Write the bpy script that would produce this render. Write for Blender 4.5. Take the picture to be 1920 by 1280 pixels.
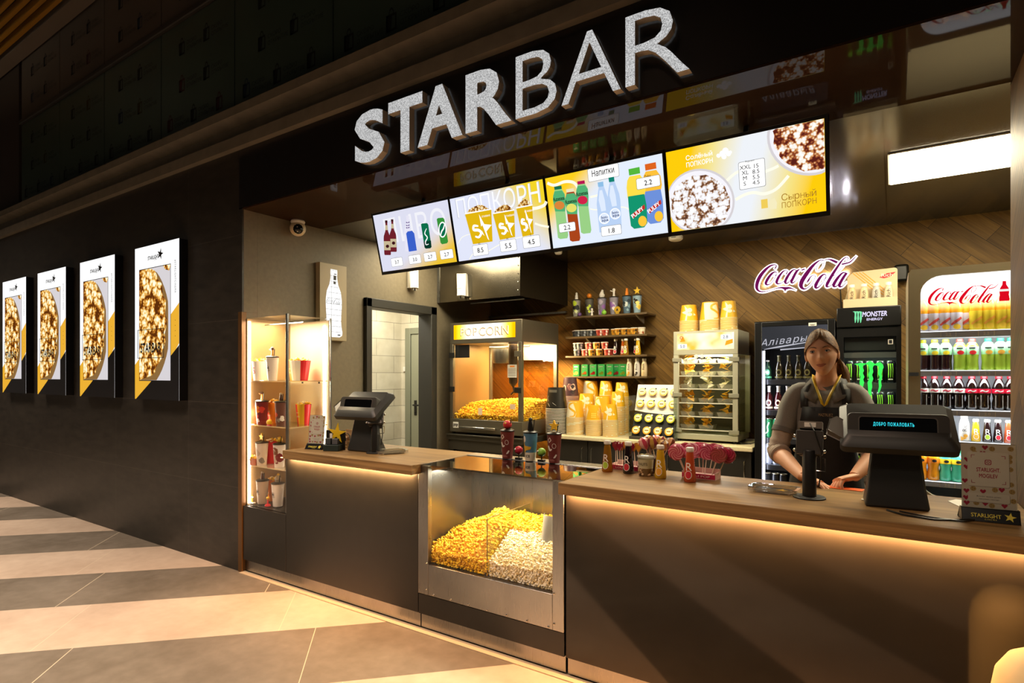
import bpy, bmesh, math, random
from mathutils import Vector, Matrix, Euler
from mathutils.geometry import tessellate_polygon
random.seed(7)
for o in list(bpy.data.objects): bpy.data.objects.remove(o)
SC = bpy.context.scene
COL = SC.collection
R = math.radians
PI = math.pi
# ------------------------------------------------------------------ camera
F, CX, HY, H = 1083.0, 960.0, 702.0, 1.48
YAW = math.atan2(715, 1083)
SN, CS = math.sin(YAW), math.cos(YAW)
cam = bpy.data.objects.new('camera', bpy.data.cameras.new('camera'))
COL.objects.link(cam)
cam.location = (0, 0, H)
cam.rotation_euler = (R(90), 0, YAW)
cam.data.lens = 36.0 * F / 1920
cam.data.sensor_width = 36.0
cam.data.shift_y = (HY - 640) / 1920
cam.data.clip_start = 0.05
SC.camera = cam
# ------------------------------------------------------------------ view and world
SC.view_settings.view_transform = 'Standard'
SC.view_settings.look = 'None'
SC.view_settings.gamma = 1
SC.view_settings.exposure = 0.0
SC.view_settings.use_curve_mapping = False
try:
    SC.cycles.sample_clamp_indirect = 4.0
    SC.cycles.max_bounces = 8
    SC.cycles.transparent_max_bounces = 24
    SC.cycles.use_denoising = True
    SC.cycles.caustics_reflective = False
    SC.cycles.caustics_refractive = False
except Exception:
    pass
W = bpy.data.worlds.new('world')
SC.world = W
W.use_nodes = True
W.node_tree.nodes['Background'].inputs[0].default_value = (1.0, 0.86, 0.68, 1)
W.node_tree.nodes['Background'].inputs[1].default_value = 0.035


def light(name, kind, loc, energy, color=(1, 1, 1), size=1.0, size_y=None, rot=(0, 0, 0), spread=None, radius=.05):
    l = bpy.data.lights.new(name, kind)
    l.energy = energy
    l.color = color
    if kind == 'AREA':
        l.shape = 'RECTANGLE' if size_y else 'SQUARE'
        l.size = size
        if size_y: l.size_y = size_y
        if spread: l.spread = spread
    else:
        l.shadow_soft_size = radius
    o = bpy.data.objects.new(name, l)
    o.location = loc
    o.rotation_euler = rot
    COL.objects.link(o)
    return o


WARM = (1.0, 0.72, 0.42)
AMBER = (1.0, 0.55, 0.16)
# lamps of the mall hall in front of the bar (above and behind the camera), plus an added slat fill
light('hall_lamp', 'AREA', (-4.6, 0.2, 4.6), 108, (1.0, .83, .68), 2.2, 1.2, (0, 0, 0), R(95))
light('hall_lamp', 'AREA', (-1.9, 0.7, 4.6), 66, (1.0, .69, .50), 1.6, 1.0, (0, 0, 0), R(90))
light('hall_lamp', 'AREA', (-9.0, 0.6, 4.6), 105, (1.0, .83, .68), 2.4, 1.2, (0, 0, 0), R(95))
light('slat_fill_light', 'AREA', (-9.5, 0.6, 4.7), 16, (1, .85, .6), 2.0, 1.0, (R(180), 0, 0))  # added fill with no fixture, aimed up to brighten the yellow slats
light('hall_lamp', 'AREA', (0.2, -0.6, 4.6), 22, (1.0, .82, .62), 1.6, 1.0, (0, 0, 0), R(110))

# ------------------------------------------------------------------ pixel to point
def ray(x, y):
    u = (x - CX) / F
    return Vector((-SN + CS * u, CS + SN * u, (HY - y) / F))


def AY(x, y, Y):
    r = ray(x, y); t = Y / r.y
    return Vector((r.x * t, Y, H + r.z * t))


def AZ(x, y, Z):
    r = ray(x, y); t = (Z - H) / r.z
    return Vector((r.x * t, r.y * t, Z))


def AX(x, y, X):
    r = ray(x, y); t = X / r.x
    return Vector((X, r.y * t, H + r.z * t))


# ------------------------------------------------------------------ materials
def lin(h):
    if not isinstance(h, str): return tuple(h) + (1,) if len(h) == 3 else h
    h = h.lstrip('#')
    c = [int(h[i:i + 2], 16) / 255 for i in (0, 2, 4)]
    return tuple(x / 12.92 if x <= .04045 else ((x + .055) / 1.055) ** 2.4 for x in c) + (1,)


_M = {}


def new_mat(name):
    m = bpy.data.materials.new(name)
    m.use_nodes = True
    nt = m.node_tree
    nt.nodes.clear()
    out = nt.nodes.new('ShaderNodeOutputMaterial')
    return m, nt, out


def N(nt, t, **kw):
    n = nt.nodes.new('ShaderNode' + t)
    for k, v in kw.items():
        if k == 'ins':
            for i, x in v.items(): n.inputs[i].default_value = x
        else: setattr(n, k, v)
    return n


def mat(col, r=.5, metal=0.0, coat=0.0, noise=0.0, nscale=40, bump=0.0, spec=.5, name='paint'):
    """plain surface, with a little procedural variation"""
    key = ('p', str(col), r, metal, coat, noise, nscale, bump, spec)
    if key in _M: return _M[key]
    m, nt, out = new_mat(name)
    b = N(nt, 'BsdfPrincipled')
    b.inputs['Base Color'].default_value = lin(col)
    b.inputs['Roughness'].default_value = r
    b.inputs['Metallic'].default_value = metal
    b.inputs['Coat Weight'].default_value = coat
    b.inputs['Specular IOR Level'].default_value = spec
    if noise or bump:
        tc = N(nt, 'TexCoord')
        nz = N(nt, 'TexNoise', ins={'Scale': nscale, 'Detail': 4})
        nt.links.new(tc.outputs['Object'], nz.inputs['Vector'])
        if noise:
            mx = N(nt, 'Mix', data_type='RGBA', blend_type='MULTIPLY')
            mx.inputs[0].default_value = noise
            mx.inputs[6].default_value = lin(col)
            rp = N(nt, 'MapRange', ins={1: .3, 2: .7, 3: .2, 4: 1.5})
            nt.links.new(nz.outputs[0], rp.inputs[0])
            nt.links.new(rp.outputs[0], mx.inputs[7])
            nt.links.new(mx.outputs[2], b.inputs['Base Color'])
        if bump:
            bp = N(nt, 'Bump', ins={'Strength': bump, 'Distance': .01})
            nt.links.new(nz.outputs[0], bp.inputs['Height'])
            nt.links.new(bp.outputs[0], b.inputs['Normal'])
    nt.links.new(b.outputs[0], out.inputs[0])
    _M[key] = m
    return m


def glow(col, s=1.0, sample=False, name='lit'):
    """self-lit surface: screens, light boxes, tubes"""
    key = ('e', str(col), s, sample)
    if key in _M: return _M[key]
    m, nt, out = new_mat(name)
    e = N(nt, 'Emission')
    e.inputs[0].default_value = lin(col)
    e.inputs[1].default_value = s
    nt.links.new(e.outputs[0], out.inputs[0])
    if not sample:
        try: m.cycles.emission_sampling = 'NONE'
        except Exception: pass
    _M[key] = m
    return m


def glass(tint='#ffffff', ior=1.45, rough=0.0, boost=1.0, haze=0.0, name='pane'):
    key = ('g', tint, ior, rough, boost, haze)
    if key in _M: return _M[key]
    m, nt, out = new_mat(name)
    t = N(nt, 'BsdfTransparent'); t.inputs[0].default_value = lin(tint)
    g = N(nt, 'BsdfGlossy'); g.inputs['Roughness'].default_value = rough
    fr = N(nt, 'Fresnel', ins={0: ior})
    mu = N(nt, 'Math', operation='MULTIPLY', ins={1: boost}); mu.use_clamp = True
    ge = N(nt, 'NewGeometry')
    inv = N(nt, 'Math', operation='SUBTRACT', ins={0: 1.0}); nt.links.new(ge.outputs['Backfacing'], inv.inputs[1])
    m0 = N(nt, 'Math', operation='MULTIPLY'); nt.links.new(fr.outputs[0], m0.inputs[0]); nt.links.new(inv.outputs[0], m0.inputs[1])
    nt.links.new(m0.outputs[0], mu.inputs[0])
    mx = N(nt, 'MixShader')
    nt.links.new(mu.outputs[0], mx.inputs[0])
    src = t
    if haze:
        d = N(nt, 'BsdfDiffuse'); d.inputs[0].default_value = lin(tint)
        m2 = N(nt, 'MixShader', ins={0: haze})
        nt.links.new(t.outputs[0], m2.inputs[1]); nt.links.new(d.outputs[0], m2.inputs[2])
        src = m2
    nt.links.new(src.outputs[0], mx.inputs[1])
    nt.links.new(g.outputs[0], mx.inputs[2])
    nt.links.new(mx.outputs[0], out.inputs[0])
    _M[key] = m
    return m


def drink(col, clear=.45, r=.08, name='drink'):
    """coloured liquid in clear plastic or glass"""
    key = ('d', col, clear, r)
    if key in _M: return _M[key]
    m, nt, out = new_mat(name)
    t = N(nt, 'BsdfTransparent'); t.inputs[0].default_value = lin(col)
    b = N(nt, 'BsdfPrincipled'); b.inputs['Base Color'].default_value = lin(col); b.inputs['Roughness'].default_value = r
    b.inputs['Coat Weight'].default_value = .6
    mx = N(nt, 'MixShader', ins={0: clear})
    nt.links.new(b.outputs[0], mx.inputs[1]); nt.links.new(t.outputs[0], mx.inputs[2])
    nt.links.new(mx.outputs[0], out.inputs[0])
    _M[key] = m
    return m


def graph(name, fn, r=.5, metal=0., coat=0., emit=None, spec=.5):
    """material whose colour comes from a node graph fn(nt, objcoord) -> (color socket, bump socket or None, rough socket or None)"""
    if name in _M: return _M[name]
    m, nt, out = new_mat(name)
    tc = N(nt, 'TexCoord')
    c, bp, rs = fn(nt, tc.outputs['Object'])
    if emit is not None:
        e = N(nt, 'Emission', ins={1: emit})
        nt.links.new(c, e.inputs[0]); nt.links.new(e.outputs[0], out.inputs[0])
        try: m.cycles.emission_sampling = 'NONE'
        except Exception: pass
    else:
        b = N(nt, 'BsdfPrincipled')
        b.inputs['Roughness'].default_value = r; b.inputs['Metallic'].default_value = metal
        b.inputs['Coat Weight'].default_value = coat; b.inputs['Specular IOR Level'].default_value = spec
        nt.links.new(c, b.inputs['Base Color'])
        if bp is not None:
            bn = N(nt, 'Bump', ins={'Strength': .25, 'Distance': .004})
            nt.links.new(bp, bn.inputs['Height']); nt.links.new(bn.outputs[0], b.inputs['Normal'])
        if rs is not None: nt.links.new(rs, b.inputs['Roughness'])
        nt.links.new(b.outputs[0], out.inputs[0])
    _M[name] = m
    return m


def mth(nt, op, a, b=None, c=None):
    n = N(nt, 'Math', operation=op)
    for i, x in enumerate((a, b, c)):
        if x is None: continue
        if isinstance(x, (int, float)): n.inputs[i].default_value = x
        else: nt.links.new(x, n.inputs[i])
    return n.outputs[0]


def mixc(nt, f, a, b, mode='MIX'):
    n = N(nt, 'Mix', data_type='RGBA', blend_type=mode)
    for i, x in ((0, f), (6, a), (7, b)):
        if isinstance(x, (int, float)): n.inputs[i].default_value = x
        elif isinstance(x, (str, tuple)): n.inputs[i].default_value = lin(x)
        else: nt.links.new(x, n.inputs[i])
    return n.outputs[2]


def ramp(nt, f, stops, interp='LINEAR'):
    n = N(nt, 'ValToRGB')
    n.color_ramp.interpolation = interp
    el = n.color_ramp.elements
    while len(el) < len(stops): el.new(.5)
    for e, (p, c) in zip(el, stops): e.position = p; e.color = lin(c)
    nt.links.new(f, n.inputs[0])
    return n.outputs[0]


def noise(nt, vec, scale, detail=3, stretch=None, rot=None):
    if stretch or rot:
        mp = N(nt, 'Mapping')
        if stretch: mp.inputs['Scale'].default_value = stretch
        if rot: mp.inputs['Rotation'].default_value = rot
        nt.links.new(vec, mp.inputs[0]); vec = mp.outputs[0]
    n = N(nt, 'TexNoise', ins={'Scale': scale, 'Detail': detail})
    nt.links.new(vec, n.inputs['Vector'])
    return n.outputs[0]


def sep(nt, v):
    n = N(nt, 'SeparateXYZ'); nt.links.new(v, n.inputs[0]); return n.outputs


def f_floor(nt, v):
    x, y, z = sep(nt, v)
    d = mth(nt, 'SUBTRACT', y, x); e = mth(nt, 'ADD', x, y)
    rowf = mth(nt, 'DIVIDE', mth(nt, 'SUBTRACT', d, 4.09), .9167)
    row = mth(nt, 'FLOOR', rowf)
    rf = mth(nt, 'SUBTRACT', rowf, row)
    par = mth(nt, 'FLOORED_MODULO', row, 2.0)            # 0 dark, 1 light
    off = mth(nt, 'ADD', mth(nt, 'MULTIPLY', row, .2915), .635)
    ef = mth(nt, 'FRACT', mth(nt, 'DIVIDE', mth(nt, 'ADD', e, off), 1.775))
    t1 = mth(nt, 'LESS_THAN', mth(nt, 'ABSOLUTE', mth(nt, 'SUBTRACT', ef, .0015)), .0018)
    t2 = mth(nt, 'LESS_THAN', mth(nt, 'ABSOLUTE', mth(nt, 'SUBTRACT', rf, .0)), .0025)
    n1 = noise(nt, v, 2.2, 6); n2 = noise(nt, v, 14, 5)
    nn = mth(nt, 'ADD', mth(nt, 'MULTIPLY', n1, .65), mth(nt, 'MULTIPLY', n2, .35))
    cd = ramp(nt, nn, [(.3, '#615749'), (.7, '#83786a')])
    cl = ramp(nt, nn, [(.3, '#b19a85'), (.7, '#ccb7a1')])
    c = mixc(nt, par, cd, cl)
    c = mixc(nt, mth(nt, 'MAXIMUM', t1, mth(nt, 'MULTIPLY', t2, .4)), c, '#cfc0a4')
    return c, n2, mth(nt, 'MULTIPLY_ADD', n1, .15, .42)


def f_slate(nt, v):
    x, y, z = sep(nt, v)
    zf = mth(nt, 'FRACT', mth(nt, 'DIVIDE', mth(nt, 'ADD', z, .01), .635))
    xf = mth(nt, 'FRACT', mth(nt, 'DIVIDE', mth(nt, 'ADD', x, 4.84), 1.31))
    l1 = mth(nt, 'LESS_THAN', zf, .0035); l2 = mth(nt, 'LESS_THAN', xf, .0016)
    n1 = noise(nt, v, 7, 6, (1, 1, 3))
    c = ramp(nt, n1, [(.3, '#2a2621'), (.75, '#39342d')])
    c = mixc(nt, mth(nt, 'MAXIMUM', l1, l2), c, '#575046')
    return c, n1, None


def f_wood(nt, v):
    """diagonal planks on the back wall (object X,Z plane or Y,Z plane)"""
    x, y, z = sep(nt, v)
    h = mth(nt, 'ADD', x, y)
    cb = N(nt, 'CombineXYZ'); nt.links.new(h, cb.inputs[0]); nt.links.new(z, cb.inputs[1])
    mp = N(nt, 'Mapping', ins={'Rotation': (0, 0, R(42))})
    nt.links.new(cb.outputs[0], mp.inputs[0])
    br = N(nt, 'TexBrick', offset=.37, ins={'Color1': lin('#755826'), 'Color2': lin('#a37d3c'), 'Mortar': lin('#2a2216'),
           'Scale': 1.0, 'Mortar Size': .0016, 'Mortar Smooth': .2, 'Bias': -.1, 'Brick Width': 1.0, 'Row Height': .135})
    nt.links.new(mp.outputs[0], br.inputs['Vector'])
    g = noise(nt, mp.outputs[0], 1.0, 6, (3.5, 60, 1))
    g2 = noise(nt, mp.outputs[0], 1.0, 3, (2, 9, 1))
    c = mixc(nt, .75, br.outputs[0], ramp(nt, g, [(.25, '#8f8272'), (.75, '#ffffff')]), 'MULTIPLY')
    c = mixc(nt, .5, c, ramp(nt, g2, [(.3, '#9a8f80'), (.7, '#ffffff')]), 'MULTIPLY')
    return c, g, None


def f_oak(nt, v):
    g = noise(nt, v, 1.0, 6, (2.2, 26, 60)); g2 = noise(nt, v, 1.0, 4, (1.2, 7, 40))
    gg = mth(nt, 'ADD', mth(nt, 'MULTIPLY', g, .5), mth(nt, 'MULTIPLY', g2, .5))
    return ramp(nt, gg, [(.32, '#5f482a'), (.5, '#886a41'), (.68, '#a58454')]), g, None


def f_brush(nt, v):
    g = noise(nt, v, 1.0, 4, (220, 6, 6)); g2 = noise(nt, v, 2.0, 3)
    return ramp(nt, g2, [(.3, '#86888a'), (.7, '#a8aaaa')]), None, mth(nt, 'MULTIPLY_ADD', g, .25, .18)


def f_tile(nt, v):
    x, y, z = sep(nt, v)
    cb = N(nt, 'CombineXYZ'); nt.links.new(mth(nt, 'ADD', x, y), cb.inputs[0]); nt.links.new(z, cb.inputs[1])
    br = N(nt, 'TexBrick', offset=.5, ins={'Color1': lin('#d3ccb8'), 'Color2': lin('#e2dcc9'), 'Mortar': lin('#8f8977'),
           'Scale': 1.0, 'Mortar Size': .003, 'Brick Width': .6, 'Row Height': .215})
    nt.links.new(cb.outputs[0], br.inputs['Vector'])
    n1 = noise(nt, v, 5, 5)
    return mixc(nt, .5, br.outputs[0], ramp(nt, n1, [(.3, '#cfcabd'), (.7, '#ffffff')]), 'MULTIPLY'), None, None


def f_ceil(nt, v):
    x, y, z = sep(nt, v)
    lx = mth(nt, 'LESS_THAN', mth(nt, 'FRACT', mth(nt, 'DIVIDE', mth(nt, 'ADD', x, .045), 1.215)), .006)
    ly = mth(nt, 'LESS_THAN', mth(nt, 'FRACT', mth(nt, 'DIVIDE', mth(nt, 'SUBTRACT', y, 3.86), .62)), .008)
    n1 = noise(nt, v, 1.6, 2)
    c = mixc(nt, mth(nt, 'MAXIMUM', lx, ly), '#3d3930', '#12100d')
    return c, n1, None


def f_glitter(nt, v):
    n = N(nt, 'TexWhiteNoise'); mp = N(nt, 'VectorMath', operation='SNAP'); mp.inputs[1].default_value = (.0035,) * 3
    nt.links.new(v, mp.inputs[0]); nt.links.new(mp.outputs[0], n.inputs[0])
    return ramp(nt, n.outputs[0], [(0, '#8d8d8d'), (.5, '#bdbdbd'), (1, '#e6e6e6')]), None, None


def f_popimg(warm, scale):
    def fn(nt, v):
        vo = N(nt, 'TexVoronoi', ins={'Scale': scale, 'Randomness': 1}); nt.links.new(v, vo.inputs['Vector'])
        v2 = N(nt, 'TexVoronoi', ins={'Scale': scale * 2.7}); nt.links.new(v, v2.inputs['Vector'])
        n = noise(nt, v, scale * .8, 4)
        a = mth(nt, 'ADD', mth(nt, 'MULTIPLY', vo.outputs[0], .55), mth(nt, 'ADD', mth(nt, 'MULTIPLY', v2.outputs[0], .35), mth(nt, 'MULTIPLY', n, .42)))
        if warm == 2: st = [(.48, '#fff8e0'), (.60, '#fadb94'), (.68, '#e6ac48'), (.75, '#b06a20'), (.85, '#5a2c0a')]
        elif warm == 1: st = [(.45, '#ffffff'), (.60, '#f6eadd'), (.67, '#dba465'), (.73, '#a85a34'), (.83, '#5a1f18')]
        else: st = [(.5, '#ffffff'), (.66, '#f1eff4'), (.73, '#d2c6be'), (.79, '#a87850'), (.88, '#5d3a2c')]
        return ramp(nt, a, st), None, None
    return fn


MSLATE = graph('slate_cladding', f_slate, r=.38, spec=.35)
MFLOOR = graph('porcelain_floor', f_floor, r=.5, spec=.35)
MWOOD = graph('plank_wall', f_wood, r=.55, spec=.3)
MOAK = graph('oak_worktop', f_oak, r=.42, spec=.4)
MSTEEL = graph('brushed_steel', f_brush, r=.3, metal=1.0)
MTILE = graph('corridor_tile', f_tile, r=.35)
MCEIL = graph('dark_ceiling', f_ceil, r=.14)
MGLIT = graph('glitter_face', f_glitter, emit=.95)
MPOSTER = graph('caramel_corn_print', f_popimg(2, 15), emit=1.1)
MCORNW = graph('white_corn_print', f_popimg(0, 34), emit=1.05)
MCORNC = graph('cheese_corn_print', f_popimg(1, 30), emit=1.05)
CHROME = mat('#d8d6d0', .12, 1.0, name='chrome')
BLACK = mat('#15140f', .35, name='black_plastic')
BLACKM = mat('#100f0d', .6, name='black_matt')
WHITEP = mat('#e8e4da', .45, name='white_plastic')
CLEAR = glass('#ffffff')
CLEARG = glass('#eef6f0', boost=1.2)

def satin(col, fac, rough, name):
    """lacquered board: dull colour under an even thin gloss"""
    m, nt, out = new_mat(name)
    d = N(nt, 'BsdfDiffuse'); g = N(nt, 'BsdfGlossy'); g.inputs['Roughness'].default_value = rough
    tc = N(nt, 'TexCoord'); n = noise(nt, tc.outputs['Object'], 2.0, 3)
    nt.links.new(mixc(nt, mth(nt, 'MULTIPLY', n, .5), col, '#000000'), d.inputs[0])
    mx = N(nt, 'MixShader', ins={0: fac})
    nt.links.new(d.outputs[0], mx.inputs[1]); nt.links.new(g.outputs[0], mx.inputs[2]); nt.links.new(mx.outputs[0], out.inputs[0])
    return m


# ------------------------------------------------------------------ mesh builder
class MB:
    def __init__(s, m=None):
        s.v = []; s.f = []; s.mi = []; s.mats = []; s.cur = 0
        if m: s.use(m)

    def use(s, m):
        if m not in s.mats: s.mats.append(m)
        s.cur = s.mats.index(m)
        return s

    def face(s, idx): s.f.append(tuple(idx)); s.mi.append(s.cur)

    def poly(s, pts):
        n = len(s.v); s.v.extend(tuple(p) for p in pts); s.face(range(n, n + len(pts)))

    def add(s, verts, faces, fn=None):
        n = len(s.v)
        s.v.extend(tuple(fn(p)) if fn else tuple(p) for p in verts)
        for f in faces: s.face([i + n for i in f])
        return s

    def box(s, x0, x1, y0, y1, z0, z1, M=None):
        vs = [Vector((x, y, z)) for z in (z0, z1) for y in (y0, y1) for x in (x0, x1)]
        if M: vs = [M @ p for p in vs]
        return s.add(vs, [(0, 2, 3, 1), (4, 5, 7, 6), (0, 1, 5, 4), (2, 6, 7, 3), (0, 4, 6, 2), (1, 3, 7, 5)])

    def prism(s, poly, d0, d1, fn):
        """2D outline extruded from depth d0 to d1; fn(u,v,w)->point"""
        n = len(poly); b = len(s.v)
        for d in (d0, d1): s.v.extend(tuple(fn(u, v, d)) for u, v in poly)
        tris = tessellate_polygon([[Vector((u, v, 0)) for u, v in poly]])
        for t in tris:
            s.face([b + i for i in t]); s.face([b + n + i for i in reversed(t)])
        for i in range(n):
            j = (i + 1) % n
            s.face((b + i, b + j, b + n + j, b + n + i))
        return s

    def flat(s, poly, fn, w=0.0, L=None):
        tris = [tuple(t) for t in tessellate_polygon([[Vector((u, v, 0)) for u, v in poly]])]
        return s.tris([(u, v) for u, v in poly], tris, fn, w, L)

    def tris(s, pts, tris, fn, w=0.0, L=None):
        pts = list(pts); tris = list(tris)
        if L:
            mid = {}; todo = tris; tris = []
            while todo:
                t = todo.pop()
                if len(t) > 3:
                    for k in range(1, len(t) - 1): todo.append((t[0], t[k], t[k + 1]))
                    continue
                e = max(((t[i], t[(i + 1) % 3]) for i in range(3)), key=lambda e: math.dist(pts[e[0]], pts[e[1]]))
                if math.dist(pts[e[0]], pts[e[1]]) <= L: tris.append(t); continue
                k = (min(e), max(e))
                if k not in mid:
                    a, b = pts[e[0]], pts[e[1]]
                    mid[k] = len(pts); pts.append(((a[0] + b[0]) / 2, (a[1] + b[1]) / 2))
                i = t.index(e[0]); a, b, c = t[i], t[(i + 1) % 3], t[(i + 2) % 3]
                todo += [(a, mid[k], c), (mid[k], b, c)]
        return s.add([fn(u, v, w) for u, v in pts], tris)

    def lathe(s, prof, n=16, c=(0, 0, 0), mats=None, caps=True, M=None):
        b = len(s.v); k = len(prof)
        for r, z in prof:
            for i in range(n):
                a = 2 * PI * i / n
                p = Vector((c[0] + r * math.cos(a), c[1] + r * math.sin(a), c[2] + z))
                s.v.append(tuple(M @ p if M else p))
        for j in range(k - 1):
            if mats: s.use(mats[min(j, len(mats) - 1)])
            for i in range(n):
                i2 = (i + 1) % n
                s.face((b + j * n + i, b + j * n + i2, b + (j + 1) * n + i2, b + (j + 1) * n + i))
        if caps:
            if mats: s.use(mats[0])
            s.face([b + i for i in reversed(range(n))])
            if mats: s.use(mats[-1])
            s.face([b + (k - 1) * n + i for i in range(n)])
        return s

    def tube(s, pts, r, n=8, caps=True, flat=None):
        pts = [Vector(p) for p in pts]; k = len(pts)
        rs = r if isinstance(r, (list, tuple)) else [r] * k
        b = len(s.v); up = None
        for i, p in enumerate(pts):
            t = (pts[min(i + 1, k - 1)] - pts[max(i - 1, 0)])
            t = t.normalized() if t.length > 1e-9 else Vector((0, 0, 1))
            if up is None:
                up = Vector((0, 0, 1)) if abs(t.z) < .9 else Vector((0, 1, 0))
            x = up.cross(t)
            if x.length < 1e-6: x = Vector((1, 0, 0)).cross(t)
            x.normalize(); y = t.cross(x).normalized(); up = y
            for j in range(n):
                a = 2 * PI * j / n
                s.v.append(tuple(p + x * (math.cos(a) * rs[i]) + y * (math.sin(a) * rs[i] * (flat or 1))))
        for i in range(k - 1):
            for j in range(n):
                j2 = (j + 1) % n
                s.face((b + i * n + j, b + i * n + j2, b + (i + 1) * n + j2, b + (i + 1) * n + j))
        if caps:
            s.face([b + j for j in reversed(range(n))]); s.face([b + (k - 1) * n + j for j in range(n)])
        return s

    def ball(s, c, r, n=12, m=8, sc=(1, 1, 1)):
        b = len(s.v); c = Vector(c)
        for j in range(1, m):
            th = PI * j / m
            for i in range(n):
                a = 2 * PI * i / n
                s.v.append((c.x + r * sc[0] * math.sin(th) * math.cos(a), c.y + r * sc[1] * math.sin(th) * math.sin(a), c.z + r * sc[2] * math.cos(th)))
        top = len(s.v); s.v.append((c.x, c.y, c.z + r * sc[2])); s.v.append((c.x, c.y, c.z - r * sc[2]))
        for j in range(m - 2):
            for i in range(n):
                i2 = (i + 1) % n
                s.face((b + j * n + i, b + (j + 1) * n + i, b + (j + 1) * n + i2, b + j * n + i2))
        for i in range(n):
            i2 = (i + 1) % n
            s.face((top, b + i, b + i2)); s.face((top + 1, b + (m - 2) * n + i2, b + (m - 2) * n + i))
        return s

    def loft(s, rings, caps=True, close=True):
        b = len(s.v); n = len(rings[0])
        for r in rings: s.v.extend(tuple(p) for p in r)
        for i in range(len(rings) - 1):
            for j in range(n if close else n - 1):
                j2 = (j + 1) % n
                s.face((b + i * n + j, b + i * n + j2, b + (i + 1) * n + j2, b + (i + 1) * n + j))
        if caps:
            s.face([b + j for j in reversed(range(n))]); s.face([b + (len(rings) - 1) * n + j for j in range(n)])
        return s

    def text(s, t, size, fn, w=0.0, al='CENTER', bold=0.0, shear=0.0, depth=0.0, L=None, sp=1.0, fit=None):
        vs, fs = text_mesh(t, size, al, 0.0 if L else bold, shear, depth, sp)
        if fit:
            x0 = min(p[0] for p in vs); x1 = max(p[0] for p in vs); k = fit / (x1 - x0)
            xm = (x0 + x1) / 2 if al == 'CENTER' else x0
            vs = [((p[0] - xm) * k + (0 if al == 'CENTER' else xm), p[1], p[2]) for p in vs]
        if depth or not L: return s.add(vs, fs, lambda p: fn(p[0], p[1], w + p[2]))
        return s.tris([(p[0], p[1]) for p in vs], fs, fn, w, L)

    def ribbon(s, pts, ws, fn, w0=0.0, w1=None, grow=0.0, steps=6):
        """stroke with varying width, optionally extruded to w1"""
        P, Wd = [], []
        n = len(pts)
        for i in range(n - 1):
            p0, p1, p2, p3 = (Vector(pts[max(0, min(n - 1, k))]).to_2d() for k in (i - 1, i, i + 1, i + 2))
            for q in range(steps):
                t = q / steps
                P.append(.5 * ((2 * p1) + (p2 - p0) * t + (2 * p0 - 5 * p1 + 4 * p2 - p3) * t * t + (3 * p1 - p0 - 3 * p2 + p3) * t ** 3))
                Wd.append(ws[i] + (ws[i + 1] - ws[i]) * t)
        P.append(Vector(pts[-1]).to_2d()); Wd.append(ws[-1])
        Lf, Rt = [], []
        for i, p in enumerate(P):
            t = P[min(i + 1, len(P) - 1)] - P[max(i - 1, 0)]
            t = t.normalized() if t.length > 1e-9 else Vector((1, 0))
            nn = Vector((-t.y, t.x)); h = Wd[i] / 2 + grow
            e = t * (grow if i == len(P) - 1 else -grow if i == 0 else 0)
            Lf.append(p + nn * h + e); Rt.append(p - nn * h + e)
        k = len(P)
        for wv in ([w0] if w1 is None else [w0, w1]):
            s.v.extend(tuple(fn(q.x, q.y, wv)) for q in Lf); s.v.extend(tuple(fn(q.x, q.y, wv)) for q in Rt)
        b = len(s.v) - 2 * k * (1 if w1 is None else 2)
        for i in range(k - 1): s.face((b + i, b + i + 1, b + k + i + 1, b + k + i))
        if w1 is not None:
            c = b + 2 * k
            for i in range(k - 1):
                s.face((c + i, c + k + i, c + k + i + 1, c + i + 1))
                s.face((b + i, c + i, c + i + 1, b + i + 1)); s.face((b + k + i, b + k + i + 1, c + k + i + 1, c + k + i))
            s.face((b, b + k, c + k, c)); s.face((b + k - 1, c + k - 1, c + 2 * k - 1, b + 2 * k - 1))
        return s

    def mesh(s, name, smooth=35):
        me = bpy.data.meshes.new(name)
        me.from_pydata(s.v, [], s.f)
        for m in s.mats: me.materials.append(m)
        if len(s.mats) > 1: me.polygons.foreach_set('material_index', s.mi)
        if smooth:
            me.polygons.foreach_set('use_smooth', [True] * len(s.f))
            me.set_sharp_from_angle(angle=R(smooth))
        me.update()
        return me

    def build(s, name, parent=None, loc=None, bevel=0, seg=2, smooth=35, rot=None):
        o = bpy.data.objects.new(name, s.mesh(name, smooth))
        COL.objects.link(o)
        if parent: o.parent = parent
        if loc is not None: o.location = loc
        if rot is not None: o.rotation_euler = rot
        if bevel:
            m = o.modifiers.new('bevel', 'BEVEL'); m.width = bevel; m.segments = seg; m.limit_method = 'ANGLE'; m.angle_limit = R(40)
        return o


_T = {}


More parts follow.
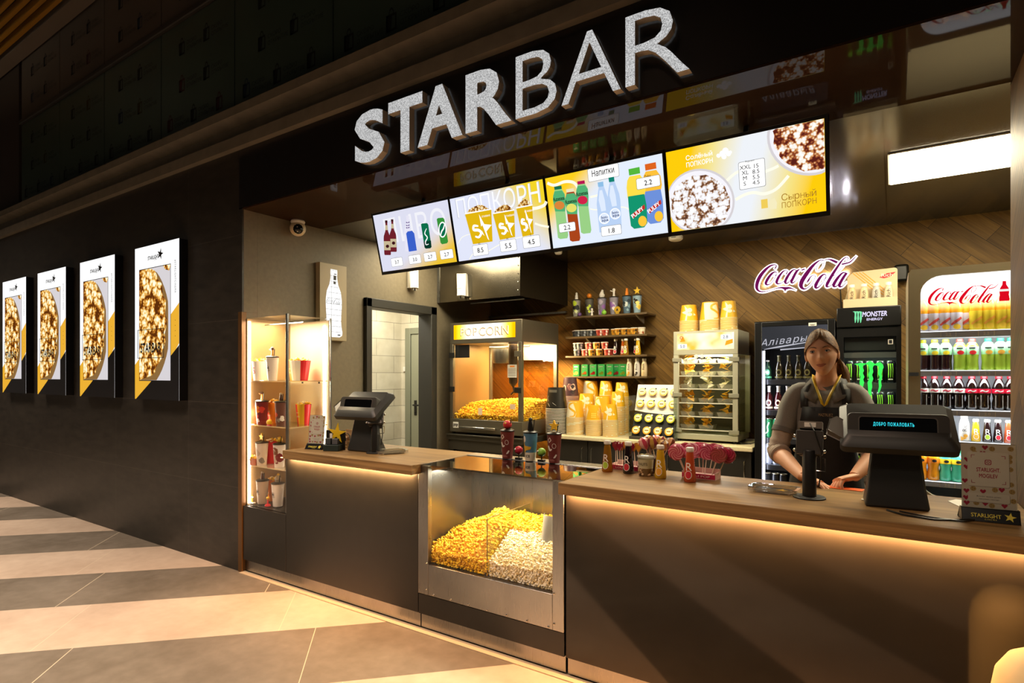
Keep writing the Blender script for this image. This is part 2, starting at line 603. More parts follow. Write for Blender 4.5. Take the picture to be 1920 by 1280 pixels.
def text_mesh(t, size, al, bold, shear, depth, sp):
    key = (t, size, al, bold, shear, depth, sp)
    if key in _T: return _T[key]
    if len(t) > 1 and any(ch in 'ныь' for ch in t):          # these lower-case letters are drawn as small capitals
        vs, fs, x = [], [], 0.0
        for ch in t:
            if ch == ' ': x += .3 * size; continue
            k = .73 if ch in 'ныь' else 1.0
            v, f = text_mesh(ch.upper() if k < 1 else ch, size, 'LEFT', bold, shear, depth, 1.0)
            a = min(p[0] for p in v); n = len(vs)
            vs += [((p[0] - a) * k + x, p[1] * k, p[2]) for p in v]; fs += [tuple(i + n for i in q) for q in f]
            x = max(p[0] for p in vs[n:]) + .09 * size * sp
        o = 0 if al == 'LEFT' else -x / 2
        r = ([(p[0] + o, p[1], p[2]) for p in vs], fs)
        _T[key] = r
        return r
    c = bpy.data.curves.new('lettering', 'FONT')
    c.body = t; c.size = size; c.align_x = al; c.offset = bold * size if depth else 0; c.shear = shear; c.extrude = depth / 2
    c.resolution_u = 3; c.space_character = sp
    o = bpy.data.objects.new('lettering', c)
    me = bpy.data.meshes.new_from_object(o)
    r = ([(v.co.x, v.co.y, v.co.z) for v in me.vertices], [tuple(p.vertices) for p in me.polygons])
    bpy.data.objects.remove(o); bpy.data.curves.remove(c); bpy.data.meshes.remove(me)
    if bold > 0 and not depth:                     # heavier face: overprint with small shifts
        vs, fs = r; n = len(vs); q = bold * size
        sh = [(-q, 0), (q, 0), (0, q), (0, -q)]
        r = ([(x + a, y + b, .00004 * k) for k, (a, b) in enumerate(sh) for x, y, z in vs], [tuple(i + k * n for i in f) for k in range(4) for f in fs])
    _T[key] = r
    return r


# ------------------------------------------------------------------ object bookkeeping
def tag(o, label, cat, group=None, kind=None):
    o['label'] = label; o['category'] = cat
    if group: o['group'] = group
    if kind: o['kind'] = kind
    return o


def thing(name, label, cat, loc=(0, 0, 0), rz=0.0, group=None, rot=None):
    o = bpy.data.objects.new(name, None)
    o.empty_display_size = .05
    COL.objects.link(o)
    o.location = loc; o.rotation_euler = rot or (0, 0, rz)
    return tag(o, label, cat, group)


def struct(name, mb, label=None, cat=None, bevel=0):
    o = mb.build(name, bevel=bevel)
    o['kind'] = 'structure'
    if label: o['label'] = label; o['category'] = cat
    return o


KIDS = {}


def kids(o):
    return list(o.children)


def dup(root, loc, rz=None, label=None, group=None, cat=None):
    r = root.copy(); COL.objects.link(r); r.location = loc
    if rz is not None: r.rotation_euler = (0, 0, rz)
    if label: r['label'] = label
    if group: r['group'] = group
    for ch in kids(root):
        c = ch.copy(); COL.objects.link(c); c.parent = r
        for g in kids(ch):
            d = g.copy(); COL.objects.link(d); d.parent = c
    return r


class Kind:
    """first placement moves the original, later ones copy it"""
    def __init__(s, make): s.make = make; s.o = None
    def put(s, loc, label, group=None, rz=0.0):
        if s.o is None:
            s.o = s.make(); s.o.location = loc; s.o.rotation_euler = (0, 0, rz); s.o['label'] = label
            if group: s.o['group'] = group
            return s.o
        return dup(s.o, loc, rz, label, group)


ORD = ['first', 'second', 'third', 'fourth', 'fifth', 'sixth', 'seventh', 'eighth', 'ninth', 'tenth', 'eleventh', 'twelfth', 'thirteenth',
       'fourteenth', 'fifteenth', 'sixteenth', 'seventeenth', 'eighteenth', 'nineteenth', 'twentieth', 'twenty-first', 'twenty-second', 'twenty-third', 'twenty-fourth', 'twenty-fifth']


def frame(o, ux, uy):
    o = Vector(o); ux = Vector(ux); uy = Vector(uy); n = ux.cross(uy)
    return lambda u, v, w=0.0: o + ux * u + uy * v + n * w


def FRONT(x, y, z): return frame((x, y, z), (1, 0, 0), (0, 0, 1))     # faces -Y, w towards the viewer
def cone(r0, k, a0=0.0, z0=0.0, c=(0, 0)):
    """wrap (u,v) round a cup of radius r0 + k*z"""
    def fn(u, v, w=0.0):
        z = z0 + v; r = r0 + k * z; a = a0 + u / max(r, .004); r += w
        return Vector((c[0] + r * math.sin(a), c[1] - r * math.cos(a), z))
    return fn


def circle(cx, cy, r, n=24, a0=0, a1=2 * PI, ry=None):
    full = abs(a1 - a0 - 2 * PI) < 1e-6
    k = n if full else n + 1
    return [(cx + r * math.cos(a0 + (a1 - a0) * i / n), cy + (ry or r) * math.sin(a0 + (a1 - a0) * i / n)) for i in range(k)]


def rrect(x0, y0, x1, y1, r, n=4):
    p = []
    for cx, cy, a in ((x1 - r, y1 - r, 0), (x0 + r, y1 - r, PI / 2), (x0 + r, y0 + r, PI), (x1 - r, y0 + r, 1.5 * PI)):
        p += [(cx + r * math.cos(a + PI / 2 * i / n), cy + r * math.sin(a + PI / 2 * i / n)) for i in range(n + 1)]
    return p


def rect(x0, y0, x1, y1): return [(x0, y0), (x1, y0), (x1, y1), (x0, y1)]


def star(cx, cy, r, r2=None, rot=0.0, n=5):
    r2 = r2 or r * .42
    return [(cx + (r if i % 2 == 0 else r2) * math.sin(rot + PI * i / n), cy + (r if i % 2 == 0 else r2) * math.cos(rot + PI * i / n)) for i in range(2 * n)]


def outline(poly, t):
    """ring polygons (quads) following a closed outline, t thick, inwards"""
    n = len(poly); cx = sum(p[0] for p in poly) / n; cy = sum(p[1] for p in poly) / n
    out = []
    inn = []
    for x, y in poly:
        d = math.hypot(x - cx, y - cy) or 1
        inn.append((x - (x - cx) / d * t * 1.2, y - (y - cy) / d * t * 1.2))
    return [[poly[i], poly[(i + 1) % n], inn[(i + 1) % n], inn[i]] for i in range(n)]
# ================================================================== the setting
YF, XL, YB, ZC, XR, YS = 2.5, -4.07, 5.7, 2.72, .42, 3.21
ZT = .965                       # counter top
struct('floor', MB(MFLOOR).box(-18, 5, -6, 7.5, -.1, 0), 'beige and grey stone floor tiles laid in diagonal stripes', 'floor')
b = MB(MSLATE).box(-18, XL - .045, YF, YF + .12, 0, 3.17)
struct('wall_front', b, 'dark slate panelled shopfront wall behind the four lit posters', 'wall')
b = MB(mat('#1b1816', .3, noise=.1, nscale=6, name='fascia_board')).box(XL - .045, 3.0, YF, YF + .1, ZC + .012, 3.17)
struct('wall_fascia', b, 'dark fascia above the counter opening carrying the white sign', 'wall')
MSOF = satin('#3a2a1e', .045, .03, 'glossy_soffit')
struct('soffit', MB(MSOF).box(XL, 3.0, YF + .001, YS, ZC, ZC + .011), 'glossy dark brown underside of the fascia over the counter', 'soffit')
struct('ceiling', MB(MCEIL).box(-6, 2.2, YS + .002, YB + .4, ZC + .0, ZC + .08), 'dark panelled ceiling over the bar', 'ceiling')
MTAUPE = mat('#736955', .6, noise=.12, nscale=30, bump=.1, name='taupe_paint')
b = MB(MTAUPE)
b.box(XL - .044, XL - .0005, YF + .0305, YF + .12, 0, 1.95); b.box(XL - .044, XL - .0005, YF + .0105, YF + .12, 1.951, ZC); b.box(XL - .12, XL, YF + .1205, 3.705, 0, ZC); b.box(XL - .12, XL, 4.615, YB, 0, ZC); b.box(XL - .12, XL, 3.705, 4.615, 2.135, ZC)
struct('wall_left', b, 'taupe painted side wall with the doorway', 'wall')
struct('wall_back', MB(MWOOD).box(XL - .12, 2.2, YB, YB + .1, 0, ZC), 'back wall clad in diagonal brown wood planks', 'wall')
struct('wall_right', MB(MWOOD).box(XR, XR + .3, YF, 3.25, 0, ZC), 'wood clad end wall at the edge of the counter', 'wall')
struct('wall_side', MB(MTAUPE).box(1.6, 1.7, 3.25, YB, 0, ZC), 'taupe wall beyond the tall drinks fridge', 'wall')
MBRONZE = mat('#6b4a26', .4, .4, name='bronze_trim')
struct('trim_1', MB(MBRONZE).box(XL - .045, XL + .002, YF - .008, YF + .03, 0, 1.95).use(MSLATE).box(XL - .045, XL + .0, YF - .004, YF + .01, 1.951, ZC), 'narrow bronze edge strip where wall meets the opening', 'trim')
# cornice along the top of the front wall
prof = [(2.5, 3.17), (2.455, 3.172), (2.455, 3.255), (2.475, 3.262), (2.56, 3.30), (2.56, 3.40), (2.52, 3.415), (2.47, 3.43), (2.47, 3.495), (2.75, 3.495), (2.75, 3.17)]
MCORN = mat('#6d6658', .6, noise=.2, nscale=9, name='cornice_paint')
struct('trim_2', MB(MCORN).prism(prof, -18, 3, lambda u, v, w: Vector((w, u, v))), 'grey stepped cornice running above the fascia', 'trim')
# upper hoarding: printed panels
MHG = mat('#35443d', .3, noise=.15, nscale=3, name='hoarding_green'); MHB = mat('#4a433c', .6, name='hoarding_brown')
MHK = mat('#0a0b0a', .6); MHT = mat('#222a26', .6)
BAGC = [MHK] * 9 + [mat('#3a0f12', .6), mat('#0f2038', .6), mat('#3a3510', .6)]
hb = thing('upper_hoarding', 'dark printed hoarding panels with shopping bag pattern above the cornice', 'hoarding', (0, 2.6, 3.4))


def bag(m, fn, cx, cz, s, k):
    m.use(BAGC[k % len(BAGC)])
    for q in outline(rect(cx - .5 * s, cz - .6 * s, cx + .5 * s, cz + .6 * s), .17 * s): m.poly([fn(u, v, .002) for u, v in q])
    m.flat([(cx - .5 * s, cz - .6 * s), (cx - .05 * s, cz - .6 * s), (cx + .1 * s, cz + .5 * s), (cx - .5 * s, cz + .6 * s)], fn, .002)
    for i in range(6):
        a0, a1 = PI * i / 6, PI * (i + 1) / 6
        m.poly([fn(cx + .25 * s * math.cos(a) * q, cz + .6 * s + .45 * s * math.sin(a) * q, .002) for a, q in ((a0, 1), (a1, 1), (a1, .7), (a0, .7))])


rnd = random.Random(3)
xs = [-8.93, -7.77, -6.65, -5.5, -4.34, -3.17, -2.0, -.85, .3]
for row, (z0, z1) in enumerate(((.09, 1.13), (1.19, 1.98))):
    for i in range(len(xs) - 1):
        m = MB(MHG if row == 0 else MHB)
        m.box(xs[i] + .006, xs[i + 1] - .006, 0, .04, z0, z1)
        fn = FRONT(0, 0, 0)
        k = 0
        for cz in ((.28, .58, .9) if row == 0 else (1.38, 1.7)):
            for q in range(3):
                cx = xs[i] + .16 + .39 * q + (.2 if int(cz * 10) % 2 else 0)
                if cx > xs[i + 1] - .12: continue
                bag(m, fn, cx, cz, .09, rnd.randrange(40))
                if cx + .28 < xs[i + 1]:
                    m.use(MHT).text('СКОРО', .05, fn, .002, al='LEFT') if False else None
                    m.use(MHT)
                    m.text('СКОРО', .045, lambda u, v, w=0, cx=cx, cz=cz: fn(cx + .075 + u, cz + .01 + v, w), .002, al='LEFT')
                    m.text('ОТКРЫТИЕ', .045, lambda u, v, w=0, cx=cx, cz=cz: fn(cx + .075 + u, cz - .04 + v, w), .002, al='LEFT')
        m.build('panel', hb, smooth=0)
MB(mat('#2a2824', .5)).box(-8.93, .3, -.03, .03, 1.135, 1.185).build('rail', hb, bevel=.008)
struct('wall_upper', MB(mat('#191714', .8)).box(-18, 3, 2.72, 2.8, 3.4, 5.6), 'dark wall behind the hoarding', 'wall')
struct('column_far', MB(mat('#2b201a', .7)).box(-11.6, -9.02, 2.6, 2.75, 3.5, 5.6), 'dark brown column at the far end of the hoarding', 'column')
struct('beam', MB(mat('#5d5248', .8)).box(-16, -3.6, 2.44, 2.58, 5.3, 5.5), 'grey ceiling beam above the hoarding', 'beam')
slat = MB(mat('#8f6410', .5)).box(-17, -5.5, -.019, .019, 0, .08)
s0 = None
for i, y in enumerate((2.375, 2.285, 2.195, 2.105, 2.015, 1.925, 1.835)):
    if s0 is None:
        s0 = slat.build('ceiling_slat'); s0.location = (0, y, 5.3)
    else:
        o = s0.copy(); COL.objects.link(o); o.location = (0, y, 5.3); s0b = o
    tag(s0 if i == 0 else o, '%s yellow ceiling slat counted outwards from the grey beam' % ORD[i], 'slat', 'yellow ceiling slats')
struct('ceiling_hall', MB(mat('#0c0b0a', .9)).box(-18, 5, -6, 2.8, 5.6, 5.7), 'black ceiling of the mall hall', 'ceiling')
# corridor behind the doorway
b = MB(MTILE).box(-5.5, -5.4, 2.7, 5.54, 0, 2.6); b.box(-5.5, XL - .12, 5.54, 5.64, 0, 2.6)
struct('wall_corridor', b, 'cream tiled corridor walls seen through the doorway', 'wall')
struct('ceiling_corridor', MB(mat('#d8d3c4', .8)).box(-5.5, XL - .12, 2.7, 5.64, 2.6, 2.65), 'pale corridor ceiling', 'ceiling')
light('corridor_lamp', 'AREA', (-4.75, 4.3, 2.58), 62, (1.0, .93, .76), .5, 1.6)
MDF = mat('#2e2d29', .45, name='door_frame_paint')
f = MB(MDF)
for y0, y1 in ((3.684, 3.75), (4.57, 4.66)): f.box(XL - .14, XL + .045, y0, y1, 0, 2.19)
f.box(XL - .14, XL + .045, 3.684, 4.66, 2.105, 2.19)
struct('door_1', f, 'dark grey open door frame in the side wall', 'door', bevel=.006)
d2 = thing('door_2', 'grey green corridor door with black lever handle', 'door', (0, 5.54, 0)); d2['kind'] = 'structure'
MDG = mat('#8a8b76', .5, name='door_green')
g = MB(mat('#7d7f6c', .5)); g.box(-5.29, -5.2, -.05, -.001, 0, 2.08); g.box(-5.2, -4.3, -.05, -.001, 2.0, 2.08); g.box(-4.38, -4.3, -.05, -.001, 0, 2.0)
g.build('frame', d2, bevel=.005)
MB(MDG).box(-5.195, -4.385, -.035, -.004, .01, 1.995).build('leaf', d2, bevel=.004)
hd = MB(BLACK).box(-5.135, -5.095, -.045, -.034, .96, 1.15); hd.tube([(-5.115, -.04, 1.09), (-5.115, -.085, 1.09), (-4.99, -.085, 1.09)], .011); hd.lathe([(.012, 0), (.012, .01)], 8, (-5.115, -.05, .99))
hd.build('handle', d2, bevel=.003)
o = MB(WHITEP).box(-5.35, -5.31, 5.515, 5.539, 1.52, 1.58).build('light_switch', bevel=.004); tag(o, 'white switch on the cream corridor tiles beside the grey door', 'switch')

# ceiling lights (flush panels)
MLIT = glow('#fff0cc', 34.0, True)
for i, (x0, x1) in enumerate(((-.015, 1.17), (-2.2, -1.15), (-3.95, -2.85))):
    t = thing('ceiling_light', ['wide white ceiling light panel above the drinks fridges', 'white ceiling light panel behind the menu screens', 'white ceiling light panel in front of the extractor hood'][i], 'light', (0, 0, ZC), group='flush ceiling lights')
    MB(mat('#cfcabd', .5)).box(x0 - .012, x1 + .012, 3.868, 4.482, -.008, -.001).build('frame', t)
    MB(MLIT if i < 2 else glow('#fff0cc', 15.0, True)).box(x0, x1, 3.88, 4.47, -.012, -.0085).build('diffuser', t)

# ================================================================== counter
MPAN = mat('#1c1915', .08, noise=.15, nscale=5, spec=.5, name='counter_panel')
MPAN2 = mat('#1d1d1b', .35, noise=.2, nscale=12, name='counter_panel_matt')
MSKIRT = graph('skirting_steel', f_brush, r=.3, metal=1.0)
LEDM = glow('#ffc873', 14.0, False)


def led(x0, x1, y, z, parent):
    MB(LEDM).box(x0, x1, y - .006, y + .006, z, z + .003).build('light_strip', parent)


# left unit
t = thing('counter_unit', 'dark panelled counter unit under the far worktop beside the display case', 'counter', (-3.2, YF, 0))
m = MB(MPAN2).box(-.345, .895, 0, .5, .098, .905); m.box(-.86, -.348, .0, .5, .098, .5); m.build('front_panel', t, bevel=.002)
MB(MSKIRT).box(-.87, .895, .022, .06, .012, .097).build('skirting', t)
led(-.34, .9, -.04, .905, t)
light('worktop_strip_light', 'AREA', (-2.92, YF - .022, .900), 30, (1, .50, .19), 1.15, .012, (R(28), 0, 0))
o = MB(MOAK).box(-3.47, -2.28, 2.42, 3.05, .909, ZT).build('worktop', bevel=.003); tag(o, 'oak worktop on the far counter unit carrying the till with its back turned', 'worktop')
# right unit
t = thing('counter_unit', 'long glossy dark counter unit under the near worktop', 'counter', (-.4, YF, 0))
MB(MPAN).box(-.935, .815, 0, .5, .098, .905).build('front_panel', t, bevel=.002)
MB(MSKIRT).box(-.935, .815, .022, .06, .012, .097).build('skirting', t)
led(-.93, .815, -.04, .905, t)
light('worktop_strip_light', 'AREA', (-.46, YF - .022, .900), 62, (1, .50, .19), 1.72, .012, (R(28), 0, 0))
o = MB(MOAK).box(-1.335, XR - .002, 2.42, 3.05, .909, ZT).build('worktop', bevel=.003); tag(o, 'long oak worktop with juices, lollipops and the lit till', 'worktop')
# kick of stone edge along the floor
struct('trim_3', MB(mat('#c2ac8c', .5)).box(XL, XR, YF - .03, YF + .02, 0, .006), 'thin stone edge strip on the floor along the counter', 'trim')

# popcorn display in the middle
PX0, PX1 = -2.30, -1.345
t = thing('popcorn_display', 'steel and glass display bin of popcorn set in the counter', 'popcorn display', (0, YF, 0))
MB(MPAN2).box(PX0, PX1, 0, .5, .098, .212).build('plinth', t)
MB(MSKIRT).box(PX0 + .003, PX1 - .003, .022, .06, .012, .097).build('skirting', t)
fr = MB(MSTEEL); fr.box(PX0, PX0 + .075, -.004, .03, .216, .955); fr.box(PX1 - .063, PX1, -.004, .03, .216, .955); fr.box(PX0 + .076, PX1 - .064, -.003, .03, .216, .392)
fr.build('frame', t, bevel=.002)
cs = MB(MSTEEL)
cs.box(PX0 + .002, PX0 + .01, .03, .5, .22, .95); cs.box(PX1 - .01, PX1 - .002, .03, .5, .22, .95); cs.box(PX0, PX1, .49, .5, .22, .95); cs.box(PX0, PX1, .03, .49, .3, .31)
cs.build('lining', t)
for i in range(7): MB(CHROME).ball((PX0 + .12 + i * .125, -.006, .228), .006, 8, 5).build('rivet', t)
for x in (PX0 + .066, PX1 - .052):
    for z in (.25, .40): MB(CHROME).ball((x, -.006, z), .006, 8, 5).build('rivet', t)
MB(CLEAR).box(PX0 + .075, PX1 - .063, .006, .012, .39, .95).build('front_glass', t, smooth=0)
MB(glass('#d8d2c6', boost=2.2)).box(PX0 - .002, PX1 + .002, -.005, .43, .953, .962).build('top_glass', t, smooth=0)
MB(MSTEEL).box(PX0, PX1, .432, .55, .93, .966).build('back_ledge', t, bevel=.003)
MB(CLEARG).box(-1.835, -1.829, .033, .47, .31, .70).build('divider', t, smooth=0)
MB(mat('#5a4a1e', .3)).box(-1.8345, -1.8295, .03, .0325, .40, .70).box(-1.8345, -1.8295, .033, .47, .701, .7035).build('divider_edge', t)
lc = MB(MSTEEL).prism([(.24, .95), (.48, .95), (.48, .89), (.30, .90)], PX0 + .28, PX1 - .012, lambda u, v, w: Vector((w, u, v)))
lc.build('lamp_housing', t)
light('popcorn_lamp', 'AREA', (-1.83, YF + .27, .885), 12, (1.0, .86, .60), .8, .12, (R(-12), 0, 0))


def kernel(rr):
    """one popped kernel: a cluster of small lobes"""
    k = MB(); n = rr.choice((3, 4, 4, 5))
    for i in range(n):
        a = 2 * PI * i / n + rr.random()
        k.ball((.42 * math.cos(a), .42 * math.sin(a), rr.uniform(-.3, .4)), rr.uniform(.42, .62), 6, 4)
    return k.v, k.f


KER = [kernel(random.Random(i)) for i in range(6)]


def heap(name, parent, fn_h, x0, x1, y0, y1, step, size, mats, seed, zfloor, side=False):
    rr = random.Random(seed); m = MB(mats[0])
    for mm in mats[1:]: m.use(mm)
    def put(x, y, z, s):
        v, f = KER[rr.randrange(6)]
        e = Euler((rr.random() * 6, rr.random() * 6, rr.random() * 6)).to_matrix()
        m.use(mats[rr.randrange(len(mats))])
        m.add(v, f, lambda p: e @ Vector(p) * s + Vector((x, y, z)))
    x = x0
    while x < x1:
        y = y0
        while y < y1:
            h = fn_h(x, y)
            if h is not None:
                put(x + rr.uniform(-.4, .4) * step, y + rr.uniform(-.4, .4) * step, h + rr.uniform(-.5, .5) * size, size * rr.uniform(.75, 1.15))
            y += step
        x += step
    # face against the front glass
    x = x0
    while x < x1:
        h = fn_h(x, y0); z = zfloor
        while h is not None and z < h:
            put(x + rr.uniform(-.3, .3) * step, y0 + rr.uniform(0, .5) * step, z, size * rr.uniform(.75, 1.1)); z += step * .75
        x += step * .8
    if side:
        y = y0
        while y < y1:
            z = zfloor; h = fn_h(x1 - .01, y)
            while z < h: put(x1 - rr.uniform(0, .5) * step, y + rr.uniform(-.3, .3) * step, z, size * rr.uniform(.75, 1.1)); z += step * .9
            y += step
    # closed core under the kernels
    y0 += .014; x1 -= .012 if side else 0
    m.use(mats[-1]); g = 8
    rows = []
    for j in range(g + 1):
        yy = y0 + (y1 - y0) * j / g
        rows.append([(x0 + (x1 - x0) * i / g, yy, (fn_h(x0 + (x1 - x0) * i / g, yy) or zfloor) - .016) for i in range(g + 1)])
    m.loft(rows, caps=False, close=False)
    m.loft([[(p[0], p[1], zfloor) for p in rows[0]], rows[0]], caps=False, close=False)
    o = m.build(name, parent); return o


YEL = [mat('#f7c61c', .6), mat('#fbd540', .6), mat('#eab414', .6), mat('#d39a10', .6)]
CRM = [mat('#f6ebc6', .6), mat('#fff8e2', .6), mat('#e2cc94', .6)]


def hy(x, y):
    yy = (y - YF) / .44
    return .445 + .20 * math.sin(min(1, yy * 1.15) * PI / 2) * (1 - .8 * ((x + 1.84) / .5) ** 2 * (1 if x < -1.84 else .3)) + .045 * math.exp(-((x + 1.95) ** 2 + (yy - .75) ** 2 * .2) / .006) + .008 * math.sin(x * 31) * math.sin(y * 40)


def hc(x, y):
    yy = (y - YF) / .44
    return .445 + .145 * math.sin(min(1, yy * 1.7) * PI / 2) + .04 * (x + 1.83) + .006 * math.sin(x * 37) * math.sin(y * 33)


o = heap('popcorn', None, lambda x, y: hy(x, y) if x < -1.83 or y > YF + .25 else None, PX0 + .03, PX1 - .03, YF + .03, YF + .47, .0175, .0108, YEL, 11, .40)
tag(o, 'heap of yellow popcorn in the counter display bin', 'popcorn', kind='stuff')
o = heap('popcorn', None, lambda x, y: hc(x, y), -1.81, PX1 - .02, YF + .03, YF + .29, .014, .0088, CRM, 12, .40)
tag(o, 'heap of white popcorn behind the glass at the right of the bin', 'popcorn', kind='stuff')
# scoop
t = thing('popcorn_scoop', 'steel popcorn scoop with black handle stuck in the white popcorn', 'scoop', (-1.555, YF + .30, .615))
sc = MB(mat('#c4c0b6', .3, .35, name='scoop_steel'))
rings = []
for i in range(7):
    q = i / 6; w = .055 * (1 - .15 * q); zz = .10 - .17 * q
    rings.append([Vector((w * math.cos(a), -.03 - .05 * q + .055 * math.sin(a), zz)) for a in [PI * (.0 + 1.0 * k / 10) + PI for k in range(11)]])
sc.loft(rings, caps=False, close=False); sc.build('bowl', t)
MB(BLACK).tube([(0, -.03, .1), (.005, .0, .19), (.005, .0, .30)], [.011, .015, .013], 10).build('handle', t)

# ================================================================== posters on the front wall
def yel(c='#efb63c', s=1.0): return glow(c, s)
WHITE1 = glow('#ffffff', 1.05, True); POY = glow('#eeb235', 1.0); POB = mat('#16161a', .5); INK = mat('#17171a', .6); PLATE = glow('#d9d4d8', 1.0); PSH = glow('#8d6a3c', 1.0)


def poster(x0, label):
    """light box 0.757 wide, 1.324 high, 0.06 deep"""
    w, h = .757, 1.324
    t = thing('poster_lightbox', label, 'poster', (x0, YF, 1.266), group='lit popcorn posters on the slate wall')
    MB(mat('#0b0b0c', .4)).box(0, w, -.07, -.001, 0, h).build('case', t, bevel=.003)
    m = MB(WHITE1); fn = FRONT(0, -.0705, 0)
    m.flat(rect(0, 0, w, h), fn, .0)
    m.use(POY); m.flat([(0, 0), (w, .62), (w, .82), (w * .0, .40 - .14)], fn, .0004) if False else m.flat([(0, .0), (w * .35, .0), (w, .47), (w, .80), (0, .30)], fn, .0004)
    m.use(POB); m.flat([(0.02, 0), (w, 0), (w, .455), (.35 * w, .14)], fn, .0008)
    # picture
    px0, px1, pz0, pz1 = .085, .62, .165, 1.125
    m.use(INK); m.flat(rect(px0 - .006, pz0 - .006, px1 + .006, pz1 + .006), fn, .0012)
    m.use(PLATE); m.flat(rect(px0, pz0, px1, pz1), fn, .0016)
    m.use(PSH); m.flat([(px0, pz0)] + [(px0 + min(.50, .53 * math.cos(a)), pz0 + .46 + .56 * math.sin(a)) for a in [R(-55 + 110 * k / 16) for k in range(17)] if pz0 + .46 + .56 * math.sin(a) < pz1] + [(px0, pz1)], fn, .002)
    m.use(MPOSTER); m.flat([(px0, pz0)] + [(px0 + max(.0, .47 * math.cos(a)) + .02 * math.sin(k * 2.1), pz0 + .50 + .52 * math.sin(a)) for k, a in enumerate([R(-62 + 124 * k / 20) for k in range(21)]) if pz0 + .50 + .52 * math.sin(a) < pz1] + [(px0, pz1)], fn, .0024)
    m.flat([(px1 - .12, pz1), (px1 - .08, pz1 - .035), (px1 - .02, pz1 - .05), (px1, pz1 - .02), (px1, pz1)], fn, .0024)
    m.use(INK)
    m.text('STARBAR', .115, lambda u, v, W=0: fn(.285 + u, .405 + v, W), .003, bold=.03, fit=.36)
    for q in outline(rect(.055, .355, .515, .605), .009): m.poly([fn(u, v, .003) for u, v in q])
    # logo and side lettering
    m.text('STARLIGHT', .044, lambda u, v, W=0: fn(.33 + u, 1.20 + v, W), .001, bold=.03, fit=.19)
    m.text('CINEMA', .014, lambda u, v, W=0: fn(.37 + u, 1.188 + v, W), .001)
    m.flat(star(.450, 1.230, .052, .019, .25), fn, .001)
    m.text('#STARLIGHTCINEMA', .036, lambda u, v, W=0: fn(.685 + v, 1.02 - u, W), .001, sp=1.3, fit=.27)
    for k in range(4): m.flat(circle(.695, .66 - .043 * k, .004, 6), fn, .001)
    m.build('print', t, smooth=0)
    return t


p0 = poster(-5.605, 'lit popcorn poster nearest the counter opening')
for i, x in enumerate((-6.757, -7.862, -8.965)):
    dup(p0, (x, YF, 1.266), None, ['lit popcorn poster second from the counter opening', 'lit popcorn poster third from the counter opening', 'lit popcorn poster farthest from the counter, half cut by the frame'][i])

# ================================================================== shop sign: seven raised letters
sg = thing('shop_sign', 'large raised white sign reading STARBAR on the dark fascia', 'sign', (0, YF, 0))
LET = [('S', 664, 720, 302, 214, 1), ('T', 727, 791, 284, 175, 1), ('A', 782, 866, 273, 158, 1), ('R', 872, 958, 247, 124, 1), ('B', 966, 1043, 220, 90, 0), ('A', 1052, 1163, 194, 56, 0), ('R', 1172, 1292, 160, 7, 0)]
MSIDE = mat('#b9b2a4', .5)
for ch, xa, xb, yb, yt, bold in LET:
    A_ = AY(xa, yb, YF - .055); B_ = AY(xb, yb, YF - .055)
    base = 2.771; ht = .314
    vs, fs = text_mesh(ch, 1.0, 'LEFT', .034 if bold else -.010, 0, .042, 1.0)
    x0 = min(p[0] for p in vs); x1 = max(p[0] for p in vs); z0 = min(p[1] for p in vs); z1 = max(p[1] for p in vs)
    kx = (B_.x - A_.x) / (x1 - x0); kz = ht / (z1 - z0)
    fn = lambda p: Vector((A_.x + (p[0] - x0) * kx, -.03 - p[2], base + (p[1] - z0) * kz))
    m = MB(MGLIT)
    b0 = len(m.f); m.add(vs, fs, fn)
    m.use(MSIDE)
    for i, f in enumerate(m.f):
        n = (Vector(m.v[f[1]]) - Vector(m.v[f[0]])).cross(Vector(m.v[f[2]]) - Vector(m.v[f[0]]))
        if n.length > 0 and abs(n.normalized().y) < .7: m.mi[i] = 1
    m.build('letter', sg, smooth=0)
# ================================================================== menu screens
SYT, SYB, SZT, SZB = 2.9, 3.0, 2.622, 2.223
SH = math.hypot(SYB - SYT, SZT - SZB)
UYS = Vector((0, (SYT - SYB) / SH, (SZT - SZB) / SH))        # up along the tilted screen
NRM = Vector((1, 0, 0)).cross(UYS)


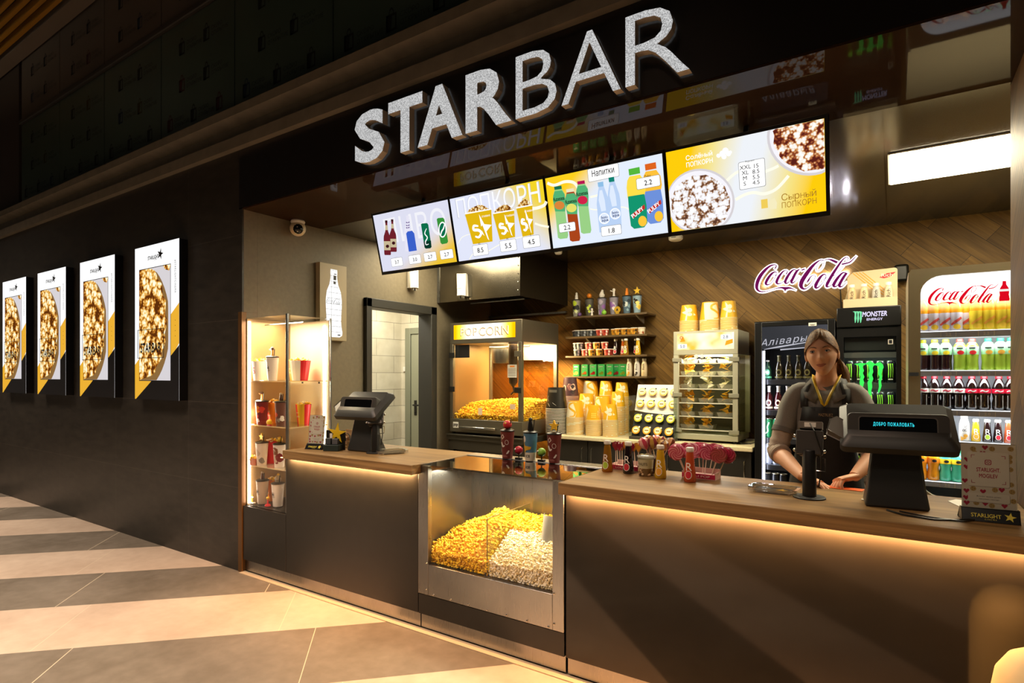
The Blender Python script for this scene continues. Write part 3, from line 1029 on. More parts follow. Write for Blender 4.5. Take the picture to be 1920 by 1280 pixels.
class Screen:
    def __init__(s, x0, x1, label):
        s.x0 = x0; s.w = x1 - x0
        s.t = thing('menu_screen', label, 'screen', (x0, SYB, SZB), group='tilted menu screens')
        s.fr = frame((0, 0, 0), (1, 0, 0), UYS)
        hs = MB(BLACK)
        hs.prism(rect(-.006, -.012, s.w + .006, SH + .008), -.045, 0, s.fr)
        hs.build('housing', s.t, bevel=.004)
        br = MB(BLACKM)
        br.tube([s.fr(s.w / 2, SH * .7, -.045), (s.w / 2, .06, ZC - SZB - .002)], .014, 8); br.build('bracket', s.t)
        s.m = MB(); s.lay = .0006

    def px(s, pts):
        """photo pixels -> screen plane"""
        out = []
        for x, y in pts:
            r = ray(x, y); o = Vector((0, 0, H)); p0 = Vector((s.x0, SYB, SZB))
            t = (p0 - o).dot(NRM) / r.dot(NRM)
            d = o + r * t - p0
            out.append((d.x, d.dot(UYS)))
        return out

    def poly(s, m, pts, native=False):
        s.lay += .0002
        s.m.use(m).flat(pts if native else s.px(pts), s.fr, s.lay)

    def stroke(s, m, pts, wd):
        s.lay += .0002
        s.m.use(m).ribbon(s.px(pts), wd if isinstance(wd, list) else [wd] * len(pts), s.fr, s.lay)

    def text(s, m, t, at, size, **k):
        s.lay += .0002
        (u, v), = s.px([at])
        s.m.use(m).text(t, size, lambda a, b, w=0: s.fr(u + a, v + b, w), s.lay, **k)

    def box(s, c, w, h, t=None, size=.03, cap=None):
        (u, v), = s.px([c])
        s.lay += .0002
        s.m.use(SLINE).flat(rrect(u - w / 2 - .002, v - h / 2 - .002, u + w / 2 + .002, v + h / 2 + .002, .008), s.fr, s.lay)
        s.lay += .0002
        s.m.use(SWHITE).flat(rrect(u - w / 2, v - h / 2, u + w / 2, v + h / 2, .007), s.fr, s.lay)
        s.lay += .0002
        if t: s.m.use(SINK).text(t, size, lambda a, b, w=0: s.fr(u + a, v - size * .36 + b, w), s.lay, bold=.012)
        if cap: s.m.use(SINK).text(cap, size * .45, lambda a, b, w=0: s.fr(u + a, v + h / 2 + .001 + b, w), s.lay)

    def done(s): s.m.build('display', s.t, smooth=0)


SW_ = 1.05
SWHITE = glow('#ffffff', 1.1); SINK = mat('#14141a', .6); SLINE = glow('#8c8c8c', .8)
def sg_(c, e=1.0): return glow(c, e)
def f_grad(c1, c2, ax, az, off, width):
    def fn(nt, v):
        x, y, z = sep(nt, v)
        q = mth(nt, 'ADD', mth(nt, 'MULTIPLY', x, ax), mth(nt, 'ADD', mth(nt, 'MULTIPLY', z, az), off))
        return ramp(nt, mth(nt, 'MULTIPLY_ADD', q, 1 / width, .5), [(0, c1), (1, c2)], 'EASE'), None, None
    return fn


BG1 = graph('screen_background_beer', f_grad('#dfe0f2', '#f0c52e', .75, -1.4, -.22, .36), emit=1.0)
BG2 = graph('screen_background_corn', f_grad('#e4e8fb', '#f4d62a', 1.0, 1.0, -.80, .36), emit=1.0)
BG3 = graph('screen_background_drinks', f_grad('#e6f0ff', '#ffd21e', -1.0, 1.3, -.16, .30), emit=1.0)
def f_bg4(nt, v):
    x, y, z = sep(nt, v)
    q = mth(nt, 'ABSOLUTE', mth(nt, 'ADD', mth(nt, 'ADD', mth(nt, 'MULTIPLY', x, 1.0), mth(nt, 'MULTIPLY', z, -.28)), -.33))
    return ramp(nt, q, [(.05, '#f0f4fa'), (.2, '#f7e58a'), (.30, '#ffce0c')]), None, None
BG4 = graph('screen_background_popcorn', f_bg4, emit=1.0)
X1, X2, X3, X4, X5 = -3.113, -2.405, -1.691, -.978, -.250
# --- beer screen
c = lambda x, y: (690 + x / 5.3333, 340 + y / 5.3333)
s = Screen(X1, X2 - .006, 'menu screen with beer bottles and cans, nearest the side wall')
s.poly(BG1, rect(.006, .006, s.w - .006, SH - .006), True)
LG = sg_('#f3f3fa', 1.0)
s.m.use(LG)
s.text(LG, 'ПИВО', (722, 458), .235, al='LEFT', bold=.0, fit=.56)
BRN = sg_('#7c2530', .8); BRD = sg_('#4a1a20', .7); LBL = sg_('#d8c7a0', .85); BLU = sg_('#3b62cf', .95); SILV = sg_('#e8e6f6', 1.0); GRN = sg_('#0e7a52', .8); GRD = sg_('#0a4634', .6); GR2 = sg_('#3c9a3c', .9)


def bottle2(s, cx, top, bot, w, body, cap, lab):
    """bottle outline in pixels"""
    h = bot - top
    sl = .12 * h * 0.16
    prof = [(.16, 0), (.16, .08), (.15, .1), (.17, .22), (.22, .32), (.46, .45), (.5, .52), (.5, .96), (.44, 1)]
    x = lambda q: cx + sl * 2.2 * q
    L = [(x(q) - w * a, top + h * q) for a, q in prof]; Rr = [(x(q) + w * a, top + h * q) for a, q in reversed(prof)]
    s.poly(body, L + Rr)
    s.poly(cap, [(x(0) - w * .18, top), (x(0) + w * .18, top), (x(.07) + w * .18, top + h * .07), (x(.07) - w * .18, top + h * .07)])
    if lab:
        s.poly(lab, [(x(.6) - w * .48, top + h * .60), (x(.6) + w * .48, top + h * .60), (x(.85) + w * .48, top + h * .86), (x(.85) - w * .48, top + h * .86)])
        s.poly(lab, [(x(.2) - w * .17, top + h * .14), (x(.2) + w * .17, top + h * .14), (x(.3) + w * .2, top + h * .28), (x(.3) - w * .2, top + h * .28)])


bottle2(s, 735.5, 411, 472, 12.5, BRN, BRD, LBL); bottle2(s, 724.5, 413, 478, 12.5, BRN, BRD, LBL)
s.poly(BRD, circle(727, 461.5, 3.2, 10)); s.poly(BRD, circle(738.5, 455.5, 3.2, 10))
bottle2(s, 764.5, 404, 471, 14, SILV, SILV, None)
s.poly(BLU, [c(385, 520), c(400, 500), c(445, 492), c(466, 520), c(492, 690), c(412, 702)])
for y, k in ((403, 7), (432, 6), (455, 8)): s.poly(sg_('#5a3a86', .9), [c(385, y), c(400, y + 8), c(418, y - 3), c(418, y + 10), c(385, y + 14)])
s.poly(GRN, [c(534, 428), c(545, 420), c(595, 416), c(607, 432), c(640, 655), c(628, 668), c(582, 672), c(570, 660)])
s.poly(GRD, [c(560, 600), c(634, 590), c(640, 655), c(628, 668), c(582, 672), c(570, 660)])
s.stroke(SWHITE, [c(590, 470), c(572, 520), c(598, 560), c(580, 600), c(585, 632), c(612, 625)], [.004, .008, .008, .008, .006, .004])
s.poly(GR2, [c(692, 378), c(705, 366), c(755, 362), c(768, 378), c(806, 600), c(795, 618), c(745, 628), c(730, 612)])
s.poly(SWHITE, circle(690 + 750 / 5.333, 340 + 482 / 5.333, 7.6, 18, ry=15)); s.poly(GRN, circle(690 + 750 / 5.333, 340 + 482 / 5.333, 5.8, 18, ry=12.5))
s.stroke(SWHITE, [c(730, 545), c(742, 500), c(760, 470), c(772, 420)], [.006, .010, .010, .006])
for (x, y), tx in (((295, 805), '3.7'), ((475, 778), '3.0'), ((628, 752), '2.7'), ((793, 727), '2.7')): s.box(c(x, y), .108, .057, tx, .034, '·······')
s.done()
# --- popcorn screen
s = Screen(X2, X3 - .006, 'menu screen with three yellow popcorn cups')
s.poly(BG2, rect(.006, .006, s.w - .006, SH - .006), True)
def arc(pts, wd=.012): s.stroke(glow('#fffde8', 1.05), pts, wd)
arc([c(905, 620), c(940, 560), c(1010, 530), c(1040, 540)], .004); arc([c(1015, 780), c(1060, 720), c(1180, 705), c(1300, 640), c(1400, 590), c(1600, 540)], .005)
arc([c(1600, 270), c(1680, 268), c(1760, 240), c(1785, 200)], .018); arc([c(1670, 420), c(1730, 440), c(1810, 455)], .012)
s.text(sg_('#ccd0e2', .9), 'ПОПКОРН', c(880, 372), .165, al='LEFT', fit=.63); s.text(sg_('#f7f8ff', 1.05), 'ПОПКОРН', c(886, 368), .160, al='LEFT', fit=.62)
CUPY = sg_('#e8bb12', .95); CUPD = sg_('#c99a08', .9); POPB = graph('screen_caramel', f_popimg(2, 60), emit=.9)
for (x0, y0, x1, y1, xb0, yb0, xb1, yb1) in ((972, 328, 1235, 280, 1052, 628, 1248, 600), (1252, 325, 1465, 288, 1322, 585, 1475, 555), (1487, 270, 1647, 238, 1550, 552, 1662, 530)):
    w = x1 - x0
    s.poly(POPB, [c(x0 + .05 * w, y0 - 8), c(x0 + .15 * w, y0 - 45), c(x0 + .3 * w, y0 - 70), c(x0 + .5 * w, y0 - 92), c(x0 + .68 * w, y0 - 92), c(x0 + .85 * w, y0 - 62), c(x0 + .95 * w, y1 - 2)])
    s.poly(CUPY, [c(x0, y0), c(x1, y1), c(xb1, yb1), c(xb0, yb0)])
    s.poly(SWHITE, [c(x0 - 2, y0 + 2), c(x1 + 2, y1 + 2), c(x1 + 2, y1 - 10), c(x0 - 2, y0 - 10)])
    P = lambda u, v: c(x0 + (x1 - x0) * u + ((xb0 - x0) * (1 - u) + (xb1 - x1) * u) * v, y0 + (y1 - y0) * u + ((yb0 - y0) * (1 - u) + (yb1 - y1) * u) * v)
    s.poly(SWHITE, [P(.52, .08), P(.68, .42), P(.99, .48), P(.74, .66), P(.84, .95), P(.55, .72)])
    s.poly(CUPY, [P(.50, .50), P(.60, .44), P(.78, .92), P(.72, .95)])
    s.stroke(SWHITE, [P(.42, .45), P(.24, .42), P(.2, .54), P(.4, .58), P(.5, .68), P(.36, .8), P(.2, .76)], [.010, .016, .018, .018, .018, .014, .010])
    s.text(SWHITE, 'STARBAR', P(.78, .20), .016)
for (x, y), tx, cp in (((1130, 685), '8.5', 'XL'), ((1408, 640), '5.5', 'M'), ((1640, 602), '4.5', 'S')): s.box(c(x, y), .118, .066, tx, .042, cp)
s.done()
# --- drinks screen
c = lambda x, y: (1010 + x / 6.0964, 270 + y / 6.0964)
s = Screen(X3, X4 - .008, 'menu screen with bottled soft drinks under a white heading')
s.poly(BG3, rect(.006, .006, s.w - .006, SH - .006), True)
arc([c(100, 445), c(180, 470), c(300, 430), c(400, 440), c(450, 500)], .016); arc([c(590, 605), c(660, 590), c(760, 560)], .012); arc([c(590, 740), c(680, 750), c(960, 720), c(1060, 770)], .006)
s.box(c(738, 328), .180, .066); s.text(SINK, 'Напитки', c(738, 350), .046, bold=.008, fit=.132)
TEA = sg_('#9fd78a', .95); TEAG = sg_('#56b878', .95); TEAR = sg_('#b4481c', .9); TGR = sg_('#19795a', .85); MAG = sg_('#c21858', .9)


def fuze(dx, dy, liquid, cap, fruit):
    P = lambda x, y: c(x + dx, y + dy)
    s.poly(liquid, [P(185, 520), P(265, 510), P(300, 570), P(305, 650), P(305, 760), P(340, 1040), P(330, 1075), P(250, 1085), P(222, 1070), P(190, 760), P(165, 640), P(168, 590)])
    s.poly(TEAG, [P(185, 540), P(268, 530), P(300, 575), P(308, 650), P(306, 770), P(190, 770), P(165, 640), P(168, 590)])
    s.poly(cap, [P(178, 488), P(262, 474), P(268, 512), P(184, 524)])
    s.poly(fruit, circle(*P(240, 700), 9.5, 16, ry=8))
    s.text(SINK, 'fuzetea', P(236, 645), .030, bold=.02, fit=.072)


fuze(0, 0, TEA, TGR, sg_('#e08a3c', .95)); fuze(265, -60, TEA, MAG, sg_('#d8244c', .95)); fuze(140, 30, TEAR, sg_('#f0e6c0', 1.0), sg_('#e9e26a', 1.0))
WAT = sg_('#bcd4f6', 1.0); WA2 = sg_('#dce8fb', 1.05)


def aqua(dx, dy, h, cap):
    P = lambda x, y: c(x + dx, y + dy)
    s.poly(WAT, [P(692, 490), P(748, 480), P(800, 620), P(815, 700), P(830, 1000 - h), P(700, 1010 - h), P(668, 690), P(675, 600)])
    s.poly(WA2, [P(700, 530), P(730, 525), P(760, 640), P(775, 760), P(720, 770), P(690, 640)])
    s.poly(cap, [P(678, 440), P(742, 428), P(748, 482), P(686, 492)])
    s.poly(SWHITE, circle(*P(755, 850), 10, 20, ry=10.5)); s.poly(WA2, circle(*P(755, 850), 8.4, 20, ry=9))
    s.text(sg_('#12357a', .8), 'bon-', P(760, 850), .022, bold=.02); s.text(sg_('#12357a', .8), 'aqua', P(765, 882), .022, bold=.02)


aqua(0, 0, 0, sg_('#8fc0e8', 1.0)); aqua(125, -55, -20, sg_('#148a78', .9))
ORJ = sg_('#ffc93a', 1.0)


def pulpy(dx, dy, cap, lab, juice):
    P = lambda x, y: c(x + dx, y + dy)
    s.poly(juice, [P(1045, 370), P(1165, 350), P(1215, 420), P(1230, 520), P(1215, 600), P(1025, 620), P(1012, 500), P(1020, 420)])
    s.poly(lab, [P(1028, 600), P(1215, 570), P(1240, 700), P(1250, 900), P(1215, 950), P(1100, 968), P(1062, 935), P(1040, 760)])
    s.poly(cap, [P(1034, 288), P(1160, 262), P(1168, 335), P(1042, 360)])
    s.poly(sg_('#c8332c', .95), [P(1075, 800), P(1215, 690), P(1225, 735), P(1090, 848)])
    (u, v), = s.px([P(1150, 800)])
    s.lay += .0002; R2 = R(30)
    s.m.use(SWHITE).text('PULPY', .032, lambda a, b, w=0: s.fr(u + a * math.cos(R2) - b * math.sin(R2), v + a * math.sin(R2) + b * math.cos(R2), w), s.lay, bold=.02, fit=.076)
    s.poly(ORJ, circle(*P(1195, 880), 8, 14, ry=10))


pulpy(185, -55, sg_('#e0641e', 1.0), sg_('#6f92dc', 1.0), sg_('#ffc23a', 1.0)); pulpy(0, 0, sg_('#55b83c', 1.0), sg_('#159a72', .95), sg_('#ffe04a', 1.0))
s.box(c(335, 950), .104, .047, '2.2', .036); s.box(c(838, 985), .117, .050, '1.8', .036); s.box(c(1260, 437), .125, .053, '2.2', .036, 'Pulpy')
s.done()
# --- popcorn bowls screen
c = lambda x, y: (1250 + x / 5.3344, 200 + y / 5.3344)
s = Screen(X4, X5, 'menu screen with two bowls of popcorn, farthest from the side wall')
s.poly(BG4, rect(.006, .006, s.w - .006, SH - .006), True)
arc([c(600, 740), c(680, 670), c(740, 640)], .013); arc([c(980, 650), c(1060, 620), c(1120, 590)], .013); arc([c(690, 930), c(780, 880), c(870, 858), c(980, 870), c(1100, 820), c(1220, 690)], .014); arc([c(1500, 650), c(1572, 628)], .013)
def clipb(s, pts): return [(min(max(u, .007), s.w - .007), min(max(v, .007), SH - .007)) for u, v in s.px(pts)]
s.poly(PLATE, clipb(s, circle(*c(340, 950), 64, 40, ry=62)), True); s.poly(glow('#f3f1f8', 1.05), clipb(s, circle(*c(335, 950), 61, 40, ry=58)), True)
s.poly(MCORNW, clipb(s, [(p[0] + 1.5 * math.sin(i * 2.3), p[1] + 1.5 * math.cos(i * 1.7)) for i, p in enumerate(circle(*c(340, 965), 55, 40, ry=53))]), True)
s.poly(PLATE, clipb(s, circle(*c(1420, 300), 78, 40, ry=73)), True); s.poly(glow('#f3f1f8', 1.05), clipb(s, circle(*c(1425, 300), 74, 40, ry=68)), True)
s.poly(MCORNC, clipb(s, [(p[0] + 2 * math.sin(i * 2.3), p[1] + 2 * math.cos(i * 1.7)) for i, p in enumerate(circle(*c(1430, 300), 68, 40, ry=64))]), True)
s.text(SWHITE, 'Солёный', c(325, 512), .031, bold=.012, fit=.130); s.text(SWHITE, 'ПОПКОРН', c(330, 582), .031, bold=.012, fit=.130)
OCH = sg_('#b8862a', .9)
s.text(OCH, 'Сырный', c(1322, 915), .042, fit=.146); s.text(OCH, 'ПОПКОРН', c(1325, 990), .036, fit=.146)
for x, y, r in ((520, 490, 4), (560, 470, 6), (590, 440, 6), (620, 470, 5), (575, 500, 5), (640, 455, 3)): s.poly(SWHITE, circle(*c(x, y), r, 9))
s.poly(sg_('#f2cf5a', 1.0), [c(945, 930), c(1010, 920), c(1015, 1010), c(950, 1020)]); s.poly(sg_('#f7eec2', 1.0), [c(1020, 950), c(1080, 910), c(1105, 960), c(1100, 1020), c(1030, 1025)])
s.box(c(855, 675), .115, .125, None)
for i, (a, bb) in enumerate((('XXL', '15'), ('XL', '8.5'), ('M', '5.5'), ('S', '4.5'))):
    y = 625 + 55 * i
    s.text(SINK, a, c(790 - i * 1.5, y), .027); s.text(SINK, bb, c(895 + i * 1.5, y - 14), .027)
s.text(SINK, 'Popcorn', c(835, 552), .012)
s.done()

# ================================================================== small ceiling devices
t = thing('dome_camera', 'cream dome security camera hanging under the glossy soffit', 'security camera', (-4.0, 2.93, ZC))
MB(WHITEP).lathe([(.05, -.001), (.056, -.012), (.05, -.03)], 20).build('base', t)
m = MB(mat('#dccbaa', .35)); m.ball((0, 0, -.065), .062, 20, 14); m.build('body', t)
q = Vector((.55, -.35, -.2)).normalized()
m = MB(mat('#0a0a0a', .08)); m.ball(Vector((0, 0, -.065)) + q * .022, .047, 16, 10); m.build('lens', t)
for a in range(3): MB(CHROME).ball(Vector((0, 0, -.065)) + q * .066 + Vector((.0, .02 * math.cos(a * 2.1), .02 * math.sin(a * 2.1))), .006, 6, 4).build('diode', t)
for i, (px, py, s_) in enumerate(((1267, 443, 1.0), (1047, 470, .62))):
    p = AZ(px, py - 6, ZC)
    t = thing('smoke_detector', ['round white smoke detector below the popcorn bowl screen', 'small white smoke detector below the drinks screen'][i], 'smoke detector', p)
    MB(WHITEP).lathe([(.055 * s_, -.001), (.055 * s_, -.02), (.05 * s_, -.022)], 18).build('base', t)
    MB(mat('#d9d4c4', .4)).lathe([(.05 * s_, -.0225), (.062 * s_, -.03), (.06 * s_, -.055), (.045 * s_, -.066)], 18).build('cover', t)
    MB(BLACKM).box(-.02 * s_, .02 * s_, -.063 * s_, -.058 * s_, -.05, -.045).build('slot', t)


def pir(p, label, rot):
    t = thing('motion_sensor', label, 'sensor', p, rot)
    m = MB(WHITEP); m.prism([(-.045, 0), (.045, 0), (.055, .05), (.03, .085), (-.03, .085), (-.055, .05)], -.11, .11, lambda u, v, w: Vector((u, -v, w))); m.build('housing', t, bevel=.005)
    MB(mat('#cfc8b6', .4)).box(-.03, .03, -.0875, -.0855, -.04, -.036).build('seam', t)
    m = MB(CHROME)
    for x in (-.02, .02): m.lathe([(.014, -.0), (.014, -.025), (.006, -.028)], 10, (x, -.05, -.111))
    m.build('gland', t)


# ================================================================== lit bottle sign on the side wall
t = thing('bottle_sign', 'beige wall box with a lit white bottle outline beside the doorway', 'sign', (XL, 3.155, 1.772))
MB(mat('#a8997b', .5)).box(.001, .055, 0, .285, 0, .655).build('case', t, bevel=.003)
fn = frame((.0555, 0, 0), (0, 1, 0), (0, 0, 1))
bp = [(.036, .610), (.036, .575), (.034, .555), (.036, .53), (.047, .48), (.075, .42), (.085, .35), (.085, .30), (.080, .23), (.077, .17), (.082, .12), (.092, .075), (.088, .045), (.06, .03)]
op = [(.145 + a, z) for a, z in bp] + [(.145 - a, z) for a, z in reversed(bp)]
m = MB(glow('#ffffff', 1.25, True)); m.flat(op, fn, .0012); m.use(mat('#55534c', .5))
for k in range(12):
    z = .075 + .048 * k
    hw = next((bp[i][0] for i in range(len(bp) - 1) if bp[i + 1][1] <= z), .03)
    m.poly([fn(u, v, .002) for u, v in rect(.145 - hw, z - .0013, .145 + hw, z + .0013)])
for u in (.118, .178): m.poly([fn(a, b_, .002) for a, b_ in rect(u - .0012, .04, u + .0012, .60 if u < .15 else .5)])
m.use(INK); m.poly([fn(a, b_, .0016) for a, b_ in rect(.14, .52, .17, .56)]); m.poly([fn(a, b_, .0016) for a, b_ in rect(.14, .485, .165, .51)]); m.poly([fn(a, b_, .0016) for a, b_ in rect(.145, .568, .172, .576)])
m.poly([fn(a, b_, .0016) for a, b_ in rect(.185, .045, .215, .055)])
m.build('lit_bottle', t, smooth=0)
BOTSIGN = t
MB(mat('#6b665a', .5)).tube([(.02, .09, 0), (.012, .09, -.25), (.012, .1, -.8)], .003, 6).build('cable', t)
pir((XL, 4.30, 2.46), 'white angled motion sensor on the taupe side wall above the doorway', R(90))

# ================================================================== glass display case at the wall end of the counter
CX0, CX1, CY0, CY1, CZ0, CZ1 = XL + .006, -3.56, 2.52, 2.90, .503, 1.90
t = thing('display_case', 'glowing glass display case of cups and popcorn buckets by the wall', 'display case', (0, 0, 0))
CASEBASE = mat('#c9b48a', .5)
MB(MPAN2).box(CX0, CX1, CY0, CY1, CZ0 - .02, CZ0).build('base', t)
back = mat('#efe3bd', .55)
m = MB(back); m.box(CX0 + .02, CX1 - .02, CY1 - .008, CY1, CZ0, CZ1 - .01); m.build('back_panel', t)
MB(mat('#a98a5c', .5)).box(CX0, CX0 + .006, CY0 + .01, CY1, CZ0, CZ1).build('side_panel', t)
gp = MB(CLEAR); gp.box(CX0, CX1, CY0, CY0 + .006, CZ0, CZ1); gp.build('front_glass', t, smooth=0)
gp = MB(CLEAR); gp.box(CX1 - .006, CX1, CY0 + .007, CY1, CZ0, CZ1); gp.build('side_glass', t, smooth=0)
MB(CLEAR).box(CX0, CX1, CY0, CY1, CZ1 + .001, CZ1 + .007).build('top_glass', t, smooth=0)
MB(MSTEEL).box(CX1 - .012, CX1 + .004, CY0 - .004, CY0 + .012, CZ0, CZ1 + .01).build('corner_post', t, bevel=.002)
MB(MSTEEL).box(CX1 - .004, CX1 + .004, CY1 - .008, CY1 + .004, CZ0, CZ1 + .006).build('rear_post', t, bevel=.001)
MB(MSTEEL).tube([(CX0 + .02, CY0 + .15, 1.86), (CX1 - .02, CY0 + .15, 1.86)], .005, 8).build('rail', t)
MSTRIP = glow('#ffe9d2', 16.0, True)
m = MB(MSTRIP); m.box(CX0 + .012, CX0 + .03, CY0 + .012, CY0 + .022, CZ0 + .01, CZ1 - .02); m.build('light_strip', t)
m = MB(MSTRIP); m.box(CX1 - .07, CX1 - .055, CY1 - .018, CY1 - .010, CZ0 + .01, CZ1 - .05); m.build('light_strip', t)
light('case_light', 'AREA', (CX0 + .04, CY0 + .05, 1.2), 9, (1, .80, .50), 1.3, .03, (0, R(-70), R(0)))
light('case_light', 'AREA', ((CX0 + CX1) / 2, CY0 + .14, 1.885), 7, (1, .84, .56), .4, .2)
SHZ = [.508, .800, 1.105, 1.435]
for z in SHZ[1:]:
    MB(glass('#f4e6c0', boost=1.5, haze=.45)).box(CX0 + .008, CX1 - .014, CY0 + .02, CY1 - .02, z - .008, z).build('shelf', t, smooth=0)
for z in SHZ[1:]:
    for x in (CX1 - .10, CX1 - .30): MB(CHROME).lathe([(.008, 0), (.008, .014)], 8, (x, CY1 - .03, z - .024)).build('shelf_support', t)

# ------------------------------------------------------------------ cups, buckets
CUPSIDE = {}
def tri_fig(m, seed, z, s=1.0, cols=None):
    """plain little abstract topper"""
    rr = random.Random(seed)
    col = cols or [mat(x, .4) for x in ('#c98a3c', '#5a3a22', '#e8c03a', '#b8a890')]
    k = seed % 5
    if k == 0:
        m.use(col[0]); m.lathe([(.012 * s, 0), (.008 * s, .02 * s), (.010 * s, .045 * s)], 8, (0, 0, z)); m.use(col[1]); m.ball((0, 0, z + .055 * s), .013 * s, 10, 6)
        m.use(col[0]); m.tube([(0, 0, z + .04 * s), (-.03 * s, -.005, z + .05 * s)], .004 * s, 6)
    elif k == 1:
        m.use(col[2]); m.ball((0, 0, z + .022 * s), .022 * s, 12, 8); m.use(col[1]); m.ball((.0, -.018 * s, z + .03 * s), .006 * s, 6, 4)
    elif k == 2:
        m.use(col[2]); m.prism(star(0, .032 * s, .032 * s), -.006, .006, lambda u, v, w: Vector((u, w, z + v)))
    elif k == 3:
        m.use(col[1]); m.lathe([(.014 * s, 0), (.012 * s, .03 * s), (.004 * s, .06 * s)], 10, (0, 0, z)); m.use(col[3]); m.ball((0, 0, z + .05 * s), .010 * s, 8, 6)
    else:
        m.use(col[3]); m.lathe([(.018 * s, 0), (.024 * s, .02 * s), (.010 * s, .05 * s)], 12, (0, 0, z)); m.use(col[2]); m.ball((0.004, 0, z + .055 * s), .010 * s, 8, 5)


def drink_cup(label, loc, body, h=.155, rt=.047, rb=.034, art=None, fig=None, lidc=None, group=None, straw=True, s=1.0, cols=None, rz=0.0, bands=None):
    """tall cold-drink cup: cup, lid, straw, topper"""
    t = thing('drink_cup', label, 'cup', loc, rz, group)
    m = MB(body); k = (rt - rb) / h
    if bands:
        zs = [0] + [q * h for q, _ in bands]
        m.lathe([(rb + k * z, z) for z in zs] , 24, mats=[mm for _, mm in bands])
    else: m.lathe([(rb, 0), (rb + k * h * .5, h * .5), (rt, h)], 24)
    if art: art(m, cone(rb, k), h, rb + k * h / 2)
    m.build('cup', t)
    MB(lidc or BLACK).lathe([(rt + .002, h), (rt + .003, h + .006), (rt - .004, h + .010), (rt - .012, h + .013)], 24).build('lid', t)
    if straw: MB(BLACKM).tube([(.018, 0, h + .01), (.030, -.004, h + .062 * s)], .0032, 6).build('straw', t)
    if fig is not None:
        f = MB(BLACKM); tri_fig(f, fig, h + .0125, s, cols); f.build('topper', t)
    return t


def art_blobs(cols, seed, n=7, size=.02):
    def fn(m, cf, h, r):
        rr = random.Random(seed)
        for i in range(n):
            m.use(cols[i % len(cols)])
            u = rr.uniform(-1.1, 1.1) * r; v = rr.uniform(.18, .82) * h; q = rr.uniform(.5, 1.1) * size
            m.flat([(u + q * math.cos(2 * PI * j / 9 + i) * (1 + .35 * math.sin(j * 2.4 + i)), v + q * 1.2 * math.sin(2 * PI * j / 9 + i)) for j in range(9)], cf, .0008 + .0001 * i, L=.01)
    return fn


def art_smile(m, cf, h, r):
    m.use(INK); m.flat(circle(0, h * .55, .007, 12, ry=.009), cf, .001, L=.008)
    m.ribbon([(-.018, h * .46), (-.008, h * .425), (.008, h * .425), (.018, h * .46)], [.002] * 4, cf, .001)
    for q in outline(circle(0, h * .55, .013, 14, ry=.016), .002): m.poly([cf(u, v, .001) for u, v in q])


def popmound(m, r, z, seed, mats, n=26, s=.010):
    rr = random.Random(seed)
    for i in range(n):
        a = rr.random() * 2 * PI; q = r * math.sqrt(rr.random()) * .92
        v, f = KER[rr.randrange(6)]
        e = Euler((rr.random() * 6, rr.random() * 6, 0)).to_matrix(); c0 = Vector((q * math.cos(a), q * math.sin(a), z + .022 * (1 - (q / r) ** 2) + rr.uniform(-.004, .006)))
        m.use(mats[rr.randrange(len(mats))]); m.add(v, f, lambda p: e @ Vector(p) * s + c0)


REDC = mat('#d3202a', .4); ORGC = mat('#f08a1c', .4); YELC = mat('#f2c32a', .4); WHC = mat('#f2ebe0', .4); PINKC = mat('#e6a08c', .4); BRC = mat('#7c1f22', .4); GRYC = mat('#8c8478', .4)


def bucket(label, loc, rt, rb, h, cols, txt=None, group=None, rz=0.0, word='S'):
    """paper popcorn bucket heaped with popcorn"""
    t = thing('popcorn_bucket', label, 'popcorn bucket', loc, rz, group)
    m = MB(cols[0]); k = (rt - rb) / h; n = 24; cf = cone(rb, k)
    for i in range(n):
        m.use(cols[i * len(cols) // n])
        a0, a1 = 2 * PI * i / n - PI, 2 * PI * (i + 1) / n - PI
        P = lambda a, r, z: Vector((r * math.sin(a), -r * math.cos(a), z))
        m.poly([P(a0, rb, 0), P(a1, rb, 0), P(a1, rt, h), P(a0, rt, h)])
    m.poly([Vector((rt * .97 * math.sin(2 * PI * i / n), -rt * .97 * math.cos(2 * PI * i / n), h - .012)) for i in range(n)])
    m.build('bucket', t)
    m = MB(WHC if txt is None else txt)
    m.text(word, .07 if len(word) == 1 else .018, lambda u, v, w=0: cf(u, v + h * .35, w), .001, bold=.02, L=.012)
    if len(word) > 1: m.text(word, .014, lambda u, v, w=0: cf(u, v + h * .55, w), .001, bold=.02, L=.012)
    m.build('print', t)
    m = MB(YEL[0]); popmound(m, rt * .95, h - .006, int(h * 1e4) + len(label), YEL[:2] + CRM[:1]); m.build('popcorn', t)
    return t


GC = 'cups and buckets in the lit display case'
# top shelf
z = SHZ[3]
bucket('white bucket with red S on the top case shelf', (AY(488, 640, 2.605).x, 2.605, z), .060, .047, .145, [WHC], REDC, GC)
drink_cup('pale one-eyed cup with black lid on the top case shelf', (AY(511, 640, 2.585).x, 2.585, z), mat('#efe2d2', .4), .17, .044, .032, art_smile, 0, group=GC)
bucket('large red and orange bucket behind the corner post, top case shelf', (AY(561, 640, 2.76).x, 2.76, z), .085, .062, .15, [REDC, REDC, ORGC, WHC, REDC, REDC], WHC, GC, word='MORE')
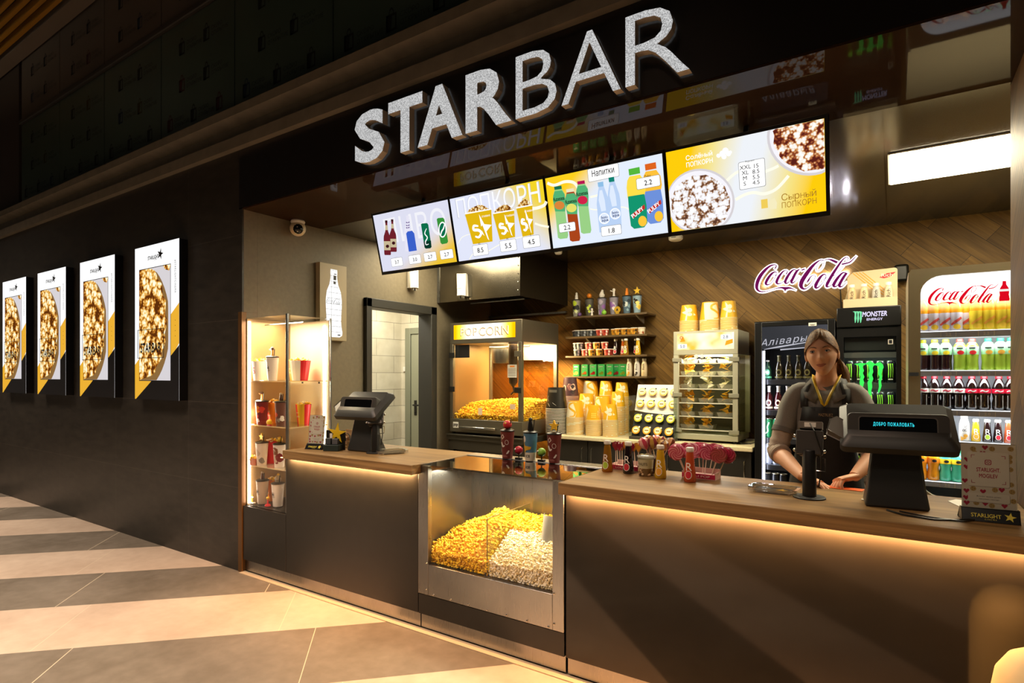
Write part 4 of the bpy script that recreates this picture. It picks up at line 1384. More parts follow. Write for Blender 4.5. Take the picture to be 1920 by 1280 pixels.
# second shelf
z = SHZ[2]
drink_cup('dark red cup with little standing figure on the second case shelf', (AY(491, 740, 2.60).x, 2.60, z), mat('#7a1c1e', .4), .17, .047, .034, art_blobs([ORGC, mat('#d23c30', .4), WHC], 5, 6), 0, group=GC)
drink_cup('brown and orange cup beside the corner post, second case shelf', (AY(527, 740, 2.62).x, 2.62, z), mat('#6d4436', .4), .17, .045, .034, art_blobs([mat('#c9522c', .4), GRYC, WHC], 8, 6), 3, group=GC)
bucket('narrow red bucket behind the cups, second case shelf', (AY(514, 740, 2.71).x, 2.71, z), .055, .042, .16, [REDC, REDC, ORGC, REDC], WHC, GC, word='STAR')
bucket('red and yellow bucket facing the side glass, second case shelf', (AY(569, 740, 2.79).x, 2.79, z), .058, .042, .15, [YELC, REDC, REDC, YELC, REDC, BRC], WHC, GC, word='BAR')
o = MB(YELC).ball((0, 0, .022), .022, 14, 10, (1, .9, 1)).use(REDC).lathe([(.018, 0), (.012, .012)], 10).build('toy_ball', loc=(AY(505, 760, 2.58).x, 2.58, z)); tag(o, 'small round yellow toy between two cups on second case shelf', 'toy')
# third shelf
z = SHZ[1]
drink_cup('pale patterned cup with yellow crescent topper on the third case shelf', (AY(491, 840, 2.60).x, 2.60, z), mat('#e8d6c0', .4), .165, .046, .034, art_blobs([mat('#c8b49a', .4), ORGC, GRYC], 12, 6), 2, group=GC, straw=True)
drink_cup('white cup with brown picture on the third case shelf', (AY(524, 840, 2.61).x, 2.61, z), mat('#ecdfd2', .4), .165, .045, .034, art_blobs([mat('#7a4a2c', .4), mat('#c9b09a', .4), BRC], 17, 6, .026), 1, group=GC)
bucket('plain red bucket heaped with popcorn, third case shelf', (AY(511, 840, 2.70).x, 2.70, z), .062, .046, .165, [REDC], WHC, GC, word='S')
bucket('small red bucket tipped low at the wall side, third case shelf', (AY(474, 850, 2.562).x, 2.562, z), .030, .026, .05, [REDC, PINKC], WHC, GC, word='S')
# bottom
z = SHZ[0] + .001
drink_cup('greyish one-eyed cup on the case floor', (AY(492, 930, 2.60).x, 2.60, z), mat('#b9a48c', .4), .17, .046, .034, art_smile, 3, group=GC)
drink_cup('white one-eyed cup nearest the corner on the case floor', (AY(521, 930, 2.61).x, 2.61, z), mat('#f1e4d2', .4), .165, .046, .034, art_smile, 4, group=GC)
bucket('yellow bucket behind the two cups on the case floor', (AY(512, 930, 2.71).x, 2.71, z), .058, .042, .16, [YELC, ORGC], WHC, GC, word='S')
o = MB(REDC).lathe([(.022, 0), (.018, .012), (.006, .016), (.005, .05)], 12).use(YELC).ball((0, 0, .058), .012, 10, 6).build('toy_stand', loc=(AY(502, 945, 2.57).x, 2.57, z)); tag(o, 'small red toy stand between two cups on the case floor', 'toy')
o = MB(YELC).lathe([(.006, 0), (.005, .05), (.002, .06)], 8).use(WHC).box(-.03, .03, -.008, .008, 0, .008).box(-.015, .015, -.004, .004, .044, .05).build('toy_stand', loc=(AY(473, 940, 2.56).x, 2.56, z)); tag(o, 'thin yellow toy post at the wall side of the case floor', 'toy')

# ================================================================== extractor hood
HX0, HX1, HY0 = XL + .004, -3.02, 4.715
t = thing('extractor_hood', 'dark steel extractor hood above the popcorn machine', 'extractor hood', (0, 0, 0))
MHOOD = graph('hood_steel', lambda nt, v: (ramp(nt, noise(nt, v, 3, 3), [(.3, '#6e685c'), (.7, '#8b8474')]), None, None), r=.22, metal=1.0)
m = MB(MHOOD); m.box(HX0, HX1, HY0, HY0 + .004, 2.245, ZC - .002); m.build('front_panel', t)
MB(mat('#3c362b', .3, .8)).box(HX1 - .004, HX1, HY0 + .005, YB - .002, 2.245, ZC - .002).build('side_panel', t)
for z in (2.30, 2.38, 2.46, 2.54, 2.62):
    for x in (HX0 + .02, HX1 - .02): MB(CHROME).ball((x, HY0 - .004, z), .006, 6, 4).build('rivet', t)
MB(MSTEEL).box(HX0, HX0 + .03, HY0 - .006, HY0 - .001, 2.245, ZC - .002).build('edge_strip', t)
MB(BLACKM).box(HX0 + .01, HX1 - .01, HY0 + .01, YB - .01, 2.40, 2.42).build('inner_plate', t)
for i in range(6): MB(BLACKM).box(HX0 + .1 + i * .15, HX0 + .2 + i * .15, HY0 + .1, YB - .1, 2.34, 2.39).build('filter', t)
MB(MSTEEL).box(HX0, HX1, YB - .05, YB - .002, 2.16, 2.18).build('gutter', t)
MB(MSTEEL).tube([(HX0 + .25, HY0 + .25, 2.25), (HX1 - .1, HY0 + .25, 2.25)], .01, 8).build('rail', t)
pir((-3.70, HY0 - .001, 2.40), 'white angled motion sensor fixed on the extractor hood front', 0)
# ================================================================== popcorn machine on its stand
MX0, MX1, MY0, MY1 = -3.90, -3.0, 4.72, 5.45
t = thing('machine_stand', 'dark steel stand under the popcorn machine', 'stand', (0, 0, 0))
MDST = mat('#4c473c', .4, .6, name='stand_steel')
m = MB(MDST); m.box(MX0 - .03, MX1 + .02, MY0 - .02, MY1, .80, .86); m.box(MX0 - .03, MX1 + .02, MY0 - .03, MY0 - .015, .845, .862); m.build('top', t, bevel=.004)
MB(MDST).box(MX0 - .01, MX1, MY0 - .01, MY0 + .0, .70, .80).build('apron', t)
for x in (MX0, MX1 - .05):
    for y in (MY0, MY1 - .06): MB(MDST).box(x, x + .05, y, y + .05, 0, .80).build('leg', t)
MB(mat('#2a2721', .5)).box(MX0 + .05, MX1 - .05, MY0 + .05, MY0 + .07, .1, .72).build('front_panel', t)
t = thing('popcorn_machine', 'steel and glass popcorn machine with lit sign, full of yellow popcorn', 'popcorn machine', (0, 0, 0))
MPM = mat('#7b7464', .35, .75, name='machine_steel')
PZ0 = .863
m = MB(MPM); m.box(MX0, MX1, MY0, MY1, PZ0 + .02, 1.02); m.build('base', t, bevel=.004)
MB(CHROME).box(MX0 + .14, MX0 + .60, MY0 - .03, MY0 - .001, .925, .945).build('drawer_handle', t, bevel=.004)
m = MB(WHITEP); m.box(MX0 + .045, MX0 + .115, MY0 - .003, MY0 - .001, .925, .985); m.use(INK)
for i in range(4): m.box(MX0 + .052 + .016 * i, MX0 + .062 + .016 * i, MY0 - .004, MY0 - .003, .935 + .01 * (i % 2), .968)
m.build('rating_label', t)
for x in (MX0 + .01, MX1 - .04):
    for y in (MY0 + .02, MY1 - .05): MB(BLACKM).lathe([(.018, PZ0 - .0), (.02, PZ0 + .021)], 10, (x + .015, y + .015, 0)).build('foot', t)
for x, y in ((MX0, MY0), (MX1 - .045, MY0), (MX0, MY1 - .04), (MX1 - .04, MY1 - .04)): MB(MPM).box(x, x + .04, y, y + .04, 1.02, 1.80).build('post', t, bevel=.003)
MB(MPM).box(MX0, MX1, MY0, MY1, 1.80, 2.02).build('canopy', t, bevel=.004)
m = MB(graph('machine_sign', lambda nt, v: (ramp(nt, mth(nt, 'ABSOLUTE', mth(nt, 'MULTIPLY', sep(nt, v)[0], 1.0)), [(.18, '#fffff2'), (.30, '#ffe23a'), (.36, '#ffb400')]), None, None), emit=1.5))
o_ = (MX0 + MX1) / 2
m.poly([(-.385, 0, 0), (.385, 0, 0), (.385, 0, .15), (-.385, 0, .15)])
fn = FRONT(0, -.001, 0)
m.use(mat('#a8741a', .5)); m.text('POP', .115, lambda u, v, w=0: fn(-.19 + u, .035 + v, w), .001, bold=.03, sp=1.1)
m.text('CORN', .125, lambda u, v, w=0: fn(.125 + u, .03 + v, w), .001, bold=.03, sp=1.05)
m.use(glow('#fff6d0', 1.3)); m.text('POP', .115, lambda u, v, w=0: fn(-.187 + u, .038 + v, w), .002, bold=-.008, sp=1.12)
m.text('CORN', .125, lambda u, v, w=0: fn(.128 + u, .034 + v, w), .002, bold=-.008, sp=1.07)
m.build('lit_sign', t, loc=(o_ - .01, MY0 - .004, 1.845), smooth=0)
for n_, bx in (('front_glass', (MX0 + .04, MX1 - .045, MY0 + .004, MY0 + .009, 1.03, 1.80)), ('side_glass', (MX1 - .01, MX1 - .005, MY0 + .05, MY1 - .05, 1.03, 1.80))):
    MB(CLEAR).box(*bx).build(n_, t, smooth=0)
MB(mat('#8c6d42', .4)).box(MX0 + .004, MX0 + .01, MY0 + .04, MY1 - .04, 1.03, 1.80).build('side_wall', t)
bk = MB(MPM); bk.box(MX0 + .04, MX1 - .04, MY1 - .012, MY1 - .006, 1.64, 1.80)
bk.build('rear_wall', t)
MB(glass('#ffeccb')).box(MX0 + .04, MX1 - .04, MY1 - .012, MY1 - .007, 1.02, 1.638).build('rear_glass', t, smooth=0)
MB(mat('#141310', .5)).box(MX0 + .045, MX0 + .235, MY0 + .03, MY0 + .035, 1.655, 1.79).build('speaker_grille', t)
kt = MB(MSTEEL); kt.lathe([(.085, 1.60), (.10, 1.64), (.10, 1.75)], 20, (MX0 + .42, MY0 + .35, 0)); kt.build('kettle', t)
MB(MSTEEL).tube([(MX0 + .30, MY0 + .3, 1.77), (MX1 - .1, MY0 + .3, 1.77)], .008, 8).build('rail', t)
arm = MB(mat('#5a4a36', .35, .7)); arm.lathe([(.02, 1.36), (.045, 1.40), (.05, 1.80)], 12, (MX1 - .22, MY0 + .18, 0)); arm.tube([(MX1 - .22, MY0 + .18, 1.36), (MX1 - .20, MY0 + .17, 1.31), (MX1 - .24, MY0 + .17, 1.28)], .012, 8); arm.build('drop_chute', t)
m = MB(WHITEP); m.box(MX1 - .25, MX1 - .14, MY0 + .120, MY0 + .122, 1.45, 1.58); m.use(ORGC); m.box(MX1 - .22, MX1 - .165, MY0 + .119, MY0 + .120, 1.555, 1.57); m.use(GRYC)
for i in range(5): m.box(MX1 - .24, MX1 - .15, MY0 + .119, MY0 + .120, 1.47 + .016 * i, 1.474 + .016 * i)
m.build('notice', t)
for z in (1.30, 1.655):
    for x in (MX0 - .008, MX1 - .085): MB(mat('#1a1814', .4) if z < 1.5 or x < -3.5 else MPM).box(x, x + .075, MY0 - .008, MY0 - .001, z, z + .055).build('hinge', t, bevel=.002)
MB(mat('#e6c8a8', .6)).box(MX0 + .37, MX0 + .42, MY0 + .001, MY0 + .003, 1.07, 1.14).build('price_tag', t)
MB(mat('#e6c8a8', .6)).box(MX1 - .14, MX1 - .08, MY0 + .001, MY0 + .003, 1.14, 1.19).build('price_tag', t)
o = heap('popcorn', t, lambda x, y: min(1.05 + .16 * math.sin(min(1, (y - MY0) / .4) * PI / 2) * (.72 + .28 * math.sin((x - MX0) / 1.15 * PI)), 1.3), MX0 + .05, MX1 - .03, MY0 + .03, MY1 - .06, .024, .0145, YEL, 21, 1.03, True)
o['kind'] = 'stuff'
light('machine_light', 'AREA', (o_, MY0 + .36, 1.79), 19, (1.0, .72, .34), .7, .5)
light('machine_light', 'AREA', (o_ + .1, MY0 + .42, 1.72), 60, (1.0, .76, .36), .35, .2, (R(62), 0, 0))  # added fill, turned backwards to brighten the planks behind the rear glass

# ================================================================== wall shelves with goods
SHX0, SHX1 = -2.91, -2.01
SZ = [2.092, 1.880, 1.676, 1.462]
for i, z in enumerate(SZ):
    t = thing('wall_shelf', ['top dark wall shelf carrying tall cups', 'second dark wall shelf carrying snack tubs', 'third dark wall shelf with stacked tubs and juices', 'lowest dark wall shelf with green cartons'][i], 'shelf', (0, 0, z), group='dark wall shelves')
    MB(mat('#5d4a2e', .4, name='shelf_board')).box(SHX0, SHX1, 5.44, YB - .001, -.018, 0).build('board', t, bevel=.002)
    for x in (SHX0 + .22, SHX1 - .13): MB(mat('#b9ac92', .4, .6)).prism([(5.47, -.0185), (YB - .001, -.0185), (YB - .001, -.09), (YB - .02, -.09)], x - .006, x + .006, lambda u, v, w: Vector((w, u, v))).build('bracket', t)
SY = 5.52
PXX = lambda px: AY(px, 600, SY).x
# tall cups
cc = [('lime and grey cup with clear topper', mat('#8f8a80', .4), [mat('#b9cf2e', .4), mat('#e0e4b0', .4), INK], 3),
      ('lime and black cup with orange topper', mat('#55514a', .4), [mat('#b9cf2e', .4), mat('#cfe04a', .4), INK], 1),
      ('violet grey cup with small white topper', mat('#7d7888', .4), [mat('#b0a8ba', .4), mat('#8f5fae', .4), mat('#cfc8d4', .4)], 4),
      ('violet grey cup with tall white topper', mat('#8d8794', .4), [mat('#c9c2cf', .4), mat('#8f5fae', .4), WHC], 0),
      ('blue grey cup with pointed orange topper', mat('#50687a', .4), [mat('#cfd6d2', .4), mat('#23303a', .4), mat('#8fb0bc', .4)], 3),
      ('blue cup with yellow pattern and straw', mat('#8aa4b4', .4), [mat('#e8c22e', .4), mat('#f0dc7a', .4), INK], 2)]
tc_ = [[WHC] * 4, [ORGC] * 4, [WHC] * 4, [WHC, WHC, WHC, WHC], [ORGC, ORGC, YELC, ORGC], [YELC] * 4]
for i, (px, (lb, body, cols, fg)) in enumerate(zip((1081, 1105, 1128.7, 1151, 1175.4, 1194.7), cc)):
    drink_cup(lb + ' on the top wall shelf', (PXX(px), SY, SZ[0]), body, .175, .046, .033, art_blobs(cols, 30 + i, 6, .022), fg, group='tall cups on the top wall shelf', s=1.25, cols=tc_[i], straw=i in (2, 5))
o = MB(mat('#6a4a86', .4)).ball((0, 0, .022), .022, 12, 8).build('toy_ball', loc=(PXX(1090.5), 5.475, SZ[0])); tag(o, 'small violet ball at the first lime cup on top shelf', 'toy')
o = MB(WHC).lathe([(.012, 0), (.009, .03), (.012, .055)], 10).ball((0, 0, .066), .012, 10, 6).tube([(-.02, 0, .035), (0, 0, .055), (.02, 0, .04)], .004, 6).build('toy_figure', loc=(PXX(1113.5), 5.475, SZ[0])); tag(o, 'small white standing toy on the top shelf', 'toy')
o = MB(mat('#86c23a', .4)).ball((0, 0, .025), .025, 12, 6, (1.1, .7, 1)).lathe([(.012, .04), (.002, .062)], 8).build('toy_leaf', loc=(PXX(1136), 5.475, SZ[0])); tag(o, 'small green toy beside a violet cup on top shelf', 'toy')
m = MB(mat('#c9a02a', .35, .4)); m.lathe([(.034, -.006), (.034, .006)], 20, M=Matrix.Translation((0, 0, .045)) @ Matrix.Rotation(R(90), 4, 'X')); m.box(-.02, .02, -.008, .008, 0, .012); m.use(INK)
m.prism([(-.012, .035), (.012, .035), (0, .062)], -.009, -.0062, lambda u, v, w: Vector((u, w, v))); o = m.build('toy_emblem', loc=(PXX(1161), 5.475, SZ[0])); tag(o, 'round gold badge toy between two cups on top shelf', 'toy')


def tub_kind(col, dots):
    def mk():
        t = thing('snack_tub', 'x', 'snack tub')
        m = MB(mat(col, .4)); m.lathe([(.030, 0), (.038, .062)], 18); art_blobs(dots, 4, 9, .011)(m, cone(.030, .13), .062, .034); m.build('tub', t)
        MB(WHC).lathe([(.039, .062), (.0405, .066), (.037, .070)], 18).build('lid', t)
        return t
    return Kind(mk)


DKT = tub_kind('#4a4c50', [mat('#8b8e94', .4), mat('#2a2b2e', .4), mat('#a9acb0', .4)])
RDT = tub_kind('#b8402e', [mat('#e88a72', .4), mat('#8a2018', .4), WHC])
ORT = tub_kind('#c98a1e', [mat('#f0c84a', .4), mat('#8a5a10', .4), INK])
WHT = tub_kind('#d9c9a8', [mat('#a8542e', .4), mat('#efe4cc', .4)])
tubs2 = [(1076, DKT), (1082.5, DKT), (1094, DKT), (1106, DKT), (1113, DKT), (1124, RDT), (1134.6, RDT), (1149, ORT), (1159, ORT), (1171, ORT), (1178, ORT), (1189, ORT), (1203, WHT)]
cn = {id(DKT): 'grey', id(RDT): 'red', id(ORT): 'orange', id(WHT): 'cream'}
for i, (px, k) in enumerate(tubs2):
    k.put((PXX(px), SY + (.045 if i in (0, 4, 7, 10) else 0), SZ[1]), '%s snack tub, %s from the side wall end on the second wall shelf' % (cn[id(k)], ORD[i]), 'snack tubs on the wall shelves')
for i, (px, k) in enumerate(((1082, DKT), (1096.8, RDT), (1109.4, ORT), (1124, ORT), (1139, RDT), (1146, RDT))):
    k.put((PXX(px), SY + (.05 if i == 5 else 0), SZ[2]), '%s snack tub, %s in the lower row on the third wall shelf' % (cn[id(k)], ORD[i]), 'snack tubs on the wall shelves')
for i, (px, k) in enumerate(((1079.3, DKT), (1087.3, DKT), (1103.4, RDT), (1118.3, ORT), (1133.9, RDT))):
    k.put((PXX(px), SY + (.0 if i else .02), SZ[2] + .0705), '%s snack tub, %s in the upper row on the third wall shelf' % (cn[id(k)], ORD[i]), 'snack tubs on the wall shelves')


def juice_bottle(label, loc, liquid, fruit, h=.16, s=1.0, group=None, rz=0.0, clear=True):
    """straight cone juice bottle: glass body, white cap, printed letter and fruit"""
    t = thing('juice_bottle', label, 'juice bottle', loc, rz, group)
    k = h / .19
    m = MB(liquid); m.lathe([(.030 * k, 0), (.0335 * k, .006 * k), (.033 * k, .03 * k), (.0205 * k, .150 * k), (.0175 * k, .165 * k)], 24)
    m.use(glass('#f6f6ee', boost=1.3)); m.lathe([(.0175 * k, .165 * k), (.0185 * k, .168 * k)], 24, caps=False); m.build('bottle', t)
    MB(mat('#e6e2da', .35)).lathe([(.0205 * k, .168 * k), (.0215 * k, .171 * k), (.0215 * k, .186 * k), (.019 * k, .19 * k)], 24).build('cap', t)
    cf = cone(.0365 * k, -.1035, 0)
    m = MB(mat('#f2efe8', .4))
    m.text('R', .062 * k, lambda u, v, w=0: cf(u, v + .065 * k, w), .0006, bold=.0, L=.008)
    m.use(fruit); m.flat(circle(0, .042 * k, .017 * k, 18, ry=.021 * k), cf, .0007, L=.008); m.use(mat('#f2efe8', .4))
    for q in outline(circle(0, .042 * k, .019 * k, 18, ry=.023 * k), .002): m.poly([cf(u, v, .0009) for u, v in q])
    m.build('print', t)
    return t


JD = mat('#1a0c0e', .1, coat=.6); JO = mat('#9a4a14', .12, coat=.6); JY = mat('#c9a01a', .12, coat=.6); JR = mat('#b84a22', .12, coat=.6); JA = drink('#c8922a', .6)
FG = mat('#a8c83a', .4); FR_ = mat('#c83040', .4); FO = mat('#e8a83a', .4)
for i, (px, lq, fr_, dy) in enumerate(((1154.6, JD, FR_, 0), (1168.7, JO, FR_, .0), (1176.4, JA, FG, -.035), (1190.3, JD, FR_, .03), (1198.4, JY, FO, -.03))):
    juice_bottle(['dark juice bottle next to the snack tubs on the third wall shelf', 'brown red juice bottle second on the third wall shelf', 'amber juice bottle with green fruit on the third wall shelf', 'dark juice bottle behind the yellow one on the third wall shelf', 'yellow juice bottle at the open end of the third wall shelf'][i], (PXX(px), SY + dy, SZ[2]), lq, fr_, .165, group='juice bottles on the third wall shelf')
# cartons and milk drinks
def carton():
    t = thing('juice_carton', 'x', 'juice carton')
    MB(mat('#14803a', .4)).box(-.036, .036, -.025, .025, 0, .125).build('carton', t, bevel=.003)
    return t


KC = Kind(carton)
for i, (px, fc) in enumerate(((1082, FO), (1098, ORGC), (1114, REDC), (1129.4, FG), (1145, FO), (1156, REDC), (1168, FG))):
    o = KC.put((PXX(px), SY + (.02 if i in (5, 6) else 0), SZ[3]), 'green juice carton with %s, %s from the popcorn machine end' % (['orange slice', 'orange pieces', 'red fruit', 'pale green fruit', 'round orange', 'dark red fruit', 'green pear'][i], ORD[i]), 'green juice cartons on the lowest shelf')
    m = MB(fc); fn = FRONT(0, -.0255, 0); m.flat(circle(.006, .034, .018, 14), fn, .0004); m.flat(circle(-.018, .026, .011, 10), fn, .0003)
    m.use(WHITEP); m.text('juice', .018, lambda u, v, w=0: fn(u, .094 + v, w), .0004) if False else m.flat(rect(-.022, .094, .02, .106), fn, .0004); m.flat(rect(-.02, .072, .01, .076), fn, .0004)
    m.build('print', o, smooth=0)


def milk_bottle(label, loc, body, spot, h=.178, group=None):
    t = thing('milk_drink_bottle', label, 'bottle', loc, 0, group); k = h / .178
    m = MB(body); m.lathe([(.024 * k, 0), (.029 * k, .01 * k), (.030 * k, .06 * k), (.028 * k, .11 * k), (.020 * k, .145 * k), (.016 * k, .155 * k)], 20); m.build('bottle', t)
    MB(mat('#efe9dc', .4)).lathe([(.020 * k, .155 * k), (.020 * k, .175 * k), (.018 * k, .178 * k)], 18).build('cap', t)
    cf = cone(.030 * k, 0)
    m = MB(mat('#2a2420', .5)); m.text('Rich', .036 * k, lambda u, v, w=0: cf(-v + .012 * k, .095 * k + u, w), .001, bold=.01, L=.01)
    m.use(spot); m.flat(circle(.004, .035 * k, .012 * k, 12), cf, .001, L=.01); m.flat([(-.02 * k, .0), (.012 * k, .02 * k), (-.022 * k, .03 * k)], cf, .0008, L=.01); m.build('print', t)
    return t


GM = 'milk drink bottles on the lowest wall shelf'
for i, (px, c1, c2) in enumerate(((1180, '#d9cdb0', FO), (1194.7, '#cfcac4', mat('#3a3430', .5)), (1208, '#d6c39c', mat('#c9b080', .5)))):
    milk_bottle(['cream milk drink bottle with orange spot next to the green cartons', 'grey milk drink bottle with black spots on the lowest shelf', 'beige milk drink bottle at the open end of the lowest shelf'][i], (PXX(px), SY, SZ[3]), mat(c1, .4), c2, group=GM)

# ================================================================== back counter
BZ = .885; BY0 = 4.98
BX0, BX1 = -2.80, -.955
o = MB(mat('#d8cba6', .4, noise=.1, nscale=60, name='cream_worktop')).box(BX0, BX1, BY0, YB - .002, BZ - .035, BZ).build('back_worktop', bevel=.005); tag(o, 'cream back worktop along the wood wall', 'worktop')
MCAB = mat('#211e19', .45, name='dark_cabinet')
cabx = [BX0 + .02, -2.44, -2.08, -1.70, -1.33, BX1 - .01]
for i in range(5):
    t = thing('base_cabinet', 'dark base cabinet under the cream worktop, %s from the popcorn machine' % ORD[i], 'cabinet', (cabx[i], BY0 + .03, 0), group='dark base cabinets')
    w = cabx[i + 1] - cabx[i]
    MB(MCAB).box(.002, w - .002, .02, .64, .08, BZ - .036).build('body', t)
    MB(MCAB).box(.004, w - .004, 0, .018, .09, BZ - .045).build('door', t, bevel=.002)
    hx = w - .05 if i % 2 == 0 else .05
    hb_ = MB(CHROME); hb_.tube([(hx, -.004, .78), (hx, -.03, .77), (hx, -.034, .70), (hx, -.03, .63), (hx, -.004, .62)], [.008, .006, .007, .006, .008], 8); hb_.build('handle', t.children[1])

# stacks of upside-down popcorn cups: each cup a thing
def pop_cup(body, rim, h, rt, rb, art):
    """paper cup standing on its mouth: rim at the bottom, closed base on top"""
    def mk():
        t = thing('popcorn_cup', 'x', 'popcorn cup')
        k = (rb - rt) / h
        m = MB(body); m.lathe([(rt, .003), (rb, h)], 24, caps=False); m.poly([(rb * .97 * math.cos(2 * PI * i / 24), rb * .97 * math.sin(2 * PI * i / 24), h - .004) for i in range(24)])
        if art: art(m, cone(rt, k), h, (rt + rb) / 2)
        m.build('cup', t)
        MB(rim).lathe([(rt - .001, 0), (rt + .003, .001), (rt + .003, .005), (rt - .001, .006)], 24, caps=False).build('rim', t)
        return t
    return mk


YCUP = mat('#e2ac16', .45); YWH = mat('#e9dfc2', .45); RIM = mat('#ecdcae', .45)


def art_S(m, cf, h, r):
    m.use(YWH)
    m.flat([(-1.3 * r, .02 * h), (-1.3 * r, .95 * h), (.55 * r, .95 * h), (.75 * r, .55 * h), (.45 * r, .02 * h)], cf, .0008, L=.012)
    m.use(YCUP)
    m.ribbon([(.62 * r, .86 * h), (.2 * r, .90 * h), (-.35 * r, .80 * h), (-.45 * r, .62 * h), (0, .48 * h), (.4 * r, .34 * h), (.3 * r, .12 * h), (-.3 * r, .08 * h)], [.006, .012, .018, .020, .020, .020, .014, .006], lambda u, v, w: cf(u, v, w), .0014)
    m.flat([(.1 * r, .9 * h), (1.5 * r, .95 * h), (1.5 * r, .02 * h), (.7 * r, .02 * h), (.45 * r, .5 * h)], cf, .0011, L=.012)


def art_star(m, cf, h, r):
    m.use(YWH)
    m.flat([(-.2 * r, .02 * h), (-.05 * r, .40 * h), (-.75 * r, .55 * h), (-.15 * r, .62 * h), (-.3 * r, .96 * h), (.25 * r, .66 * h), (.1 * r, .40 * h), (.05 * r, .02 * h)], cf, .0008, L=.012)
    m.flat(circle(.35 * r, .66 * h, .28 * r, 14, ry=.14 * h), cf, .0008, L=.012); m.flat(circle(.35 * r, .40 * h, .32 * r, 14, ry=.10 * h), cf, .0008, L=.012)
    m.flat([(.85 * r, .48 * h), (1.2 * r, .36 * h), (.8 * r, .34 * h)], cf, .0008, L=.012)


def art_txt(m, cf, h, r):
    m.use(YWH); m.flat([(-1.4 * r, .5 * h), (-.9 * r, .95 * h), (-.5 * r, .72 * h), (-1.0 * r, .1 * h)], cf, .0008, L=.012)
    m.use(mat('#f2cf5a', .45))
    for q in range(3): m.flat(rect(-.05 * r, h * (.2 + .12 * q), .65 * r, h * (.26 + .12 * q)), cf, .0008, L=.015)


def art_blk(m, cf, h, r):
    m.use(mat('#6a665c', .4)); m.flat(rect(-.4 * r, .78 * h, .5 * r, .9 * h), cf, .0008, L=.015)
    m.use(WHC); m.ribbon([(-.5 * r, .62 * h), (-.6 * r, .5 * h), (-.4 * r, .36 * h)], [.002, .004, .002], cf, .0009); m.ribbon([(.1 * r, .3 * h), (.5 * r, .18 * h)], [.002, .002], cf, .0009)
    m.ribbon([(-.5 * r, .28 * h), (-.2 * r, .12 * h)], [.003, .002], cf, .0009)


KIND_L = {'S': Kind(pop_cup(YCUP, RIM, .165, .088, .068, art_S)), 'T': Kind(pop_cup(YCUP, RIM, .145, .078, .064, art_txt)), 'X': Kind(pop_cup(YCUP, RIM, .150, .072, .056, art_star)),
          'M': Kind(pop_cup(YCUP, RIM, .150, .084, .066, art_star)), 'K': Kind(pop_cup(mat('#24211b', .35), mat('#efe6d2', .4), .215, .108, .086, art_blk)),
          'P': Kind(pop_cup(mat('#4a3038', .4), mat('#e8c8b8', .4), .2, .088, .066, art_blobs([mat('#8a5a58', .4), mat('#2c1c22', .4), mat('#d9b8a0', .4)], 77, 8, .03)))}


PLACED = []


def cup_stack(kind, x, y, z, ztop, pitch, desc, group, rz=0.0):
    k = KIND_L[kind]
    h = {'S': .165, 'T': .145, 'X': .150, 'M': .150, 'K': .215, 'P': .2}[kind]
    n = max(1, int(round((ztop - z - h) / pitch)) + 1)
    for i in range(n):                       # i counted from the bottom
        q = n - 1 - i
        lb = ('topmost %s cup of ' % desc[0] if q == 0 else ('%s cup from the top of ' % ORD[q] if q < len(ORD) else 'lowest cup of ')) + desc[1]
        k.put((x, y, z + i * pitch), lb, group, rz + (0 if q == 0 else .7 * i))


def stk(kind, xl, xr, ytop, zb, Y, pitch, desc, rz=.15):
    xc = AY((xl + xr) / 2, 780, Y).x
    zt = AY((xl + xr) / 2, ytop, Y - .06).z
    cup_stack(kind, xc, Y, zb, zt, pitch, desc, 'cups in ' + desc[1], rz)


stk('K', 1023, 1064, 726, BZ + .001, 5.13, .0155, ('black', 'the black cup stack'), 0)
stk('S', 1061, 1096, 752, BZ + .001, 5.15, .0105, ('big S', 'front stack beside the black cups'), .05)
stk('T', 1096.5, 1131, 760, BZ + .001, 5.14, .0115, ('yellow', 'front middle stack, lettered side out'), .1)
stk('X', 1131, 1158, 758, BZ + .001, 5.14, .0105, ('starred', 'front narrow stack by the sauce rack'), 0)
stk('M', 1085, 1115, 737, BZ + .001, 5.34, .0125, ('yellow', 'second row stack behind the big S stack'), .2)
stk('S', 1115, 1146, 742, BZ + .001, 5.33, .0125, ('swirl', 'second row middle stack of yellow cups'), -.3)
stk('X', 1147, 1170, 734, BZ + .001, 5.34, .0125, ('narrow', 'second row narrow yellow stack'), .2)
stk('S', 1093, 1122, 714, BZ + .001, 5.54, .0135, ('yellow', 'rear stack tallest beside the dark cup'), .5)
stk('X', 1126, 1147, 713, BZ + .001, 5.52, .0135, ('narrow', 'rear narrow stack under the cartons'), .1)
stk('X', 1155, 1177, 716, BZ + .001, 5.52, .0135, ('narrow', 'rear stack behind the sauce rack edge'), .3)
stk('P', 1052, 1086, 707, BZ + .001, 5.40, .014, ('dark pictured', 'stack behind the black cups'), .2)

